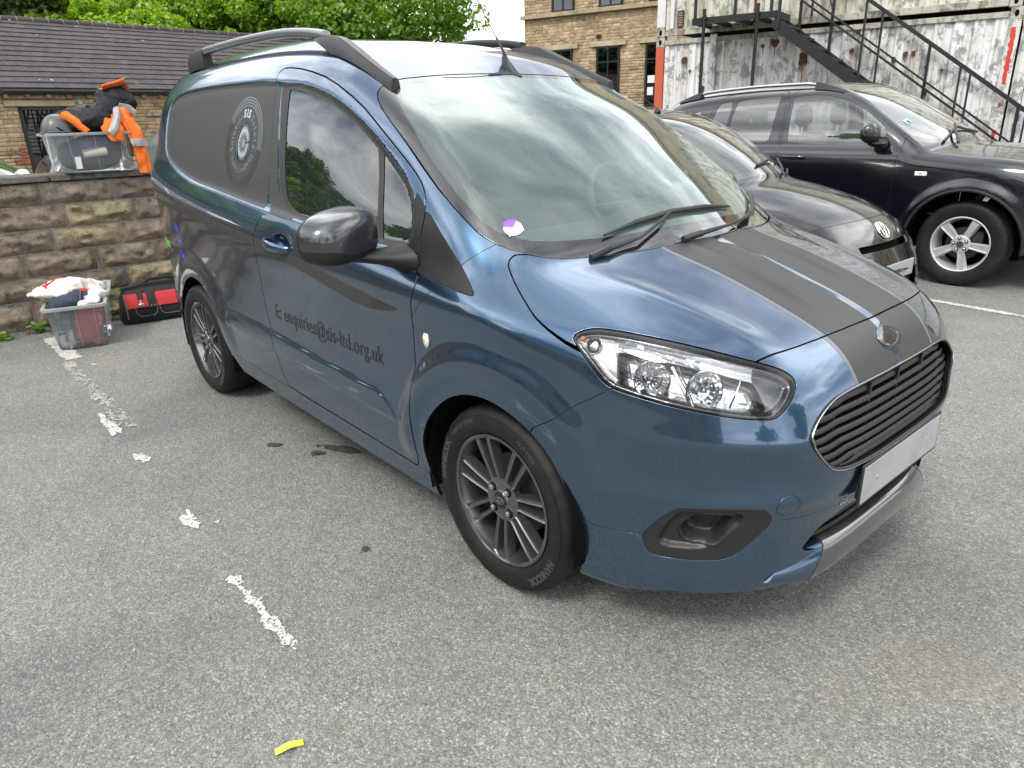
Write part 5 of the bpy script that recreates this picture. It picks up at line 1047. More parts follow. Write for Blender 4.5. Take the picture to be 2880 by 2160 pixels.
def asphalt():
    m = bpy.data.materials.new('worn_asphalt'); m.use_nodes = True; nt = m.node_tree; b = nt.nodes['Principled BSDF']; tc = N_(nt, 'ShaderNodeTexCoord')
    def noise(s, d=6, r=.6, v=None):
        n = N_(nt, 'ShaderNodeTexNoise', Scale=s, Detail=d, Roughness=r); nt.links.new(v or tc.outputs['Object'], n.inputs['Vector']); return n.outputs['Fac']
    v1 = N_(nt, 'ShaderNodeTexVoronoi', Scale=185.0); v1.feature = 'F1'; nt.links.new(tc.outputs['Object'], v1.inputs['Vector'])
    v2 = N_(nt, 'ShaderNodeTexVoronoi', Scale=350.0); nt.links.new(tc.outputs['Object'], v2.inputs['Vector'])
    s1 = N_(nt, 'ShaderNodeSeparateColor'); nt.links.new(v1.outputs['Color'], s1.inputs[0]); s2 = N_(nt, 'ShaderNodeSeparateColor'); nt.links.new(v2.outputs['Color'], s2.inputs[0])
    stone = ramp(nt, s1.outputs[0], (0, (.09, .093, .093)), (.35, (.160, .163, .162)), (.7, (.245, .246, .241)), (.93, (.35, .347, .336)), (1, (.52, .51, .48)))
    st2 = ramp(nt, s2.outputs[1], (0, (.12, .122, .122)), (.5, (.195, .198, .196)), (1, (.30, .298, .29)))
    col = mixc(nt, .42, stone, st2)
    dk = ramp(nt, v1.outputs['Distance'], (0, (1, 1, 1)), (.62, (.95, .95, .95)), (1.0, (.62, .62, .62))); col = mixc(nt, .7, col, dk, 'MULTIPLY')
    big = noise(.55, 7, .62); col = mixc(nt, 1.0, col, ramp(nt, big, (.34, (.70, .715, .72)), (.48, (.90, .905, .905)), (.64, (1.02, 1.02, 1.01))), 'MULTIPLY')
    mid = noise(2.7, 8, .7); col = mixc(nt, 1.0, col, ramp(nt, mid, (.32, (.86, .87, .87)), (.5, (1, 1, 1)), (.70, (1.07, 1.06, 1.03))), 'MULTIPLY')
    tan = noise(1.3, 5, .5); col = mixc(nt, ramp(nt, tan, (.58, (0, 0, 0)), (.74, (.30, .30, .30))), col, (.20, .18, .145))
    fine = noise(30, 4, .7); col = mixc(nt, .6, col, ramp(nt, fine, (.3, (.75, .75, .74)), (.7, (1.22, 1.22, 1.20))), 'MULTIPLY'); col = mixc(nt, 1.0, col, (1.02, 1.0, .955), 'MULTIPLY')
    nt.links.new(col, b.inputs['Base Color']); b.inputs['Roughness'].default_value = .82; b.inputs['Specular IOR Level'].default_value = .4
    bp = N_(nt, 'ShaderNodeBump', Strength=.75, Distance=.004); h = N_(nt, 'ShaderNodeMath', operation='SUBTRACT'); h.inputs[0].default_value = 1; nt.links.new(v1.outputs['Distance'], h.inputs[1]); nt.links.new(h.outputs[0], bp.inputs['Height'])
    b2 = N_(nt, 'ShaderNodeBump', Strength=.5, Distance=.01); nt.links.new(noise(9, 5, .6), b2.inputs['Height']); nt.links.new(bp.outputs[0], b2.inputs['Normal']); nt.links.new(b2.outputs[0], b.inputs['Normal'])
    return m
ASPH = asphalt()
def sheet(name, x0, x1, y0, y1, z, mat, n=1, **k):
    b = MB(); vs = []; fs = []
    for i in range(n + 1):
        for j in range(n + 1): vs.append((x0 + (x1 - x0) * i / n, y0 + (y1 - y0) * j / n, z))
    for i in range(n):
        for j in range(n): a = i * (n + 1) + j; fs.append((a, a + n + 1, a + n + 2, a + 1))
    b.add(vs, fs); return b.build(name, mat, None, **k)
sheet('ground', -900, 900, -900, 900, 0, ASPH, 8, kind='structure')
def blob(cx, cy, rx, ry, z, n=34, rough=.35, ang=0, seed=0):
    r_ = random.Random(seed); ph = [(r_.uniform(0, 6.28), r_.uniform(.3, 1) / (k + 1) ** .55) for k in range(9)]; pts = []
    for i in range(n):
        t = 2 * math.pi * i / n; w_ = 1 + rough * sum(a * math.sin((k + 2) * t + p) for k, (p, a) in enumerate(ph)) * .5 + r_.uniform(-.12, .12); w_ = max(w_, .25)
        x, y = rx * w_ * math.cos(t), ry * w_ * math.sin(t); pts.append((cx + x * math.cos(ang) - y * math.sin(ang), cy + x * math.sin(ang) + y * math.cos(ang), z))
    return pts
PAINTM = pbr('worn_white_road_paint', (.58, .57, .53), .7, noise=(60, (.40, .40, .38), .50, .68), bump=(140, .5, .003))
PAINTC = pbr('faded_cream_road_paint', (.44, .42, .36), .8, noise=(120, (.20, .20, .19), .46, .60), bump=(140, .5, .003))
def worn(m, sc_, thr):
    nt = m.node_tree; o = [n for n in nt.nodes if n.type == 'OUTPUT_MATERIAL'][0]; bs = nt.nodes['Principled BSDF']; tc = N_(nt, 'ShaderNodeTexCoord'); n = N_(nt, 'ShaderNodeTexNoise', Scale=sc_, Detail=5.0, Roughness=.75); nt.links.new(tc.outputs['Object'], n.inputs['Vector'])
    r = ramp(nt, n.outputs['Fac'], (thr, (0, 0, 0)), (thr + .03, (1, 1, 1))); t = N_(nt, 'ShaderNodeBsdfTransparent'); mx_ = N_(nt, 'ShaderNodeMixShader'); nt.links.new(r, mx_.inputs[0]); nt.links.new(bs.outputs[0], mx_.inputs[1]); nt.links.new(t.outputs[0], mx_.inputs[2]); nt.links.new(mx_.outputs[0], o.inputs[0])
worn(PAINTM, 95, .53); worn(PAINTC, 90, .50)
b = MB(); c = MB(); rr_ = random.Random(3)
def strip(mb_, x0, y0, x1, y1, w_, z, dens, rough=.5, seed=0, sx=(.012, .035)):
    r_ = random.Random(seed); L = math.hypot(x1 - x0, y1 - y0); ang = math.atan2(y1 - y0, x1 - x0)
    for k in range(int(L * dens)):
        t = r_.random(); q = r_.uniform(-.5, .5) * w_; cx, cy = x0 + (x1 - x0) * t - math.sin(ang) * q, y0 + (y1 - y0) * t + math.cos(ang) * q
        p = blob(cx, cy, r_.uniform(*sx), r_.uniform(.006, .018), z + k * 2e-6, 12, rough, ang + r_.uniform(-.4, .4), seed * 977 + k); mb_.add(p, [tuple(range(len(p)))])
def quadstrip(mb_, pts, w_, z, seed=1):
    r_ = random.Random(seed); n = 26; L, R = [], []
    for i in range(n + 1):
        t = i / n * (len(pts) - 1); k = min(int(t), len(pts) - 2); f = t - k; x = pts[k][0] * (1 - f) + pts[k + 1][0] * f; y = pts[k][1] * (1 - f) + pts[k + 1][1] * f
        L.append((x + r_.uniform(-.006, .006), y - w_ / 2 + r_.uniform(-.012, .007), z)); R.append((x + r_.uniform(-.006, .006), y + w_ / 2 + r_.uniform(-.007, .012), z))
    for i in range(n): mb_.add([L[i], L[i + 1], R[i + 1], R[i]], [(0, 1, 2, 3)])
quadstrip(b, [(-4.52, -1.245), (-3.80, -1.235)], .088, .004, 2); strip(c, -3.74, -1.285, -2.85, -1.300, .05, .0042, 130, seed=4); strip(c, -3.0, -1.29, -2.30, -1.31, .075, .0042, 90, seed=5)
for (x, y, rx, ry, sd) in ((-3.66, -1.29, .035, .03, 1), (-3.58, -1.17, .02, .012, 2), (-2.55, -1.365, .06, .014, 3), (-2.43, -1.372, .08, .022, 4), (-2.32, -1.365, .09, .026, 5), (-1.88, -1.372, .05, .018, 6), (-1.84, -1.355, .04, .022, 7), (-1.13, -1.40, .055, .030, 8), (-1.045, -1.325, .012, .008, 9), (-1.17, -1.385, .04, .015, 11)):
    p = blob(x, y, rx, ry, .004 + sd * 1e-5, 40, .5, .0, sd); b.add(p, [tuple(range(len(p)))])
strip(b, -.66, -1.424, -.19, -1.425, .022, .0043, 90, seed=6, sx=(.006, .016))
for k, (x, rx, ry) in enumerate(((-.60, .035, .005), (-.53, .05, .007), (-.45, .05, .009), (-.37, .06, .013), (-.31, .06, .015), (-.25, .05, .012), (-.21, .03, .007))):
    p = blob(x, -1.424 + (k % 3 - 1) * .003, rx, ry, .0046 + k * 1e-5, 44, .55, 0, 60 + k); b.add(p, [tuple(range(len(p)))])
strip(b, -.52, 4.00, .10, 3.93, .05, .0043, 260, seed=8, sx=(.02, .05)); strip(b, .1, 3.93, .5, 3.90, .05, .0043, 60, seed=9); quadstrip(b, [(-.50, 4.0), (-.12, 3.955)], .035, .0040, 5)
b.build('parking_line', PAINTM, None, kind='structure'); c.build('faded_parking_line', PAINTC, None, kind='structure')
STAIN = pbr('oily_damp_patch', (.035, .034, .032), .45, noise=(40, (.07, .07, .065), .4, .6), bump=(200, .6, .003))
b = MB()
for (x, y, rx, ry, sd) in ((-1.285, -.655, .085, .035, 21), (-1.33, -.76, .035, .022, 22), (-1.56, -.865, .04, .02, 23), (-.487, -1.01, .018, .013, 24), (-1.40, -.72, .012, .01, 25)):
    p = blob(x, y, rx, ry, .0045, 40, .4, .4, sd); b.add(p, [tuple(range(len(p)))])
b.build('oil_stain', STAIN, None, kind='structure')
# yellow tape scrap
b = MB(); n = 8; rings = []
for i in range(n + 1):
    t = i / n; x = .130 + .018 * t; y = -1.626 + .064 * t; z = .004 + .006 * math.sin(t * 3.0) ** 2; w_ = .011 * (1 - .25 * abs(t - .4)); rings.append([(x - w_, y + .003, z), (x - w_, y + .003, z + .0015), (x + w_, y - .003, z + .0035), (x + w_, y - .003, z + .002)])
b.loft(rings); tag(b.build('tape_scrap', pbr('yellow_tape', (.72, .70, .06), .45)), 'small scrap of yellow tape lying on the asphalt near the bottom edge', 'litter')
# ------------------------------------------------------------------ stone materials
def stone_mat(name, cols, dirt_or_haze=(.03, .028, .025), sc_=7, bumpd=.012, rnd=True, gb=1.0):
    m = bpy.data.materials.new(name); m.use_nodes = True; nt = m.node_tree; b = nt.nodes['Principled BSDF']; tc = N_(nt, 'ShaderNodeTexCoord'); oi = N_(nt, 'ShaderNodeObjectInfo'); at = N_(nt, 'ShaderNodeAttribute', attribute_name='rnd')
    mp_ = N_(nt, 'ShaderNodeVectorMath', operation='ADD'); geo = N_(nt, 'ShaderNodeNewGeometry'); nt.links.new(geo.outputs['Position'], mp_.inputs[0]); mp_.inputs[1].default_value = (3, 1, 2)
    rs = N_(nt, 'ShaderNodeMath', operation='ADD'); nt.links.new(oi.outputs['Random'], rs.inputs[0]); nt.links.new(at.outputs['Fac'], rs.inputs[1]); fr = N_(nt, 'ShaderNodeMath', operation='FRACT'); nt.links.new(rs.outputs[0], fr.inputs[0])
    k = len(cols); base = ramp(nt, fr.outputs[0], *[((i + .5) / k, c_) for i, c_ in enumerate(cols)])
    def noise(s, d=8, r=.65):
        n = N_(nt, 'ShaderNodeTexNoise', Scale=s, Detail=d, Roughness=r); nt.links.new(mp_.outputs[0], n.inputs['Vector']); return n.outputs['Fac']
    a = mixc(nt, .85, base, ramp(nt, noise(sc_), (.28, (.55, .52, .50)), (.5, (1, 1, 1)), (.72, (1.35, 1.32, 1.25))), 'MULTIPLY')
    a = mixc(nt, ramp(nt, noise(sc_ * 2.3), (.52, (0, 0, 0)), (.68, (.75, .75, .75))), a, dirt_or_haze)
    nt.links.new(a, b.inputs['Base Color']); b.inputs['Roughness'].default_value = .9; b.inputs['Specular IOR Level'].default_value = .25
    bp = N_(nt, 'ShaderNodeBump', Strength=gb, Distance=bumpd); nt.links.new(noise(sc_ * 5, 8, .7), bp.inputs['Height']); nt.links.new(bp.outputs[0], b.inputs['Normal']); return m
WALLST = stone_mat('gritstone_block', [(.26, .205, .155), (.22, .178, .142), (.32, .265, .17), (.165, .14, .118), (.28, .215, .16), (.24, .20, .16)], sc_=7, bumpd=.02)
COPST = stone_mat('coping_stone', [(.15, .14, .12), (.13, .122, .108)], sc_=9)
SANDST = stone_mat('yellow_sandstone', [(.34, .255, .15), (.40, .31, .19), (.28, .21, .13), (.37, .27, .15), (.24, .18, .12), (.43, .35, .23)], dirt_or_haze=(.13, .10, .07), sc_=3, bumpd=.01)
MORTAR = pbr('pale_mortar', (.20, .18, .15), .95, noise=(14, (.11, .10, .085), .4, .65), bump=(60, .5, .006))
MORTARW = pbr('light_mortar', (.27, .255, .225), .95, noise=(14, (.14, .13, .115), .4, .65), bump=(60, .5, .006))
def rock_mesh(name, mat, seed, nx=22, nz=10, depth=.10, proud=.024, fine=.013):
    """unit block: x,z in [-.5,.5], front face at y=0 (towards -y)"""
    r_ = np.random.default_rng(seed); g = r_.normal(size=(9, 9)); 
    def nf(u, v, s):
        a = u * s % 7.99; b_ = v * s % 7.99; i, j = a.astype(int), b_.astype(int); fu, fv = a - i, b_ - j; fu = fu * fu * (3 - 2 * fu); fv = fv * fv * (3 - 2 * fv)
        return g[i, j] * (1 - fu) * (1 - fv) + g[i + 1, j] * fu * (1 - fv) + g[i, j + 1] * (1 - fu) * fv + g[i + 1, j + 1] * fu * fv
    U, V = np.meshgrid(np.linspace(0, 1, nx), np.linspace(0, 1, nz), indexing='ij'); e = np.minimum(np.minimum(U, 1 - U) * 4.5, np.minimum(V, 1 - V) * 2.6); e = np.clip(e, 0, 1) ** .6
    y = -(proud * e + (nf(U, V * .6, 3.1) * .010 + nf(U + .3, V * .7, 6.7) * fine + np.abs(nf(U + .1, V + .4, 7.9)) * fine * .7) * e); vs = [(U[i, j] - .5, y[i, j], V[i, j] - .5) for i in range(nx) for j in range(nz)]
    fs = [(i * nz + j, (i + 1) * nz + j, (i + 1) * nz + j + 1, i * nz + j + 1) for i in range(nx - 1) for j in range(nz - 1)]
    bd = [i * nz for i in range(nx)] + [(nx - 1) * nz + j for j in range(1, nz)] + [i * nz + nz - 1 for i in range(nx - 2, -1, -1)] + [j for j in range(nz - 2, 0, -1)]
    k = len(vs); vs += [(vs[q][0], depth, vs[q][2]) for q in bd]; n = len(bd); fs += [(bd[q], k + q, k + (q + 1) % n, bd[(q + 1) % n]) for q in range(n)]
    b = MB(); b.add(vs, fs, True); me = b.mesh(name, mat); return me
ROCKS = [rock_mesh('stone', WALLST, 50 + k) for k in range(10)]
wall = thing('boundary_wall', 'coursed brown gritstone car park wall with flat coping behind the van', 'wall', (-4.88, 0, 0), math.radians(90))
# local frame: x along world +y, -y local towards the camera side (+x world)
b = MB(); b.box((-1.0, .165, .53), (9.0, .30, 1.06)); b.build('mortar_core', MORTARW, wall)
cz = [1.068, .900, .728, .560, .384, .215, .0]; J = [-1.015, -1.253, -1.009, -1.236, -1.01, -1.26]
sr = random.Random(11)
for k in range(6):
    z1, z0 = cz[k], cz[k + 1]; x = J[k] - .482 * 9 + (0 if k else -.0)
    while x < 3.4:
        L = .482 + sr.uniform(-.03, .03)
        if abs(x + L - (J[k])) < .12: L = J[k] - x
        o = bpy.data.objects.new('stone', ROCKS[sr.randrange(10)]); C.objects.link(o); o.parent = wall; o.location = (x + L / 2, .010, (z0 + z1) / 2); o.scale = ((L - .014) * sr.choice((1, -1)), 1, (z1 - z0 - .014)); x += L
x = -.945 - .93 * 5
while x < 3.4:
    b = MB(); b.box((x + .465, .165, 1.0915), (.918, .375, .047), bev=.006); b.build('coping_slab', COPST, wall); x += .93
# debris strip and weeds at the foot
b = MB(); r_ = random.Random(5)
for k in range(2600):
    x = -4.86 + abs(r_.gauss(0, .11)); y = r_.uniform(-3.5, 2.5); s_ = r_.uniform(.004, .016); z = .003 + r_.random() * .012; a = r_.uniform(0, 6.28)
    b.add([(x + s_ * math.cos(a), y + s_ * math.sin(a), z), (x + s_ * math.cos(a + 2), y + s_ * math.sin(a + 2), z + r_.uniform(0, .012)), (x + s_ * .6 * math.cos(a + 4), y + s_ * .6 * math.sin(a + 4), z + .002)], [(0, 1, 2)])
b.build('leaf_litter', pbr('dry_litter', (.16, .11, .065), .95, noise=(30, (.07, .055, .035), .4, .6)), None, kind='stuff')
LEAFM = {}
def leaf_mat(name, c1, c2, tr=.35):
    m = bpy.data.materials.new(name); m.use_nodes = True; nt = m.node_tree; nt.nodes.clear(); o = N_(nt, 'ShaderNodeOutputMaterial'); at = N_(nt, 'ShaderNodeAttribute', attribute_name='rnd'); 
    col = ramp(nt, at.outputs['Fac'], (0, c1), (1, c2)); d = N_(nt, 'ShaderNodeBsdfDiffuse'); t = N_(nt, 'ShaderNodeBsdfTranslucent'); nt.links.new(col, d.inputs[0])
    hs = N_(nt, 'ShaderNodeHueSaturation', Saturation=1.15, Value=1.5); nt.links.new(col, hs.inputs['Color']); nt.links.new(hs.outputs[0], t.inputs[0])
    mx_ = N_(nt, 'ShaderNodeMixShader'); mx_.inputs[0].default_value = tr; nt.links.new(d.outputs[0], mx_.inputs[1]); nt.links.new(t.outputs[0], mx_.inputs[2]); g = N_(nt, 'ShaderNodeBsdfGlossy', Roughness=.45); m3 = N_(nt, 'ShaderNodeMixShader'); m3.inputs[0].default_value = .05
    nt.links.new(mx_.outputs[0], m3.inputs[1]); nt.links.new(g.outputs[0], m3.inputs[2]); nt.links.new(m3.outputs[0], o.inputs[0]); return m
def face_rnd(me, vals):
    a = me.attributes.new('rnd', 'FLOAT', 'FACE'); a.data.foreach_set('value', np.asarray(vals, np.float32))
WEED = leaf_mat('weed_leaf', (.06, .14, .02), (.20, .34, .05))
def weed(loc, n, h, s, seed, label):
    r_ = random.Random(seed); b = MB(); rv = []
    for k in range(n):
        a = r_.uniform(0, 6.28); e_ = r_.uniform(.3, 1.2); q = r_.random(); p = Vector((math.cos(a) * e_ * h * .5 * q, math.sin(a) * e_ * h * .5 * q, h * q * r_.uniform(.5, 1)))
        d = Vector((math.cos(a), math.sin(a), r_.uniform(-.2, .7))).normalized(); sd = d.cross(Vector((0, 0, 1))).normalized(); L = s * r_.uniform(.6, 1.2)
        b.add([p, p + d * L * .5 + sd * L * .42, p + d * L, p + d * L * .5 - sd * L * .42], [(0, 1, 2, 3)]); rv.append(r_.random())
    nl = len(b.f)
    for k in range(max(3, n // 12)):
        a = r_.uniform(0, 6.28); b.bar((0, 0, 0), (math.cos(a) * h * .25, math.sin(a) * h * .25, h * .7), .004)
    rv += [.2] * (len(b.f) - nl); me = b.mesh('weed', WEED); face_rnd(me, rv); o = obj('weed', me, None); o.location = loc; tag(o, label, 'weed', 'weeds along the wall foot'); return o
weed((-4.77, -.80, 0), 70, .26, .055, 1, 'tallest leafy weed against the wall between clear box and tool bag')
weed((-4.75, -1.28, 0), 34, .09, .05, 2, 'low weed with pointed leaves directly left of the clear floor box')
weed((-4.72, -1.50, 0), 16, .07, .06, 3, 'yellow-green weed at the left picture edge by the wall foot')
weed((-4.80, -.74, .20), 12, .10, .03, 4, 'thin sprig growing out of a wall joint above the tool bag')
# ------------------------------------------------------------------ stone cottage beyond the wall
e0 = Vector((-22.574 - .25 * .989, 1.447 - .25 * .145, 0)); cot = thing('stone_cottage', 'long low sandstone cottage with dark tiled roof, black gutter and black-framed door', 'building', e0, math.atan2(.98939517, -.14524877))
U0, U1, EZ, RZ, DP = -30.0, 16.6, 2.44, 4.66, 4.6     # extent, eave and ridge heights, depth to ridge
def stone_field(parent, u0, u1, z0, z1, hmin, hmax, wmin, wmax, skip, mat, seed, limit, name='stone', proud=.018, pred=None, ylv=0.0):
    """random coursed rubble: individual parts up to the limit, the remainder joined"""
    r_ = random.Random(seed); cells = []; z = z0
    while z < z1 - .03:
        h = r_.uniform(hmin, hmax); h = min(h, z1 - z); x = u0 - r_.uniform(0, wmax)
        while x < u1:
            w_ = r_.uniform(wmin, wmax); a0, a1 = max(x, u0), min(x + w_, u1)
            if a1 - a0 > .05:
                segs = [(a0, a1)]
                for (sx0, sx1, sz0, sz1) in skip:
                    if z + h * .5 > sz0 and z + h * .5 < sz1:
                        ns = []
                        for p, q in segs:
                            if q <= sx0 or p >= sx1: ns.append((p, q))
                            else:
                                if sx0 - p > .04: ns.append((p, sx0))
                                if q - sx1 > .04: ns.append((sx1, q))
                        segs = ns
                for p, q in segs: cells.append((p, q, z, z + h))
            x += w_
        z += h
    ind = [c_ for c_ in cells if pred(c_)] if pred else cells; ind = ind[:limit]; rest = [c_ for c_ in cells if c_ not in set(ind)]
    meshes = [rock_mesh(name, mat, seed * 31 + k, 5, 3, .05, proud, .004) for k in range(6)]
    for p, q, a, c_ in ind:
        o = bpy.data.objects.new(name, meshes[r_.randrange(6)]); C.objects.link(o); o.parent = parent; o.location = ((p + q) / 2, ylv, (a + c_) / 2); o.scale = (q - p - .012, 1, c_ - a - .012)
    if rest:
        b = MB(); rv = []
        for p, q, a, c_ in rest:
            pr = proud * r_.uniform(.5, 1.4); g_ = .006
            v0 = [(p + g_, ylv, a + g_), (q - g_, ylv, a + g_), (q - g_, ylv, c_ - g_), (p + g_, ylv, c_ - g_)]; i_ = min(.02, (c_ - a) * .2); v1 = [(p + g_ + i_, ylv - pr, a + g_ + i_), (q - g_ - i_, ylv - pr, a + g_ + i_), (q - g_ - i_, ylv - pr, c_ - g_ - i_), (p + g_ + i_, ylv - pr, c_ - g_ - i_)]
            b.add(v0 + v1, [(0, 1, 5, 4), (1, 2, 6, 5), (2, 3, 7, 6), (3, 0, 4, 7), (4, 5, 6, 7)]); rv += [r_.random()] * 5
        me = b.mesh('rubble_stonework', mat); face_rnd(me, rv); obj('rubble_stonework', me, None, parent, kind='stuff')
b = MB(); b.box(((U0 + U1) / 2, DP, EZ / 2), (U1 - U0, 2 * DP - .04, EZ))
gb = [(U0, 0, EZ - .05), (U0, 2 * DP, EZ - .05), (U0, DP, RZ - .15)]; 
for u in (U0, U1): b.add([(u, .02, EZ), (u, 2 * DP - .02, EZ), (u, DP, RZ - .12)], [(0, 1, 2)])
b.build('wall_core', MORTAR, cot)
dr = (.41, 1.60, 0, 2.06); lint = (.10, 1.86, 2.06, 2.22)
stone_field(cot, -9.0, 12.0, 0, 2.35, .085, .135, .18, .55, [dr, lint, (-5.2, -4.2, .9, 2.0), (8.0, 9.0, .9, 2.0)], SANDST, 3, 300, pred=lambda c_: c_[3] > 1.05 and -1.2 < c_[0] < 7.5)
b = MB(); b.box((.98, -.012, 2.14), (1.76, .05, .15), bev=.008); b.build('lintel', stone_mat('dressed_lintel', [(.36, .30, .20), (.38, .32, .22)], dirt_or_haze=(.26, .21, .14), sc_=2), cot)
BLK = pbr('black_frame_paint', (.008, .009, .010), .4); WIN_D = pbr('dark_interior', (.02, .022, .022), .8)
dfr = MB(); 
for (c_, d) in (((.45, -.0, 1.03), (.085, .09, 2.06)), ((1.56, -.0, 1.03), (.085, .09, 2.06)), ((1.0, -.0, 2.015), (1.19, .09, .09)), ((1.0, -.0, 1.45), (1.03, .08, .07)), ((1.0, -.0, .05), (1.03, .08, .1))): dfr.box(c_, d)
dfo = dfr.build('door_frame', BLK, cot)
b = MB(); b.box((1.0, .01, 1.74), (1.03, .012, .52)); b.box((1.0, .01, .77), (1.03, .012, 1.34)); b.build('pane', glassy('building_glass', (.5, .52, .52), 1.7, boost=1.5), dfo); b = MB(); b.box((1.0, .06, 1.05), (1.1, .02, 2.0)); b.build('dark_hallway', pbr('hall_grey', (.10, .11, .11), .9), dfo)
for u in [-8.5 + .52 * k for k in range(42)]:
    if U0 < u < 12:
        b = MB(); b.box((u + .41 - .06, -.06, 2.325), (.12, .12, .10), bev=.01); b.build('corbel_stone', SANDST, cot)
b = MB(); b.lathe([(.06, U0), (.06, U1)], (0, -.24, EZ + .0), (1, 0, 0), 12); b.box(((U0 + U1) / 2, -.14, EZ + .02), (U1 - U0, .02, .16)); b.build('gutter', BLK, cot)
for u in (.0, 4.4, 9.0): 
    b = MB(); b.box((u + .02, -.24, EZ), (.10, .14, .14), bev=.01); b.build('gutter_bracket', BLK, cot)
b = MB(); b.box((2.005, -.03, 2.15), (.11, .04, .10), bev=.01); b.tube([(2.0, -.02, 2.2), (1.97, -.02, 2.38)], .006, 6); b.build('alarm_box', pbr('pale_blue_box', (.35, .40, .46), .4), cot)
V, T = text_tris('THORNHILL', .098, .0035, align='LEFT', space=1.12); obj('facade_lettering', (np.stack([V[:, 0] + 3.77, np.full(len(V), -.045), V[:, 1] + 1.745], 1), np.tile([0., -1, 0], (len(V), 1)), T), pbr('letter_black', (.012, .012, .012), .5), cot)
# red brick patch by the door foot
for k in range(8):
    b = MB(); b.box((.40 - .085 - (k % 2) * .05 - (.17 if k > 5 else 0), -.018, .62 + .075 * (k % 6)), (.16, .05, .065), bev=.006); b.build('brick', pbr('red_brick', (.33, .10, .06), .85, noise=(20, (.22, .07, .045), .4, .6)), cot)
# roof tiles
TILE = stone_mat('concrete_roof_tile', [(.050, .042, .042), (.058, .048, .047), (.044, .038, .039), (.062, .052, .050)], dirt_or_haze=(.075, .068, .062), sc_=4, bumpd=.004, gb=.4)
nt = TILE.node_tree; bsd = nt.nodes['Principled BSDF']; g_ = N_(nt, 'ShaderNodeNewGeometry'); vo = N_(nt, 'ShaderNodeTexNoise', Scale=3.2, Detail=2.0); nt.links.new(g_.outputs['Position'], vo.inputs['Vector']); src = bsd.inputs['Base Color'].links[0].from_socket
nt.links.new(mixc(nt, ramp(nt, vo.outputs['Fac'], (.735, (0, 0, 0)), (.755, (.9, .9, .9))), src, (.42, .41, .36)), bsd.inputs['Base Color']); bsd.inputs['Roughness'].default_value = .75
sl = math.atan2(RZ - EZ, DP + .22); SL = math.hypot(RZ - EZ, DP + .22); NR = 14; ga = SL / NR; tw_ = .345
def tile_mesh():
    b = MB(); t = .026; w2 = tw_ / 2 - .004; vs = []
    for (y, z0_, z1_) in ((-.012, 0.020, .020 + t), (ga + .05, -.008, -.008 + t)):
        for x in (-w2, w2): vs += [(x, y, z0_), (x, y, z1_)]
    b.add(vs, [(0, 2, 3, 1), (4, 5, 7, 6), (0, 1, 5, 4), (2, 6, 7, 3), (1, 3, 7, 5), (0, 4, 6, 2)]); return b.mesh('roof_tile', TILE)
tmesh = tile_mesh(); tiles = []; r_ = random.Random(9); cand = []
for row in range(NR):
    for k in range(int((U1 - U0) / tw_)):
        u = U0 + tw_ * (k + .5 + (.5 if row % 2 else 0)); s0 = row * ga
        if u > U1 - .1: continue
        cand.append((u, s0))
vis = [c_ for c_ in cand if -.4 < c_[0] < 7.2]; vis = sorted(vis, key=lambda c_: c_[0] * 1.0)[:300]; vs_ = set(vis)
rot = Matrix.Rotation(sl, 4, 'X')
for u, s0 in vis:
    o = bpy.data.objects.new('roof_tile', tmesh); C.objects.link(o); o.parent = cot; o.location = (u, -.22 + s0 * math.cos(sl), EZ + .06 + s0 * math.sin(sl)); o.rotation_euler = (sl + r_.uniform(-.006, .006), 0, r_.uniform(-.006, .006))
b = MB(); rv = []; tv = [tuple(v.co) for v in tmesh.vertices]; tf = [tuple(p.vertices) for p in tmesh.polygons]
for u, s0 in cand:
    if (u, s0) in vs_: continue
    M_ = Matrix.Translation((u, -.22 + s0 * math.cos(sl), EZ + .06 + s0 * math.sin(sl))) @ rot; b.add([tuple(M_ @ Vector(v)) for v in tv], tf); rv += [r_.random()] * 6
me = b.mesh('roof_tiling', TILE); face_rnd(me, rv); obj('roof_tiling', me, None, cot, kind='stuff')
b = MB(); b.add([(U0 - .1, DP, RZ + .0), (U1 + .1, DP, RZ + .0), (U1 + .1, 2 * DP + .2, EZ + .02), (U0 - .1, 2 * DP + .2, EZ + .02)], [(0, 1, 2, 3)]); b.add([(U0, -.2, EZ + .03), (U1, -.2, EZ + .03), (U1, DP, RZ + .01), (U0, DP, RZ + .01)], [(0, 1, 2, 3)]); b.build('roof_deck', BLACKSH, cot)
rb = MB(); rb.lathe([(.10, -.222), (.115, -.215), (.115, .215), (.10, .222)], (0, 0, 0), (1, 0, 0), 12); rme = rb.mesh('ridge_tile', TILE)
jb = MB(); jb.lathe([(.121, -.008), (.121, .008)], (0, 0, 0), (1, 0, 0), 12); jme = jb.mesh('ridge_joint', pbr('pale_pointing', (.33, .31, .27), .9))
for k in range(int((U1 - U0) / .45)):
    u = U0 + .45 * (k + .5); o = bpy.data.objects.new('ridge_tile', rme); C.objects.link(o); o.parent = cot; o.location = (u, DP, RZ + .07)
    if u > -3: j = bpy.data.objects.new('ridge_joint', jme); C.objects.link(j); j.parent = cot; j.location = (u + .225, DP, RZ + .07)
b = MB(); b.bar((U1 + .05, -.2, EZ + .05), (U1 + .05, DP, RZ + .06), .14, .10); b.build('verge_stone', SANDST, cot)
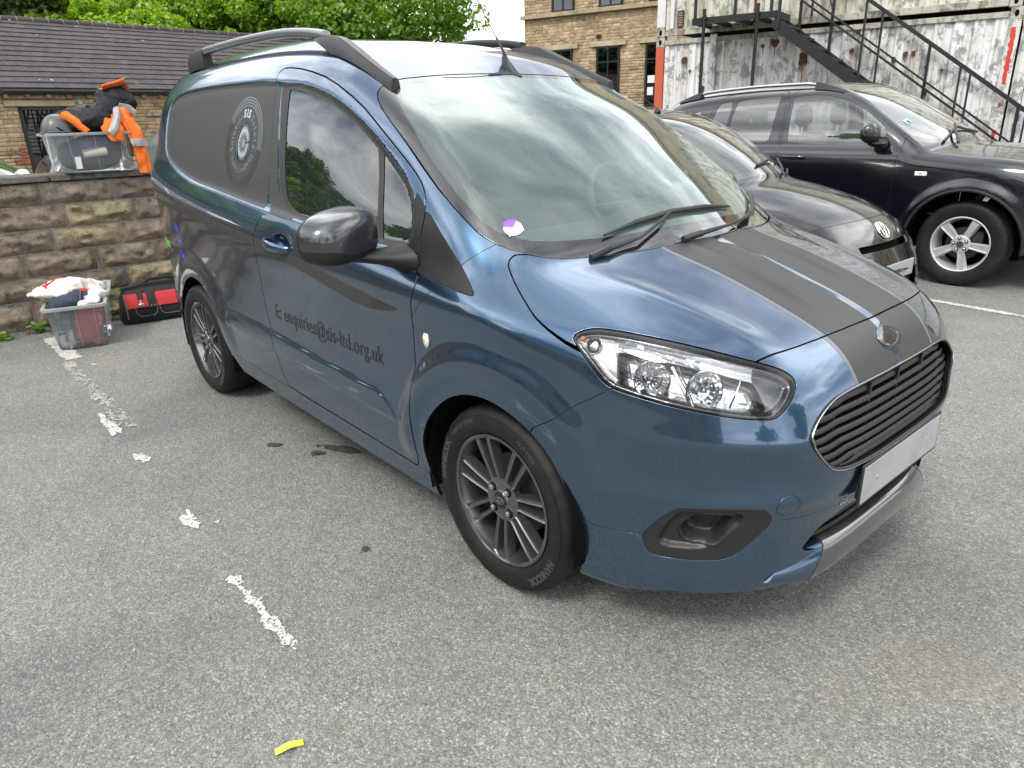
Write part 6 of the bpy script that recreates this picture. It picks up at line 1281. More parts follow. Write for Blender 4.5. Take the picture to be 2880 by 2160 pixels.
# ------------------------------------------------------------------ stone mill
MO = Vector((-24.163, 21.632, 0)); mill = thing('stone_mill', 'tall yellow sandstone mill building with dark sash windows behind the containers', 'building', MO, math.atan2(.28517687, .95847491))
MILLM = bpy.data.materials.new('mill_masonry'); MILLM.use_nodes = True; nt = MILLM.node_tree; bsd = nt.nodes['Principled BSDF']; tc = N_(nt, 'ShaderNodeTexCoord'); sp = N_(nt, 'ShaderNodeSeparateXYZ'); cb = N_(nt, 'ShaderNodeCombineXYZ'); nt.links.new(tc.outputs['Object'], sp.inputs[0]); ad = N_(nt, 'ShaderNodeMath', operation='ADD'); nt.links.new(sp.outputs[0], ad.inputs[0]); nt.links.new(sp.outputs[1], ad.inputs[1]); nt.links.new(ad.outputs[0], cb.inputs[0]); nt.links.new(sp.outputs[2], cb.inputs[1])
bk = N_(nt, 'ShaderNodeTexBrick', Scale=1.0); bk.inputs['Brick Width'].default_value = .38; bk.inputs['Row Height'].default_value = .125; bk.inputs['Mortar Size'].default_value = .009; bk.inputs['Color1'].default_value = (.36, .27, .16, 1); bk.inputs['Color2'].default_value = (.28, .205, .125, 1); bk.inputs['Mortar'].default_value = (.15, .12, .09, 1); nt.links.new(cb.outputs[0], bk.inputs['Vector'])
nz = N_(nt, 'ShaderNodeTexNoise', Scale=1.1, Detail=8.0); nt.links.new(tc.outputs['Object'], nz.inputs['Vector']); nt.links.new(mixc(nt, .8, bk.outputs['Color'], ramp(nt, nz.outputs['Fac'], (.3, (.7, .68, .66)), (.7, (1.25, 1.22, 1.15))), 'MULTIPLY'), bsd.inputs['Base Color']); bsd.inputs['Roughness'].default_value = .9
bp = N_(nt, 'ShaderNodeBump', Strength=.8, Distance=.02); nt.links.new(bk.outputs['Fac'], bp.inputs['Height']); bp.invert = True; nt.links.new(bp.outputs[0], bsd.inputs['Normal'])
MW, MH = 46.0, 13.6
wins = []
for fl, (z0, z1) in enumerate(((1.75, 4.10), (5.56, 7.70), (9.10, 11.10))):
    for k in range(21):
        u = (3.52 if fl == 0 else 3.60) + (k - 1) * 2.19
        wins.append((u, u + 1.04, z0, z1))
b = MB(); b.box((MW / 2, 6.05, MH / 2), (MW, 12, MH)); b.build('wall', MILLM, mill)
b = MB(); b.box((MW / 2, -.10 + .06, 5.47), (MW + .2, .22, .14)); b.box((MW / 2, -.06, 8.98), (MW + .2, .18, .12)); b.box((MW / 2, -.12, MH - .1), (MW + .4, .40, .22)); b.build('string_course', stone_mat('string_course_stone', [(.30, .24, .16), (.32, .26, .17)], dirt_or_haze=(.16, .13, .1), sc_=2), mill)
b = MB(); b.box((MW / 2, 6.0, MH + .2), (MW, 12, .3)); b.add([(-.3, -.3, MH), (MW + .3, -.3, MH), (MW + .3, 6, MH + 3), (-.3, 6, MH + 3), (-.3, 12.3, MH), (MW + .3, 12.3, MH)], [(0, 1, 2, 3), (3, 2, 5, 4), (0, 3, 4), (1, 5, 2)]); b.build('roof', pbr('slate', (.06, .062, .07), .6), mill)
visible = lambda w_: w_[0] < 9
for (u0, u1, z0, z1) in wins:
    b = MB(); uc, zc_ = (u0 + u1) / 2, (z0 + z1) / 2
    for c_, d in (((u0 + .03, -.03, zc_), (.07, .08, z1 - z0)), ((u1 - .03, -.03, zc_), (.07, .08, z1 - z0)), ((uc, -.03, z1 - .03), (u1 - u0, .08, .07)), ((uc, -.03, z0 + .03), (u1 - u0, .08, .07)), ((uc, -.03, z1 - .60 if z0 < 5 else zc_), (u1 - u0, .07, .06)), ((uc, -.03, zc_), (.05, .06, z1 - z0))): b.box(c_, d)
    wn = b.build('window', BLK, mill); b = MB(); b.box((uc, -.02, zc_), (u1 - u0 - .04, .01, z1 - z0 - .04)); b.build('pane', MATS['building_glass'], wn); b = MB(); b.box((uc, -.0, zc_), (u1 - u0 - .02, .02, z1 - z0 - .02)); b.build('dark_room', pbr('dark_room', (.035, .03, .028), .9), wn)
    if visible((u0,)):
        b = MB(); b.box((uc, -.045, z1 + .105), (u1 - u0 + .56, .09, .20), bev=.01); b.build('lintel', MATS.setdefault('lint', bpy.data.materials['dressed_lintel']), mill)
        if z0 > 5: b = MB(); b.box((uc, -.07, z0 - .03), (u1 - u0 + .1, .12, .06)); b.build('sill', bpy.data.materials['string_course_stone'], mill)
b = MB(); b.box((4.02 + .3, -.015, 2.5), (.45, .012, 1.4)); b.build('window_blind', pbr('maroon_blind', (.12, .02, .018), .8), mill)
for (u, z, w_, h) in ((5.98, 2.75, .30, .28), (5.95, 2.3, .25, .3), (4.3, 2.3, .2, .2)):
    b = MB(); b.box((u, -.035, z), (w_, .006, h)); b.build('paper_notice', pbr('paper', (.62, .60, .66), .8), mill)
sk = [(u0 - .26, u1 + .26, z1, z1 + .21) for u0, u1, z0, z1 in wins] + [(u0, u1, z0 - .06, z1) for u0, u1, z0, z1 in wins] + [(-1, 60, 5.40, 5.54)]
stone_field(mill, 0, 9.5, 1.2, 7.9, .085, .150, .16, .52, sk, SANDST, 8, 300, proud=.020, pred=lambda c_: 3.6 < c_[2] < 6.0 and c_[0] < 6.2, ylv=.05)
b = MB(); b.box((3.6, -.01, 4.495), (.20, .05, .15)); b.build('air_vent', BLK, mill)
# ------------------------------------------------------------------ shipping containers
def peel_mat(name, base=(.66, .66, .66), under=(.34, .345, .36), rustamt=.62, seed=0):
    m = bpy.data.materials.new(name); m.use_nodes = True; nt = m.node_tree; b = nt.nodes['Principled BSDF']; tc = N_(nt, 'ShaderNodeTexCoord'); mpp = N_(nt, 'ShaderNodeMapping'); nt.links.new(tc.outputs['Object'], mpp.inputs[0]); mpp.inputs['Location'].default_value = (seed * 3.7, 0, seed); mpp.inputs['Scale'].default_value = (1, .15, 1)
    def noise(s, d=10, r=.7, dist=0, sc3=None):
        n = N_(nt, 'ShaderNodeTexNoise', Scale=s, Detail=float(d), Roughness=r, Distortion=dist); src = mpp.outputs[0]
        if sc3: q = N_(nt, 'ShaderNodeMapping'); nt.links.new(src, q.inputs[0]); q.inputs['Scale'].default_value = sc3; src = q.outputs[0]
        nt.links.new(src, n.inputs['Vector']); return n.outputs['Fac']
    pe = noise(4.6, 12, .80, .3, (1, 1, .62)); f1 = ramp(nt, pe, (.535, (0, 0, 0)), (.548, (1, 1, 1)))
    dirtv = noise(2.2, 8, .7, 0, (1, 1, .35)); wcol = mixc(nt, ramp(nt, dirtv, (.50, (0, 0, 0)), (.68, (.7, .7, .7))), base, (.40, .36, .25))
    col = mixc(nt, f1, wcol, mixc(nt, ramp(nt, noise(9, 6), (.3, (0, 0, 0)), (.7, (1, 1, 1))), under, tuple(c_ * .72 for c_ in under)))
    edge = ramp(nt, pe, (.524, (0, 0, 0)), (.535, (.7, .7, .7)), (.548, (0, 0, 0))); col = mixc(nt, edge, col, (.17, .15, .12))
    sp_ = noise(38, 4, .6); col = mixc(nt, ramp(nt, sp_, (.67, (0, 0, 0)), (.69, (.8, .8, .8))), col, (.13, .11, .09))
    ru = noise(2.6, 8, .75, 0, (1.6, 1, .22)); col = mixc(nt, ramp(nt, ru, (rustamt, (0, 0, 0)), (rustamt + .08, (.75, .75, .75))), col, (.28, .13, .05))
    st_ = noise(3.2, 6, .6, 0, (3.4, 1, .06)); col = mixc(nt, 1.0, col, ramp(nt, st_, (.34, (.66, .63, .56)), (.50, (1, 1, 1)), (.7, (1.10, 1.10, 1.10))), 'MULTIPLY')  # vertical streaks, also painting in the shading of the corrugations
    nt.links.new(col, b.inputs['Base Color']); b.inputs['Roughness'].default_value = .6; bp = N_(nt, 'ShaderNodeBump', Strength=.5, Distance=.004); nt.links.new(f1, bp.inputs['Height']); nt.links.new(bp.outputs[0], b.inputs['Normal']); return m
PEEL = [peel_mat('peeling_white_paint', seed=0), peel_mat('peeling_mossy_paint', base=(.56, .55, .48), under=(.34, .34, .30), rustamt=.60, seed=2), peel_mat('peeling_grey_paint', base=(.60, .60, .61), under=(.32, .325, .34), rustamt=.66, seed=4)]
RUST = pbr('dark_rust', (.055, .022, .014), .85, noise=(30, (.12, .05, .025), .4, .6)); ORUST = pbr('orange_rust', (.36, .15, .04), .85, noise=(25, (.24, .10, .035), .4, .6)); RAILM = peel_mat('mossy_rail_paint', base=(.38, .37, .31), under=(.22, .21, .18), rustamt=.60, seed=7)
CO = Vector((-8.48, 10.852, 0)); CR = math.atan2(.2522, .9677)
def container(u0, z0, L, H, label, mat, postmat, name='shipping_container', d=2.44, rz_=RAILM, end_post=None):
    t = thing(name, label, 'container', (CO.x + u0 * .9677, CO.y + u0 * .2522, z0), CR)
    b = MB(); prof = []; x = .17; p = .285; 
    while x < L - .17 - p * .5:
        for dx, dy in ((0, .0), (.07, .0), (.100, .045), (.185, .045), (.215, 0), (.285, 0)): prof.append((x + dx, dy))
        x += p
    prof = [q for q in prof if q[0] < L - .16]; prof.append((L - .16, 0)); z1, z2 = .13, H - .13
    for i in range(len(prof) - 1):
        a, c_ = prof[i], prof[i + 1]
        if c_[0] - a[0] < 1e-6: continue
        b.add([(a[0], .03 + a[1], z1), (c_[0], .03 + c_[1], z1), (c_[0], .03 + c_[1], z2), (a[0], .03 + a[1], z2)], [(0, 1, 2, 3)])
    b.build('corrugated_side', mat, t)
    b = MB(); b.box((L / 2, d / 2 + .05, H / 2), (L - .1, d - .06, H - .24)); b.build('inner_box', BLACKSH, t)
    b = MB(); b.box((L / 2, d / 2 + .02, H - .075), (L - .02, d, .02)); b.build('roof', mat, t)
    b = MB(); b.box((L / 2, .035, H - .10), (L - .34, .07, .085), bev=.004); b.build('top_rail', rz_, t); b = MB(); b.box((L / 2, .03, .075), (L - .34, .08, .11), bev=.004); b.build('bottom_rail', rz_, t)
    for k, (x, w_) in enumerate(((.075, .17), (L - .075, .17))):
        b = MB(); b.box((x, .055, H / 2), (w_, .13, H - .36), bev=.006); b.build('corner_post', postmat[k], t)
        b = MB(); b.box((x, d - .05, H / 2), (w_, .13, H - .2)); b.build('corner_post', postmat[k], t)
        for z in (.09, H - .09):
            b = MB(); b.box((x, .075, z), (.178, .162, .178), bev=.01); cs = b.build('corner_casting', rz_, t); b = MB(); b.lathe([(.030, -.0), (.028, .004)], (x, -.0075, z), (0, -1, 0), 16, caps=True); b.v = [(x + (p[0] - x) * 1.0, p[1], z + (p[2] - z) * 1.7) for p in b.v]; b.build('casting_hole', BLACKSH, cs)
    return t
REDP = pbr('red_post_paint', (.46, .085, .035), .6, noise=(9, (.40, .09, .05), .45, .7)); WHITEP = pbr('white_post_paint', (.58, .58, .58), .6, noise=(6, (.45, .44, .40), .5, .75))
WP2 = peel_mat('flaking_white_red_paint', base=(.60, .60, .59), under=(.34, .33, .32), rustamt=.7, seed=9)
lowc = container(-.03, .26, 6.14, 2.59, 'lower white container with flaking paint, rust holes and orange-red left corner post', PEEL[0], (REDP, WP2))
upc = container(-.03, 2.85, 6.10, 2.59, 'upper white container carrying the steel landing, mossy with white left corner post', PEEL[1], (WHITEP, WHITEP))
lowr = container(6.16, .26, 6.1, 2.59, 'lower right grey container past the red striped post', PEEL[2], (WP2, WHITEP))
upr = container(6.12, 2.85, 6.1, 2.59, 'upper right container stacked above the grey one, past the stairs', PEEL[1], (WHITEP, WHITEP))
for (u, z) in ((-.03, .13), (5.9, .13), (6.3, .13), (12.0, .13)):
    pass
b = MB(); b.box((6.1, 1.25, .13), (12.2, 2.3, .26)); o = b.build('block_plinth', pbr('concrete_plinth', (.2, .2, .19), .9)); o.location = (CO.x, CO.y, 0); o.rotation_euler = (0, 0, CR); tag(o, 'low concrete plinth under the row of containers', 'plinth')
b = MB(); b.box((1.18, -.012, 1.30), (.125, .05, 2.55), bev=.004); b.build('cover_strip', WP2, lowc)
RS = pbr('red_stripe_paint', (.50, .035, .018), .55)
for (z0, z1, w_, sd) in ((2.56, 1.72, .062, 1), (1.60, 1.56, .02, 2), (1.44, 1.36, .035, 3), (1.30, 1.285, .02, 4), (1.02, .60, .06, 5)):
    r_ = random.Random(sd); n = max(4, int((z0 - z1) / .03)); L_ = [(6.065 - w_ * .5 + r_.uniform(-.012, .012), -.014, z1 - .26 + .0 + (z0 - z1) * i / n + .26 - .26 + .0) for i in range(n + 1)]; R_ = [(6.065 + w_ * .5 + r_.uniform(-.012, .012), p[1], p[2]) for p in L_]
    b = MB()
    for i in range(n): b.add([L_[i], R_[i], R_[i + 1], L_[i + 1]], [(0, 1, 2, 3)])
    b.build('red_stripe', RS, lowc)
for (u, z, s_, sd) in ((.587, 2.41, .07, 1), (2.342, 2.60, .085, 2), (2.87, 2.29, .12, 3), (3.697, 2.377, .05, 4), (4.387, 2.181, .05, 5), (4.56, 2.27, .045, 6), (4.68, 2.27, .05, 7), (4.897, 2.042, .03, 8), (5.145, 1.98, .035, 9), (2.124, 2.556, .04, 10), (.72, 2.2, .03, 11), (4.0, 2.33, .02, 12), (4.95, 1.62, .05, 13), (1.0, 1.86, .06, 14)):
    r_ = random.Random(sd); p = []
    for i in range(11): t = 2 * math.pi * i / 11; q = s_ * r_.uniform(.6, 1.15); p.append((u + q * math.cos(t) * .8, z - .26 + q * math.sin(t)))
    b = MB(); b.prism(p, -.008, .05, 'y'); rh = b.build('rust_hole', RUST, lowc)
    L_ = s_ * r_.uniform(2.2, 4.2); w_ = s_ * .30; n = 8; b = MB(); A_ = [(u + .1 * s_ - w_ * (1 - i / n * .6) * .5 + r_.uniform(-.004, .004), .012, z - .26 - s_ * .5 - L_ * i / n) for i in range(n + 1)]; B_ = [(u + .1 * s_ + w_ * (1 - i / n * .6) * .5 + r_.uniform(-.004, .004), .012, q[2]) for i, q in enumerate(A_)]
    for i in range(n): b.add([A_[i], B_[i], B_[i + 1], A_[i + 1]], [(0, 1, 2, 3)])
    b.build('rust_streak', ORUST, rh)
b = MB()
for k in range(6): b.box((.48, -.0, .20 + .042 * k), (.085, .03, .022))
vt = b.build('vent_louvre', pbr('vent_white', (.5, .5, .46), .6), upc); b = MB(); b.box((.31, -.005, 1.3), (.075, .04, 2.3)); b.build('vertical_batten', WHITEP, upc)
b = MB(); b.box((.48, .005, .305), (.13, .04, .30)); b.build('vent_frame', RUST, vt)
for u in (1.93, 2.95): b = MB(); b.box((u, .0, 1.3), (.03, .05, 2.34)); b.build('door_joint', RUST, upc)
# ------------------------------------------------------------------ steel stairs and landing
st = thing('steel_staircase', 'black steel staircase with landing and handrails in front of the containers', 'staircase', (CO.x, CO.y, 0), CR); BS = pbr('black_steel_paint', (.014, .016, .018), .42, spec=.35, noise=(8, (.030, .027, .024), .55, .85)); MOSS = pbr('mossy_dark_tread', (.045, .048, .034), .9, noise=(12, (.075, .08, .05), .4, .7))
def sbar(n, *segs, w_=.05, h=None, mat=BS):
    b = MB()
    for a, c_ in segs: b.bar(a, c_, w_, h)
    return b.build(n, mat, st)
sbar('landing_frame', ((1.05, -.92, 2.975), (2.56, -.92, 2.975)), ((1.075, -.92, 2.975), (1.075, .0, 2.975)), ((2.53, -.92, 2.975), (2.53, .0, 2.975)), w_=.05, h=.10)
sbar('landing_joist', ((1.45, -.9, 2.96), (1.45, 0, 2.96)), w_=.05, h=.08); sbar('landing_joist', ((1.85, -.9, 2.96), (1.85, 0, 2.96)), w_=.05, h=.08); sbar('landing_joist', ((2.2, -.9, 2.96), (2.2, 0, 2.96)), w_=.05, h=.08)
b = MB(); b.box((1.80, -.46, 3.03), (1.52, .93, .012)); b.build('landing_floor', MOSS, st)
for u in (1.28, 2.24): b = MB(); b.tube([(u, -.96, 0), (u, -.96, 3.17)], .030, 12); sp__ = b.build('scaffold_post', BS, st); b = MB(); b.box((u, -.945, 3.02), (.09, .09, .05), bev=.008); b.build('clamp', BS, sp__)
for (u, y, z0) in ((1.10, -.93, 2.95), (1.83, -.93, 3.02), (2.45, -.90, 3.0), (2.60, -.93, 2.75), (2.75, -.10, 2.75)): sbar('railing_post', ((u, y, z0), (u, y, 4.10)), w_=.045)
sbar('handrail', ((1.10, -.93, 4.1), (2.45, -.93, 4.1)), w_=.05); sbar('handrail', ((1.10, -.93, 3.55), (2.45, -.93, 3.55)), w_=.035)
SLP = -.725
for y, nme in ((-.91, 'stringer'), (-.10, 'stringer')): sbar(nme, ((2.50, y, 2.87), (6.42, y, .03)), w_=.035, h=.17)
for k in range(14):
    z = 2.78 - .19 * (k + .0); u = 2.66 + (2.78 - z) / .725
    b = MB(); b.box((u + .0, -.505, z), (.24, .79, .035)); b.build('tread', MOSS, st)
sbar('handrail', ((2.45, -.91, 4.18), (6.55, -.91, 1.215)), w_=.06, h=.05); sbar('mid_rail', ((2.75, -.15, 3.25), (6.3, -.15, .70)), w_=.035); sbar('mid_rail', ((2.75, -.15, 3.36), (6.3, -.15, .81)), w_=.03); sbar('handrail', ((2.75, -.10, 3.95), (6.4, -.10, 1.30)), w_=.05)
for u in (3.98, 4.24, 5.455, 5.60, 6.42): sbar('railing_post', ((u, -.91, 2.87 - .725 * (u - 2.5)), (u, -.91, 4.14 - .723 * (u - 2.5))), w_=.055, h=.03)
for u in (3.3, 4.9, 6.3): sbar('railing_post', ((u, -.10, 2.87 - .725 * (u - 2.5)), (u, -.10, 3.95 - .725 * (u - 2.75))), w_=.045)
b = MB(); rings = []; b.tube([(3.15, -.01, 4.3), (3.16, -.02, 3.6), (3.21, -.02, 3.25), (3.26, -.02, 3.1)], .012, 6); b.build('hanging_cable', BS, st)
# ------------------------------------------------------------------ things left by the van
CLEARP = glassy('cloudy_clear_plastic', (.80, .86, .92), 1.45, rough=.12, dirt_or_haze=.16)
RIMP = glassy('clear_plastic_rim', (.62, .68, .74), 1.45, rough=.15, dirt_or_haze=.42)
def tub(name, label, loc, rz, wb, db, wt, dt, h, cat='storage box', group=None):
    """tapered clear box; local x = width, y = depth, base at z=0"""
    t = thing(name, label, cat, loc, rz, group); cr = .035
    def ring(w_, d, z, n=5, r=cr):
        o = []
        for sx, sy, a0 in ((1, -1, -90), (1, 1, 0), (-1, 1, 90), (-1, -1, 180)):
            for k in range(n): a = math.radians(a0 + 90 * k / (n - 1)); o.append((sx * (w_ / 2 - r) + r * math.cos(a), sy * (d / 2 - r) + r * math.sin(a), z))
        return o
    b = MB(); rings = [ring(wb * .96, db * .96, .0), ring(wb, db, .010)] + [ring(wb + (wt - wb) * q, db + (dt - db) * q, h * q) for q in (.25, .5, .75, .97)]; b.loft(rings, caps=False); b.f.append(tuple(range(20))[::-1]); b.sm.append(False); b.build('tub_wall', CLEARP, t)
    b = MB(); b.loft([ring(wt, dt, h * .93), ring(wt + .045, dt + .045, h * .93), ring(wt + .05, dt + .05, h * .96), ring(wt + .045, dt + .045, h), ring(wt + .005, dt + .005, h), ring(wt, dt, h * .97)], caps=False); b.build('tub_rim', RIMP, t)
    for sx in (-.33, 0, .33):
        b = MB(); b.bar((sx * wb, -db / 2 - .002, .02), (sx * wt, -dt / 2 - .002, h * .93), .006, .003); b.build('tub_rib', RIMP, t)
    return t
def lump(name, blobs, mat, h=.012, k=.05, wr=.010, ws=28, quilt=0, parent=None, seed=0, stretch=(1, 1, 1)):
    """cloth heap: smooth union of ellipsoids with wrinkles"""
    r_ = np.random.default_rng(seed); W_ = r_.normal(size=(7, 3)); W_ /= np.linalg.norm(W_, axis=1)[:, None]; ph = r_.uniform(0, 6.28, 7)
    def F(x, y, z):
        f = None
        for (c, r) in blobs:
            q = np.sqrt(((x - c[0]) / r[0]) ** 2 + ((y - c[1]) / r[1]) ** 2 + ((z - c[2]) / r[2]) ** 2); g = (q - 1) * min(r); f = g if f is None else -smax(-f, -g, k)
        w_ = 0
        for i in range(7):
            w_ = w_ + (1 - np.abs(np.sin((x * W_[i, 0] * stretch[0] + y * W_[i, 1] * stretch[1] + z * W_[i, 2] * stretch[2]) * ws * (.45 + .18 * i) + ph[i] + 1.3 * np.sin(x * 9 + i) + 1.1 * np.sin(y * 11 + 2 * i + z * 7)))) ** 2 * (.9 - .08 * i)
        f = f - wr * (w_ - 1.2) * .55
        if quilt: 
            u, v = (y + z) * quilt, (y - z) * quilt; f = f - .009 * (np.abs(np.sin(u)) ** .4 * np.abs(np.sin(v)) ** .4)
        return f
    lo = [min(c[i] - r[i] for c, r in blobs) - .03 for i in range(3)]; hi = [max(c[i] + r[i] for c, r in blobs) + .03 for i in range(3)]
    P, N, T = surf_net(F, lo, hi, h); return obj(name, renormal((P, N, T)), mat, parent)
HV = pbr('orange_hi_vis', (.80, .155, .012), .75, emit=None, noise=(22, (.42, .085, .02), .55, .80), bump=(90, .4, .004)); HVB = bpy.data.materials['orange_hi_vis']
REFL = pbr('grey_reflective_band', (.30, .30, .31), .45, noise=(30, (.19, .19, .19), .5, .7)); QUILT = pbr('black_quilted_lining', (.010, .011, .0135), .55, spec=.2, bump=(60, .4, .006)); NAVY = pbr('navy_cloth', (.012, .018, .045), .9, sheen=.2, bump=(80, .4, .004))
b1 = tub('clear_storage_box', 'large clear plastic box of dark clothing standing on the wall coping', (-5.01, -.605, 1.116), math.radians(90), .485, .38, .55, .43, .285, group='clear plastic storage boxes')
navy_in = lump('folded_clothes', [((-5.0, -.61, 1.21), (.165, .205, .085)), ((-5.0, -.56, 1.30), (.16, .185, .08)), ((-5.03, -.74, 1.24), (.12, .08, .09))], pbr('slate_blue_cloth', (.05, .075, .14), .9), h=.02, seed=1); tag(navy_in, 'dark blue folded clothes inside the clear box on the wall', 'clothes')
b = MB(); b.lathe([(0, -.08), (.032, -.08), (.034, -.075), (.034, .075), (.032, .08), (0, .08)], (-4.83, -.615, 1.255), (.1, 1, .12), 20); tag(b.build('paper_roll', pbr('grubby_white_roll', (.42, .40, .38), .9)), 'grubby white roll pressed against the side of the box on the wall', 'roll')
b = MB(); b.lathe([(.055, 0), (.062, .01), (.055, .02)], (-4.835, -.36, 1.24), (1, .1, 0), 20); b.box((-4.84, -.345, 1.30), (.02, .07, .17), bev=.01); tag(b.build('safety_gloves', pbr('tan_leather', (.33, .22, .11), .8)), 'tan work glove showing through the right end of the box on the wall', 'glove')
b = MB(); b.box((-4.80, -.745, 1.19), (.004, .04, .085)); tag(b.build('paper_tag', pbr('white_paper', (.6, .6, .62), .8)), 'white paper tag behind the lower left front of the wall box', 'paper')
# hard hat
hh = thing('hard_hat', 'grey hard hat under the left end of the black jacket', 'hard hat', (-4.97, -.795, 1.39))
f_ = surf_net(lambda x, y, z: np.maximum(((np.abs(x / .125) ** 2.2 + np.abs(y / .115) ** 2.2 + np.abs(z / .145) ** 2.2) ** (1 / 2.2) - 1) * .11 + 0, .012 - z), (-.16, -.15, -.02), (.16, .15, .18), .010); obj('helmet_shell', renormal(f_), pbr('grey_helmet', (.075, .08, .085), .35), hh)
b = MB(); b.lathe([(.112, .006), (.130, .0), (.128, -.006), (.110, .0)], (0, 0, .015), (0, 0, 1), 36); b.box((.10, -.02, .02), (.10, .14, .01), bev=.004); b.build('helmet_brim', MATS['grey_helmet'], hh)
b = MB(); b.tube([(.11, -.03, .05), (.14, .02, .01), (.15, .07, -.005)], .008, 6); b.build('chin_strap', BLACKSH, hh)
jk = thing('quilted_jacket', 'black quilted jacket lining with orange edge heaped on the box on the wall', 'jacket', (0, 0, 0))
lump('jacket_body', [((-4.98, -.62, 1.47), (.15, .20, .085)), ((-4.97, -.50, 1.49), (.16, .17, .10)), ((-4.97, -.40, 1.57), (.12, .10, .11)), ((-4.98, -.36, 1.64), (.10, .085, .085)), ((-4.96, -.30, 1.62), (.09, .075, .07)), ((-5.0, -.42, 1.66), (.07, .06, .06))], QUILT, h=.009, k=.06, wr=.013, ws=26, quilt=13, parent=jk, seed=4)
def cloth_strip(name, path, wv, mat, parent=None, th=.010, fold=.012, seed=0, n=28, m_=12):
    """thick draped strip: path of points, wv half-width vectors"""
    r_ = random.Random(seed); P_ = [Vector(p) for p in path]; Wv = [Vector(v) for v in wv]; top, bot = [], []
    for i in range(n + 1):
        t = i / n * (len(P_) - 1); k = min(int(t), len(P_) - 2); f = t - k; f = f * f * (3 - 2 * f) if False else f; c = P_[k].lerp(P_[k + 1], f); w_ = Wv[k].lerp(Wv[k + 1], f); tg = (P_[k + 1] - P_[k]).normalized(); nr = tg.cross(w_).normalized(); 
        ra, rb = [], []
        for j in range(m_ + 1):
            s = j / m_ * 2 - 1; o = fold * (math.sin(s * 6 + i * .35 + seed) * .6 + math.sin(s * 3.1 - i * .22 + seed * 2) * .5) + fold * .5 * math.sin(i * .9 + s * 2); p = c + w_ * s * (1 + .05 * math.sin(i * .7 + seed)) + nr * (o + .02 * (1 - s * s)); ra.append(p); rb.append(p - nr * th)
        top.append(ra); bot.append(rb)
    b = MB(); rings = [top[i] + bot[i][::-1] for i in range(n + 1)]; b.loft(rings, caps=True); return b, b.build(name, mat, parent)
cloth_strip('jacket_edge', [(-4.87, -.765, 1.535), (-4.83, -.70, 1.48), (-4.81, -.64, 1.405)], [(0, .03, .015), (0, .032, .012), (0, .022, .012)], HV, jk, fold=.003, seed=2, n=10, m_=5)
cloth_strip('jacket_edge', [(-4.93, -.46, 1.715), (-4.93, -.38, 1.728), (-4.94, -.29, 1.755)], [(0.05, .0, .012), (.06, 0, .016), (.05, .0, .020)], HV, jk, fold=.004, seed=3, n=10, m_=5)
cloth_strip('jacket_edge', [(-4.94, -.30, 1.75), (-4.94, -.285, 1.69)], [(.04, .01, 0), (.04, .012, 0)], pbr('dark_orange_lining', (.18, .05, .03), .8), jk, fold=.003, seed=5, n=5, m_=4)
b = MB(); b.tube([(-4.93, -.60, 1.56), (-4.92, -.58, 1.585), (-4.92, -.55, 1.575), (-4.93, -.54, 1.55)], .014, 8); b.build('jacket_tab', QUILT, jk)
hv = thing('hi_vis_trousers', 'dirty orange hi-vis garment with grey reflective bands hanging over the box front', 'garment', (0, 0, 0))
lump('garment_bundle', [((-4.87, -0.450, 1.49), (.07, .085, .075)), ((-4.87, -0.360, 1.52), (.07, .07, .06)), ((-4.84, -0.470, 1.44), (.05, .06, .06))], HV, h=.010, k=.04, wr=.010, ws=30, parent=hv, seed=8)
cloth_strip('garment_panel', [(-4.84, -0.500, 1.52), (-4.785, -0.485, 1.45), (-4.765, -0.445, 1.375), (-4.765, -0.425, 1.335)], [(0, .035, .025), (0, .065, .04), (0, .050, .042), (0, .006, .008)], HV, hv, fold=.006, seed=7, n=14, m_=8)
cloth_strip('reflective_band', [(-4.83, -0.405, 1.565), (-4.775, -0.425, 1.50), (-4.745, -0.470, 1.42), (-4.74, -0.502, 1.385)], [(0, .022, -.006), (0, .024, -.018), (0, .020, -.022), (0, .018, -.022)], REFL, hv, fold=.004, seed=7, n=12, m_=5)
cloth_strip('garment_leg', [(-4.90, -0.415, 1.555), (-4.82, -0.370, 1.52), (-4.775, -0.330, 1.42), (-4.770, -0.313, 1.30), (-4.778, -0.300, 1.18), (-4.785, -0.293, 1.095)], [(.0, .05, -.02), (0, .060, -.012), (0, .052, 0), (0, .046, 0), (0, .046, 0), (0, .044, 0)], HV, hv, fold=.008, th=.02, seed=11, n=30, m_=9)
cloth_strip('reflective_band', [(-4.756, -.321, 1.345), (-4.752, -.312, 1.29)], [(0, .0545, 0), (0, .053, 0)], REFL, hv, th=.004, fold=.006, seed=12, n=5, m_=9)
cloth_strip('reflective_band', [(-4.86, -0.380, 1.585), (-4.82, -0.320, 1.565), (-4.80, -0.285, 1.53)], [(.03, .0, .018), (.03, .0, .018), (.028, .0, .014)], REFL, hv, th=.004, fold=.004, seed=14, n=6, m_=5)
b = MB(); b.box((-4.775, -0.335, 1.375), (.02, .05, .04), bev=.008); b.box((-4.772, -0.320, 1.405), (.014, .014, .04), bev=.003); b.build('buckle', BLACKSH, hv)
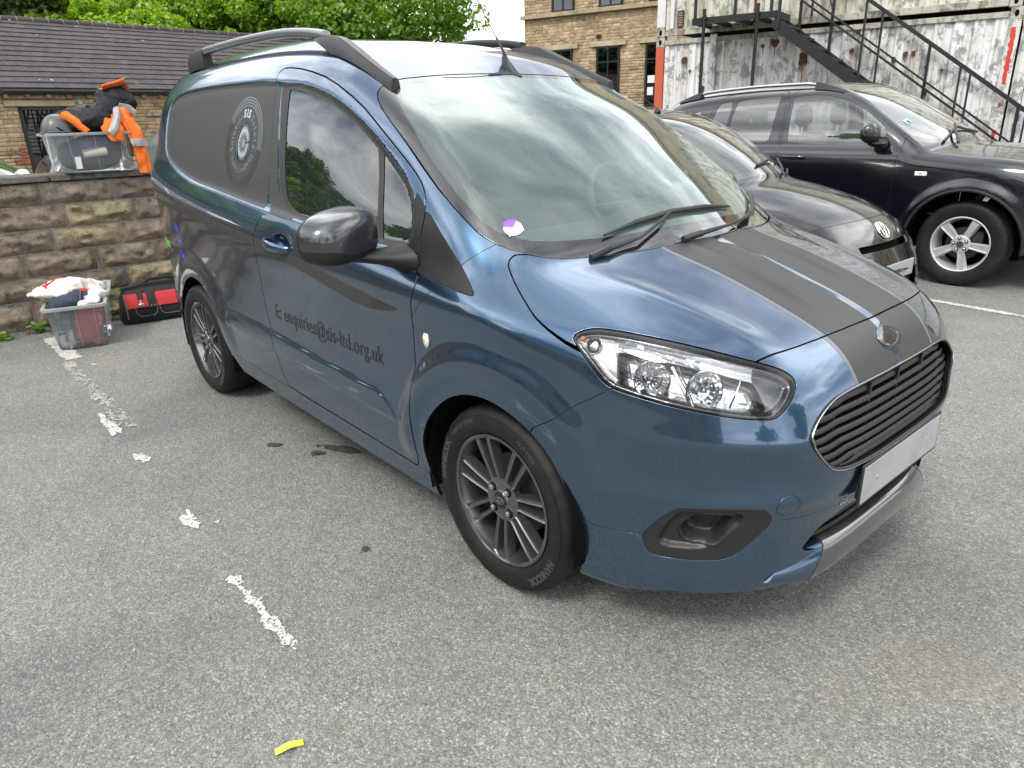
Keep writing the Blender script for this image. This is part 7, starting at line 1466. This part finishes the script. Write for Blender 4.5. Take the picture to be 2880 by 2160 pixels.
# floor boxes
ang = math.radians(90 - 15)
b2 = tub('clear_storage_box', 'clear plastic box on the asphalt holding a red case, with cloths piled on top', (-4.235, -1.07, .004), ang, .295, .42, .345, .50, .305, group='clear plastic storage boxes')
b3 = tub('clear_storage_box', 'second clear box standing just behind the one with the red case', (-4.43, -1.00, .004), ang, .295, .38, .35, .46, .335, group='clear plastic storage boxes')
def fb(x, y, z): # local box frame -> world
    return (-4.235 + x * math.cos(ang) - y * math.sin(ang), -1.07 + x * math.sin(ang) + y * math.cos(ang), z + .004)
REDC = pbr('red_plastic_case', (.50, .02, .035), .35)
rc = thing('red_case', 'red moulded case inside the clear box on the asphalt', 'case', fb(.055, -.148, 0), ang); b = MB(); b.prism([(-.085, .05), (-.07, .225), (-.055, .265), (.10, .265), (.105, .18), (.06, .08), (.03, .05)], -.03, .04, 'y'); b.build('case_shell', REDC, rc, bevel=.008); b = MB(); b.box((-.035, -.005, .045), (.07, .05, .045), bev=.006); b.build('case_foot', REDC, rc)
b = MB(); b.box((.02, -.033, .235), (.15, .006, .004)); b.build('case_seam', pbr('dark_red', (.2, .01, .015), .5), rc)
V, T = text_tris('Drager', .030, .001); V = V @ np.array([[0, 1], [-1, 0]]); obj('case_lettering', (np.stack([V[:, 0] + .075, np.full(len(V), -.0315), V[:, 1] + .18], 1), np.tile([0., -1, 0], (len(V), 1)), T), pbr('pale_pink_print', (.55, .25, .25), .6), rc)
mk = thing('mask_carton', 'white and green carton lettered FFP3 inside the clear floor box', 'carton', fb(-.090, -.160, .02), ang); b = MB(); b.box((0, 0, .055), (.085, .05, .11), bev=.003); b.build('carton', pbr('white_carton', (.60, .60, .66), .7), mk); b = MB(); b.box((0, 0, .14), (.085, .05, .06), bev=.003); b.prism([(-.0425, .105), (.0425, .105), (-.0425, .075)], -.0255, -.0245, 'y'); b.build('carton_top', pbr('green_carton', (.045, .13, .07), .7), mk)
V, T = text_tris('FFP3', .030, .0012); V = V @ np.array([[0, 1], [-1, 0]]); obj('carton_lettering', (np.stack([V[:, 0] + .005, np.full(len(V), -.0265), V[:, 1] + .06], 1), np.tile([0., -1, 0], (len(V), 1)), T), pbr('dark_print', (.03, .035, .06), .7), mk)
tag(lump('stored_clothes', [(fb(0, .02, .13), (.13, .13, .10)), (fb(0, -.04, .10), (.12, .12, .09)), (fb(0, .08, .20), (.14, .12, .09))], pbr('slate_blue_cloth', (.05, .075, .14), .9), h=.02, seed=15), 'dark blue clothes filling the back of the clear floor box', 'clothes')
b = MB()
for k in range(9): a = k * .9; b.tube([fb(.10 + .03 * math.cos(a), -.19, .03 + .015 * math.sin(a)), fb(.10 + .03 * math.cos(a + .5), -.192, .035 + .02 * math.sin(a + 1)), fb(.11 + .03 * math.cos(a + 1.2), -.19, .03 + .015 * math.sin(a + 2))], .006, 5)
tag(b.build('orange_cord', pbr('orange_cord', (.75, .20, .06), .6)), 'tangle of orange cord in the lower right corner of the floor box', 'cord')
tag(lump('navy_garment', [(fb(-.03, -.11, .315), (.13, .09, .055)), (fb(-.08, -.14, .31), (.09, .06, .05)), (fb(.02, -.06, .335), (.08, .08, .05))], NAVY, h=.010, k=.05, wr=.008, seed=21), 'navy blue garment bulging over the front rim of the floor box', 'garment')
WC = pbr('off_white_cloth', (.56, .54, .49), .9, bump=(40, .5, .006))
tag(lump('white_sheet', [(fb(-.06, .06, .375), (.17, .17, .04)), (fb(-.12, -.05, .375), (.10, .12, .03)), (fb(.08, .13, .35), (.10, .11, .045)), (fb(-.03, .02, .415), (.09, .12, .04)), (fb(-.15, .10, .34), (.06, .09, .05)), (fb(.12, .03, .345), (.05, .06, .03))], WC, h=.008, k=.03, wr=.014, ws=18, seed=23), 'off-white sheet with red print folded on top of the floor box', 'sheet')
b = MB(); P__ = [fb(-.17, -.05, .424), fb(-.13, -.02, .434), fb(-.10, .02, .446), fb(-.06, .06, .452)]; b.tube(P__, .006, 5); b.tube([fb(-.15, -.08, .418), fb(-.165, -.03, .424)], .006, 5); tag(b.build('red_print', pbr('red_print', (.65, .04, .02), .8)), 'red lettering band on the folded white sheet', 'print')
tag(lump('red_cloth', [(fb(.03, -.045, .365), (.075, .05, .02)), (fb(-.02, -.06, .36), (.06, .03, .015))], pbr('red_cloth', (.55, .025, .02), .85), h=.009, k=.03, wr=.005, seed=24), 'bright red cloth corner between white sheet and navy garment', 'cloth')
tag(lump('plastic_bag', [(fb(.10, -.14, .315), (.08, .06, .03)), (fb(.04, -.19, .30), (.05, .035, .022)), (fb(.13, -.05, .33), (.05, .07, .04))], pbr('crumpled_white_plastic', (.62, .62, .62), .25), h=.008, k=.03, wr=.010, ws=44, seed=25), 'crumpled white plastic bag on the right of the floor box', 'bag')
b = MB(); b.tube([fb(.035, -.215, .27), fb(.045, -.20, .33), fb(.058, -.17, .385)], [.014, .016, .013], 10); tag(b.build('torch', pbr('dark_grey_rubber', (.02, .022, .026), .4)), 'dark grey torch handle poking out of the floor box', 'torch')
b = MB(); b.box(fb(.155, .08, .35), (.04, .08, .06), rz=ang, bev=.015); tag(b.build('tool_pouch', PLASTIC2), 'black tool pouch at the back right rim of the floor box', 'pouch')
# tool bag
bg = thing('tool_bag', 'black and red fabric tool bag with straps at the foot of the wall', 'bag', (-4.56, -.44, .0), math.radians(82)); BB = pbr('black_bag_fabric', (.010, .010, .011), .8, bump=(120, .5, .003)); RB = pbr('red_bag_fabric', (.42, .022, .03), .8, bump=(120, .5, .003)); PIPE = pbr('grey_piping', (.08, .08, .08), .7)
b = MB(); rings = []
for x, s_ in ((-.30, .72), (-.27, .93), (-.1, 1), (.1, 1), (.27, .95), (.30, .8)):
    rings.append([(x * (1.0 if z < .15 else .93), y * s_, z * (s_ if z > .1 else 1)) for y, z in ((-.135, .0), (-.155, .04), (-.150, .12), (-.12, .20), (-.06, .262), (.0, .275), (.07, .26), (.13, .16), (.14, .02), (.12, 0))])
b.loft(rings); b.build('bag_body', BB, bg, bevel=.006)
def bagp(x0, x1, zlist, mat, name, off=.004):
    b = MB(); yz = [(-.155, .04), (-.150, .12), (-.12, .20), (-.06, .262)]
    def yy(z): return float(np.interp(z, [q[1] for q in yz], [q[0] for q in yz])) - off
    rings = [[(x, yy(z), z), (x, yy(z) - .006, z)] for x in (x0, x1) for z in ()]; vs = []; 
    for z in zlist: vs.append([(x0, yy(z) - .006, z), (x1, yy(z) - .006, z), (x1, yy(z) + .01, z), (x0, yy(z) + .01, z)])
    b.loft(vs); return b.build(name, mat, bg)
bagp(-.255, .265, [.128, .16, .20, .225], RB, 'red_panel'); bagp(-.265, -.255, [.05, .12, .2, .23], PIPE, 'piping', .006)
for x in (-.075, .175): bagp(x - .030, x + .030, [.12, .16, .20, .255], BB, 'handle_strap', .012)
for x in (-.15,): bagp(x - .020, x + .020, [.19, .21, .25], BB, 'buckle_strap', .012)
for x0, x1 in ((-.20, -.045), (-.03, .17)):
    b = MB(); zc_ = .085; b.tube([(x0, -.163, .125), (x0 + .005, -.167, .085), (x0 + .03, -.170, .06), (x1 - .03, -.170, .06), (x1 - .005, -.167, .085), (x1, -.163, .125)], .0045, 6, caps=True); b.build('pocket_piping', PIPE, bg)
b = MB(); b.bar((-.15, -.18, .135), (-.055, -.175, .01), .036, .006); b.build('shoulder_strap', BB, bg); b = MB(); b.box((-.155, -.172, .15), (.04, .012, .022), bev=.003); b.tube([(-.155, -.17, .16), (-.155, -.165, .19)], .006, 6); b.build('strap_clip', SATIN, bg)
for x in (-.085, -.06, .165, .185): b = MB(); b.lathe([(0, .004), (.006, .003), (.007, 0)], (x, -.168, .138), (0, -1, 0), 10); b.build('rivet', SATIN, bg)
b = MB(); b.tube([(-.27, -.04, .262), (-.1, -.05, .285), (.1, -.05, .29), (.28, -.04, .27)], .010, 6); b.tube([(-.13, .0, .27), (-.05, .0, .31), (.1, .0, .31), (.18, .0, .27)], .012, 6); b.build('top_edge', BB, bg)
# ------------------------------------------------------------------ cars beyond the wall
def recolour(root, mat, names=('body_shell', 'bonnet', 'door', 'door_mirror', 'front_bumper')):
    for ch in root.children:
        if ch.name.split('.')[0] in names:
            ch.material_slots[0].link = 'OBJECT'; ch.material_slots[0].material = mat
SIL = pbr('silver_car_paint', (.52, .53, .54), .3, .6, 1, .03); GRN = pbr('grey_green_car_paint', (.18, .22, .22), .3, .6, 1, .03)
c1 = copy_tree(hat); c1.location = (-7.55, -.28, 0); c1.rotation_euler = (0, 0, math.radians(92)); tag(c1, 'silver car at the left picture edge beyond the wall, its mirror against the stonework', 'car', 'cars parked beyond the wall'); recolour(c1, SIL)
c2 = copy_tree(suv); c2.location = (-8.9, 4.35, -.12); c2.rotation_euler = (0, 0, math.radians(91)); tag(c2, 'pale estate car with roof rack glimpsed beyond the wall beside the orange sleeve', 'car', 'cars parked beyond the wall'); recolour(c2, GRN)
c3 = copy_tree(hat); c3.location = (-12.3, 3.15, -.28); c3.rotation_euler = (0, 0, math.radians(90)); tag(c3, 'black car with red tail lamp, behind the left end of the wall box', 'car', 'cars parked beyond the wall')
# ------------------------------------------------------------------ trees and hillside
def tree_meshes(seed, H=11.0, R=4.2, nclump=150, per=150, leaf=.30, trunk_h=.30, spread=1.0, open_=.0):
    r_ = np.random.default_rng(seed); rr = random.Random(seed)
    # trunk and limbs
    b = MB(); tips = []
    def limb(p, d, L, r, lvl):
        pts = [p]; rs = [r]; q = p.copy(); dd = d.copy()
        for k in range(4):
            dd = (dd + Vector((rr.uniform(-.18, .18), rr.uniform(-.18, .18), rr.uniform(-.02, .14)))).normalized(); q = q + dd * L / 4; pts.append(q.copy()); rs.append(r * (1 - .16 * (k + 1)))
        b.tube(pts, rs, 7 if lvl < 2 else 5, caps=False); tips.append(q.copy())
        if lvl < 3:
            for k in range(rr.randint(3, 4)):
                a = rr.uniform(0, 6.28); e_ = rr.uniform(.35, .95) * spread; side = Vector((math.cos(a), math.sin(a), 0)); nd = (dd * math.cos(e_) + side * math.sin(e_)).normalized(); limb(pts[rr.randint(2, 4)], nd, L * rr.uniform(.62, .80), rs[-1] * .72, lvl + 1)
    limb(Vector((0, 0, -.3)), Vector((0, 0, 1)), H * trunk_h, H * .022, 0); tm = b
    # crown: clumps through an uneven volume
    cz0 = H * .30; cen = []
    for k in range(nclump):
        u = r_.normal(size=3); u /= np.linalg.norm(u); rad = r_.uniform(.35, 1) ** .5
        zf = .5 + .5 * u[2]; prof = math.sin(math.pi * min(.97, max(.06, .12 + zf * .80))) ** .7; lob = 1 + .22 * math.sin(3 * math.atan2(u[1], u[0]) + seed) + .14 * math.sin(5 * math.atan2(u[1], u[0]) + 2 * seed + 3 * zf)
        cen.append((u[0] * R * rad * lob * max(prof, .4), u[1] * R * rad * lob * max(prof, .4), cz0 + (H - cz0) * (.5 + .5 * u[2] * rad)))
    cen = np.array(cen); cs = r_.uniform(.5, 1.25, nclump) * R * .24
    n = nclump * per; ci = r_.integers(0, nclump, n); d = r_.normal(size=(n, 3)); d /= np.linalg.norm(d, axis=1)[:, None]; rad = r_.uniform(.2, 1, n) ** .45
    P = cen[ci] + d * (cs[ci] * rad)[:, None] * np.array([1, 1, .62]); up = d * .6 + r_.normal(size=(n, 3)) * .6 + np.array([0, 0, .55]); up /= np.linalg.norm(up, axis=1)[:, None]
    t = np.cross(up, r_.normal(size=(n, 3))); t /= np.linalg.norm(t, axis=1)[:, None]; s_ = np.cross(up, t); L = leaf * r_.uniform(.55, 1.2, n)[:, None]
    V = np.stack([P - t * L * .5, P + s_ * L * .34 + up * L * .08, P + t * L * .5, P - s_ * L * .34 + up * L * .08], 1).reshape(-1, 3); Tt = (np.arange(n) * 4)[:, None] + np.array([[0, 1, 2], [0, 2, 3]]).reshape(1, 6); Tt = Tt.reshape(-1, 3)
    rv = np.repeat(np.clip(r_.uniform(0, 1, nclump)[ci] * .55 + r_.uniform(0, .45, n), 0, 1), 2)
    return tm, V, Tt, rv
BARK = pbr('tree_bark', (.075, .062, .048), .95, noise=(6, (.04, .034, .028), .4, .6), bump=(20, .6, .02))
KINDS = {'lime': leaf_mat('lime_spring_leaf', (.14, .26, .014), (.34, .50, .04), .48), 'mid': leaf_mat('fresh_green_leaf', (.085, .18, .016), (.21, .35, .035), .45), 'dark': leaf_mat('deep_green_leaf', (.040, .105, .018), (.115, .21, .034), .38), 'grey': leaf_mat('grey_green_leaf', (.07, .115, .035), (.18, .235, .08), .38)}
PROT = {}
def proto(kind, seed, **k):
    tm, V, Tt, rv = tree_meshes(seed, **k); cm = mesh_np('crown', (V, None, Tt), KINDS[kind], smooth=False); face_rnd(cm, rv); return tm.mesh('trunk', BARK), cm
PROT = {'maple': proto('mid', 3, H=12, R=5.0, nclump=200, per=120, leaf=.34, spread=1.15), 'lime1': proto('lime', 5, H=11, R=4.4, nclump=190, per=120, leaf=.36), 'lime2': proto('lime', 8, H=9, R=3.6, nclump=150, per=130, leaf=.34),
        'mid1': proto('mid', 11, H=13, R=4.8, nclump=200, per=110, leaf=.42), 'dark1': proto('dark', 14, H=13, R=4.8, nclump=210, per=110, leaf=.44), 'dark2': proto('dark', 17, H=11, R=4.4, nclump=190, per=110, leaf=.42), 'grey1': proto('grey', 20, H=12, R=4.3, nclump=200, per=110, leaf=.36)}
def hill_z(x, y):
    d = np.clip((-x - 40) + .12 * (y - 5), 0, None); q = (1 - sstep(26, 62, y)) * sstep(-75, -38, y)
    return np.minimum(d * .40, 62) * q * (1 - 0 * x)
gx = np.linspace(-260, -38, 56); gy = np.linspace(-220, 110, 70); X_, Y_ = np.meshgrid(gx, gy, indexing='ij'); Z_ = hill_z(X_, Y_) + 1.1 * np.sin(X_ * .13) * np.cos(Y_ * .11) * (hill_z(X_, Y_) > 2) - .3
b = MB(); nx_, ny_ = X_.shape; b.add([(X_[i, j], Y_[i, j], Z_[i, j]) for i in range(nx_) for j in range(ny_)], [(i * ny_ + j, (i + 1) * ny_ + j, (i + 1) * ny_ + j + 1, i * ny_ + j + 1) for i in range(nx_ - 1) for j in range(ny_ - 1)], True)
b.build('hill', pbr('hillside_ground', (.03, .055, .018), .95, noise=(.4, (.05, .085, .02), .4, .6)), None, kind='structure')
_first = {}
def tree(kind, x, y, s, rot, label, group='trees on the hillside beyond the cottage', z=None, cat='tree'):
    z = float(hill_z(np.array(x), np.array(y))) if z is None else z
    t = thing('broadleaf_tree', label, cat, (x, y, z), rot, group); t.scale = (s, s, s)
    for me in PROT[kind]:
        o = bpy.data.objects.new(me.name.split('.')[0], me); C.objects.link(o); o.parent = t
    return t
def at(px, dist):  # ground direction of a picture column
    a = YAW - math.atan((px - 1440) / 2023.55 * 1.03); return CAM.x + dist * math.cos(a), CAM.y + dist * math.sin(a)
row = [('dark1', 20, 50, .95, 'deep green tree at the far left of the tree line above the cottage ridge'), ('dark2', 190, 52, .95, 'second deep green tree from the left edge above the cottage ridge'), ('grey1', 330, 47, .86, 'grey-green tree left of the bright lime foliage above the ridge'),
       ('lime2', 430, 44, .78, 'low bright lime tree above the ridge, left of the roof rail'), ('lime1', 540, 45, .66, 'bright lime tree directly above the left end of the roof rail'), ('mid1', 480, 62, 1.05, 'mid green tree rising behind the bright lime pair'),
       ('mid1', 680, 50, .86, 'fresh green tree above the middle of the roof rail'), ('lime1', 800, 47, .80, 'lime-tinted tree above the rail crest'), ('dark2', 610, 66, 1.05, 'dark tree filling the gap behind the fresh green tree'),
       ('maple', 1130, 40, .80, 'spreading maple with visible branches against the white sky, nearest of the tree line'), ('mid1', 960, 47, .88, 'dense fresh green tree left of the spreading maple')]
for i, (k, px, d, s, lb) in enumerate(row):
    x, y = at(px, d); tree(k, x, y, s, i * 1.3, lb, 'trees in the line beyond the cottage', z=float(hill_z(np.array(x), np.array(y))) * (1 if px < 900 else 1))
far = random.Random(44); names = ['dark1', 'dark2', 'mid1', 'grey1', 'lime1', 'dark1', 'dark2']
for k in range(64):
    px = -420 + (k % 16) * 88 + far.uniform(-30, 30); d = 62 + (k // 16) * 14 + far.uniform(-4, 4); x, y = at(px, d)
    kk = names[far.randrange(7)]; col_ = {'dark1': 'deep green', 'dark2': 'dark green', 'mid1': 'fresh green', 'grey1': 'grey-green', 'lime1': 'lime green'}[kk]
    tree(kk, x, y, far.uniform(.8, 1.1), far.uniform(0, 6), 'tree of the wooded hillside, one of the crowns rising behind the first tree line', 'hillside woodland trees')
for i, (px, d, s, lb) in enumerate(((1385, 150, .62, 'small distant tree on the horizon left of the aerial'), (1420, 170, .60, 'small distant tree on the horizon right of the aerial'), (1478, 120, .60, 'distant tree touching the left corner of the mill'), (1330, 130, .62, 'distant tree low behind the maple edge'))):
    x, y = at(px, d); tree('dark2', x, y, s, i, lb, 'distant trees on the horizon', z=0)
for k in range(26):
    a = math.radians(190 + k * 2.4); d = 48 + 13 * (k % 3); kk = names[(k * 3) % 7]; tree(kk, -1 + d * math.cos(a), d * math.sin(a), .8 + .05 * (k % 5), k * 1.1, 'tree of the wooded slope left of the picture, mirrored in the van side window', 'trees of the slope left of the picture')
# surroundings behind the camera, seen only in the paintwork and glass
for i, (x, y, k, s, lb) in enumerate(((-14, -24, 'mid1', .8, 'fresh green tree at the left end of the car park, mirrored in the van window'), (-5, -27, 'dark1', .75, 'dark tree beyond the low building behind the photographer'), (6, -28, 'mid1', .8, 'green tree behind the photographer beside the low building'), (17, -22, 'dark2', .8, 'dark tree at the far right behind the photographer'), (24, -8, 'mid1', .85, 'green tree facing the van bonnet across the car park'), (28, 8, 'dark1', .8, 'dark tree at the far end of the car park'))):
    tree(k, x, y, s, i, lb, 'trees around the car park', z=0)
bh = thing('brick_workshop', 'low stone workshop with dark roof along the near side of the car park', 'building', (-6, -17, 0)); b = MB(); b.box((8, -4, 1.6), (30, 8, 3.2)); b.build('wall', MILLM, bh); b = MB(); b.add([(-7.3, .3, 3.1), (23.3, .3, 3.1), (23.3, -4, 5.2), (-7.3, -4, 5.2), (-7.3, -8.3, 3.1), (23.3, -8.3, 3.1)], [(0, 1, 2, 3), (3, 2, 5, 4), (0, 3, 4), (1, 5, 2)]); b.build('roof', pbr('slate', (.06, .062, .07), .6), bh)
for k in range(6):
    b = MB(); b.box((-4 + 4.6 * k, .02, 1.5), (1.5, .06, 1.3)); wn = b.build('window', BLK, bh); b = MB(); b.box((-4 + 4.6 * k, .055, 1.5), (1.3, .01, 1.1)); b.build('pane', MATS['building_glass'], wn)
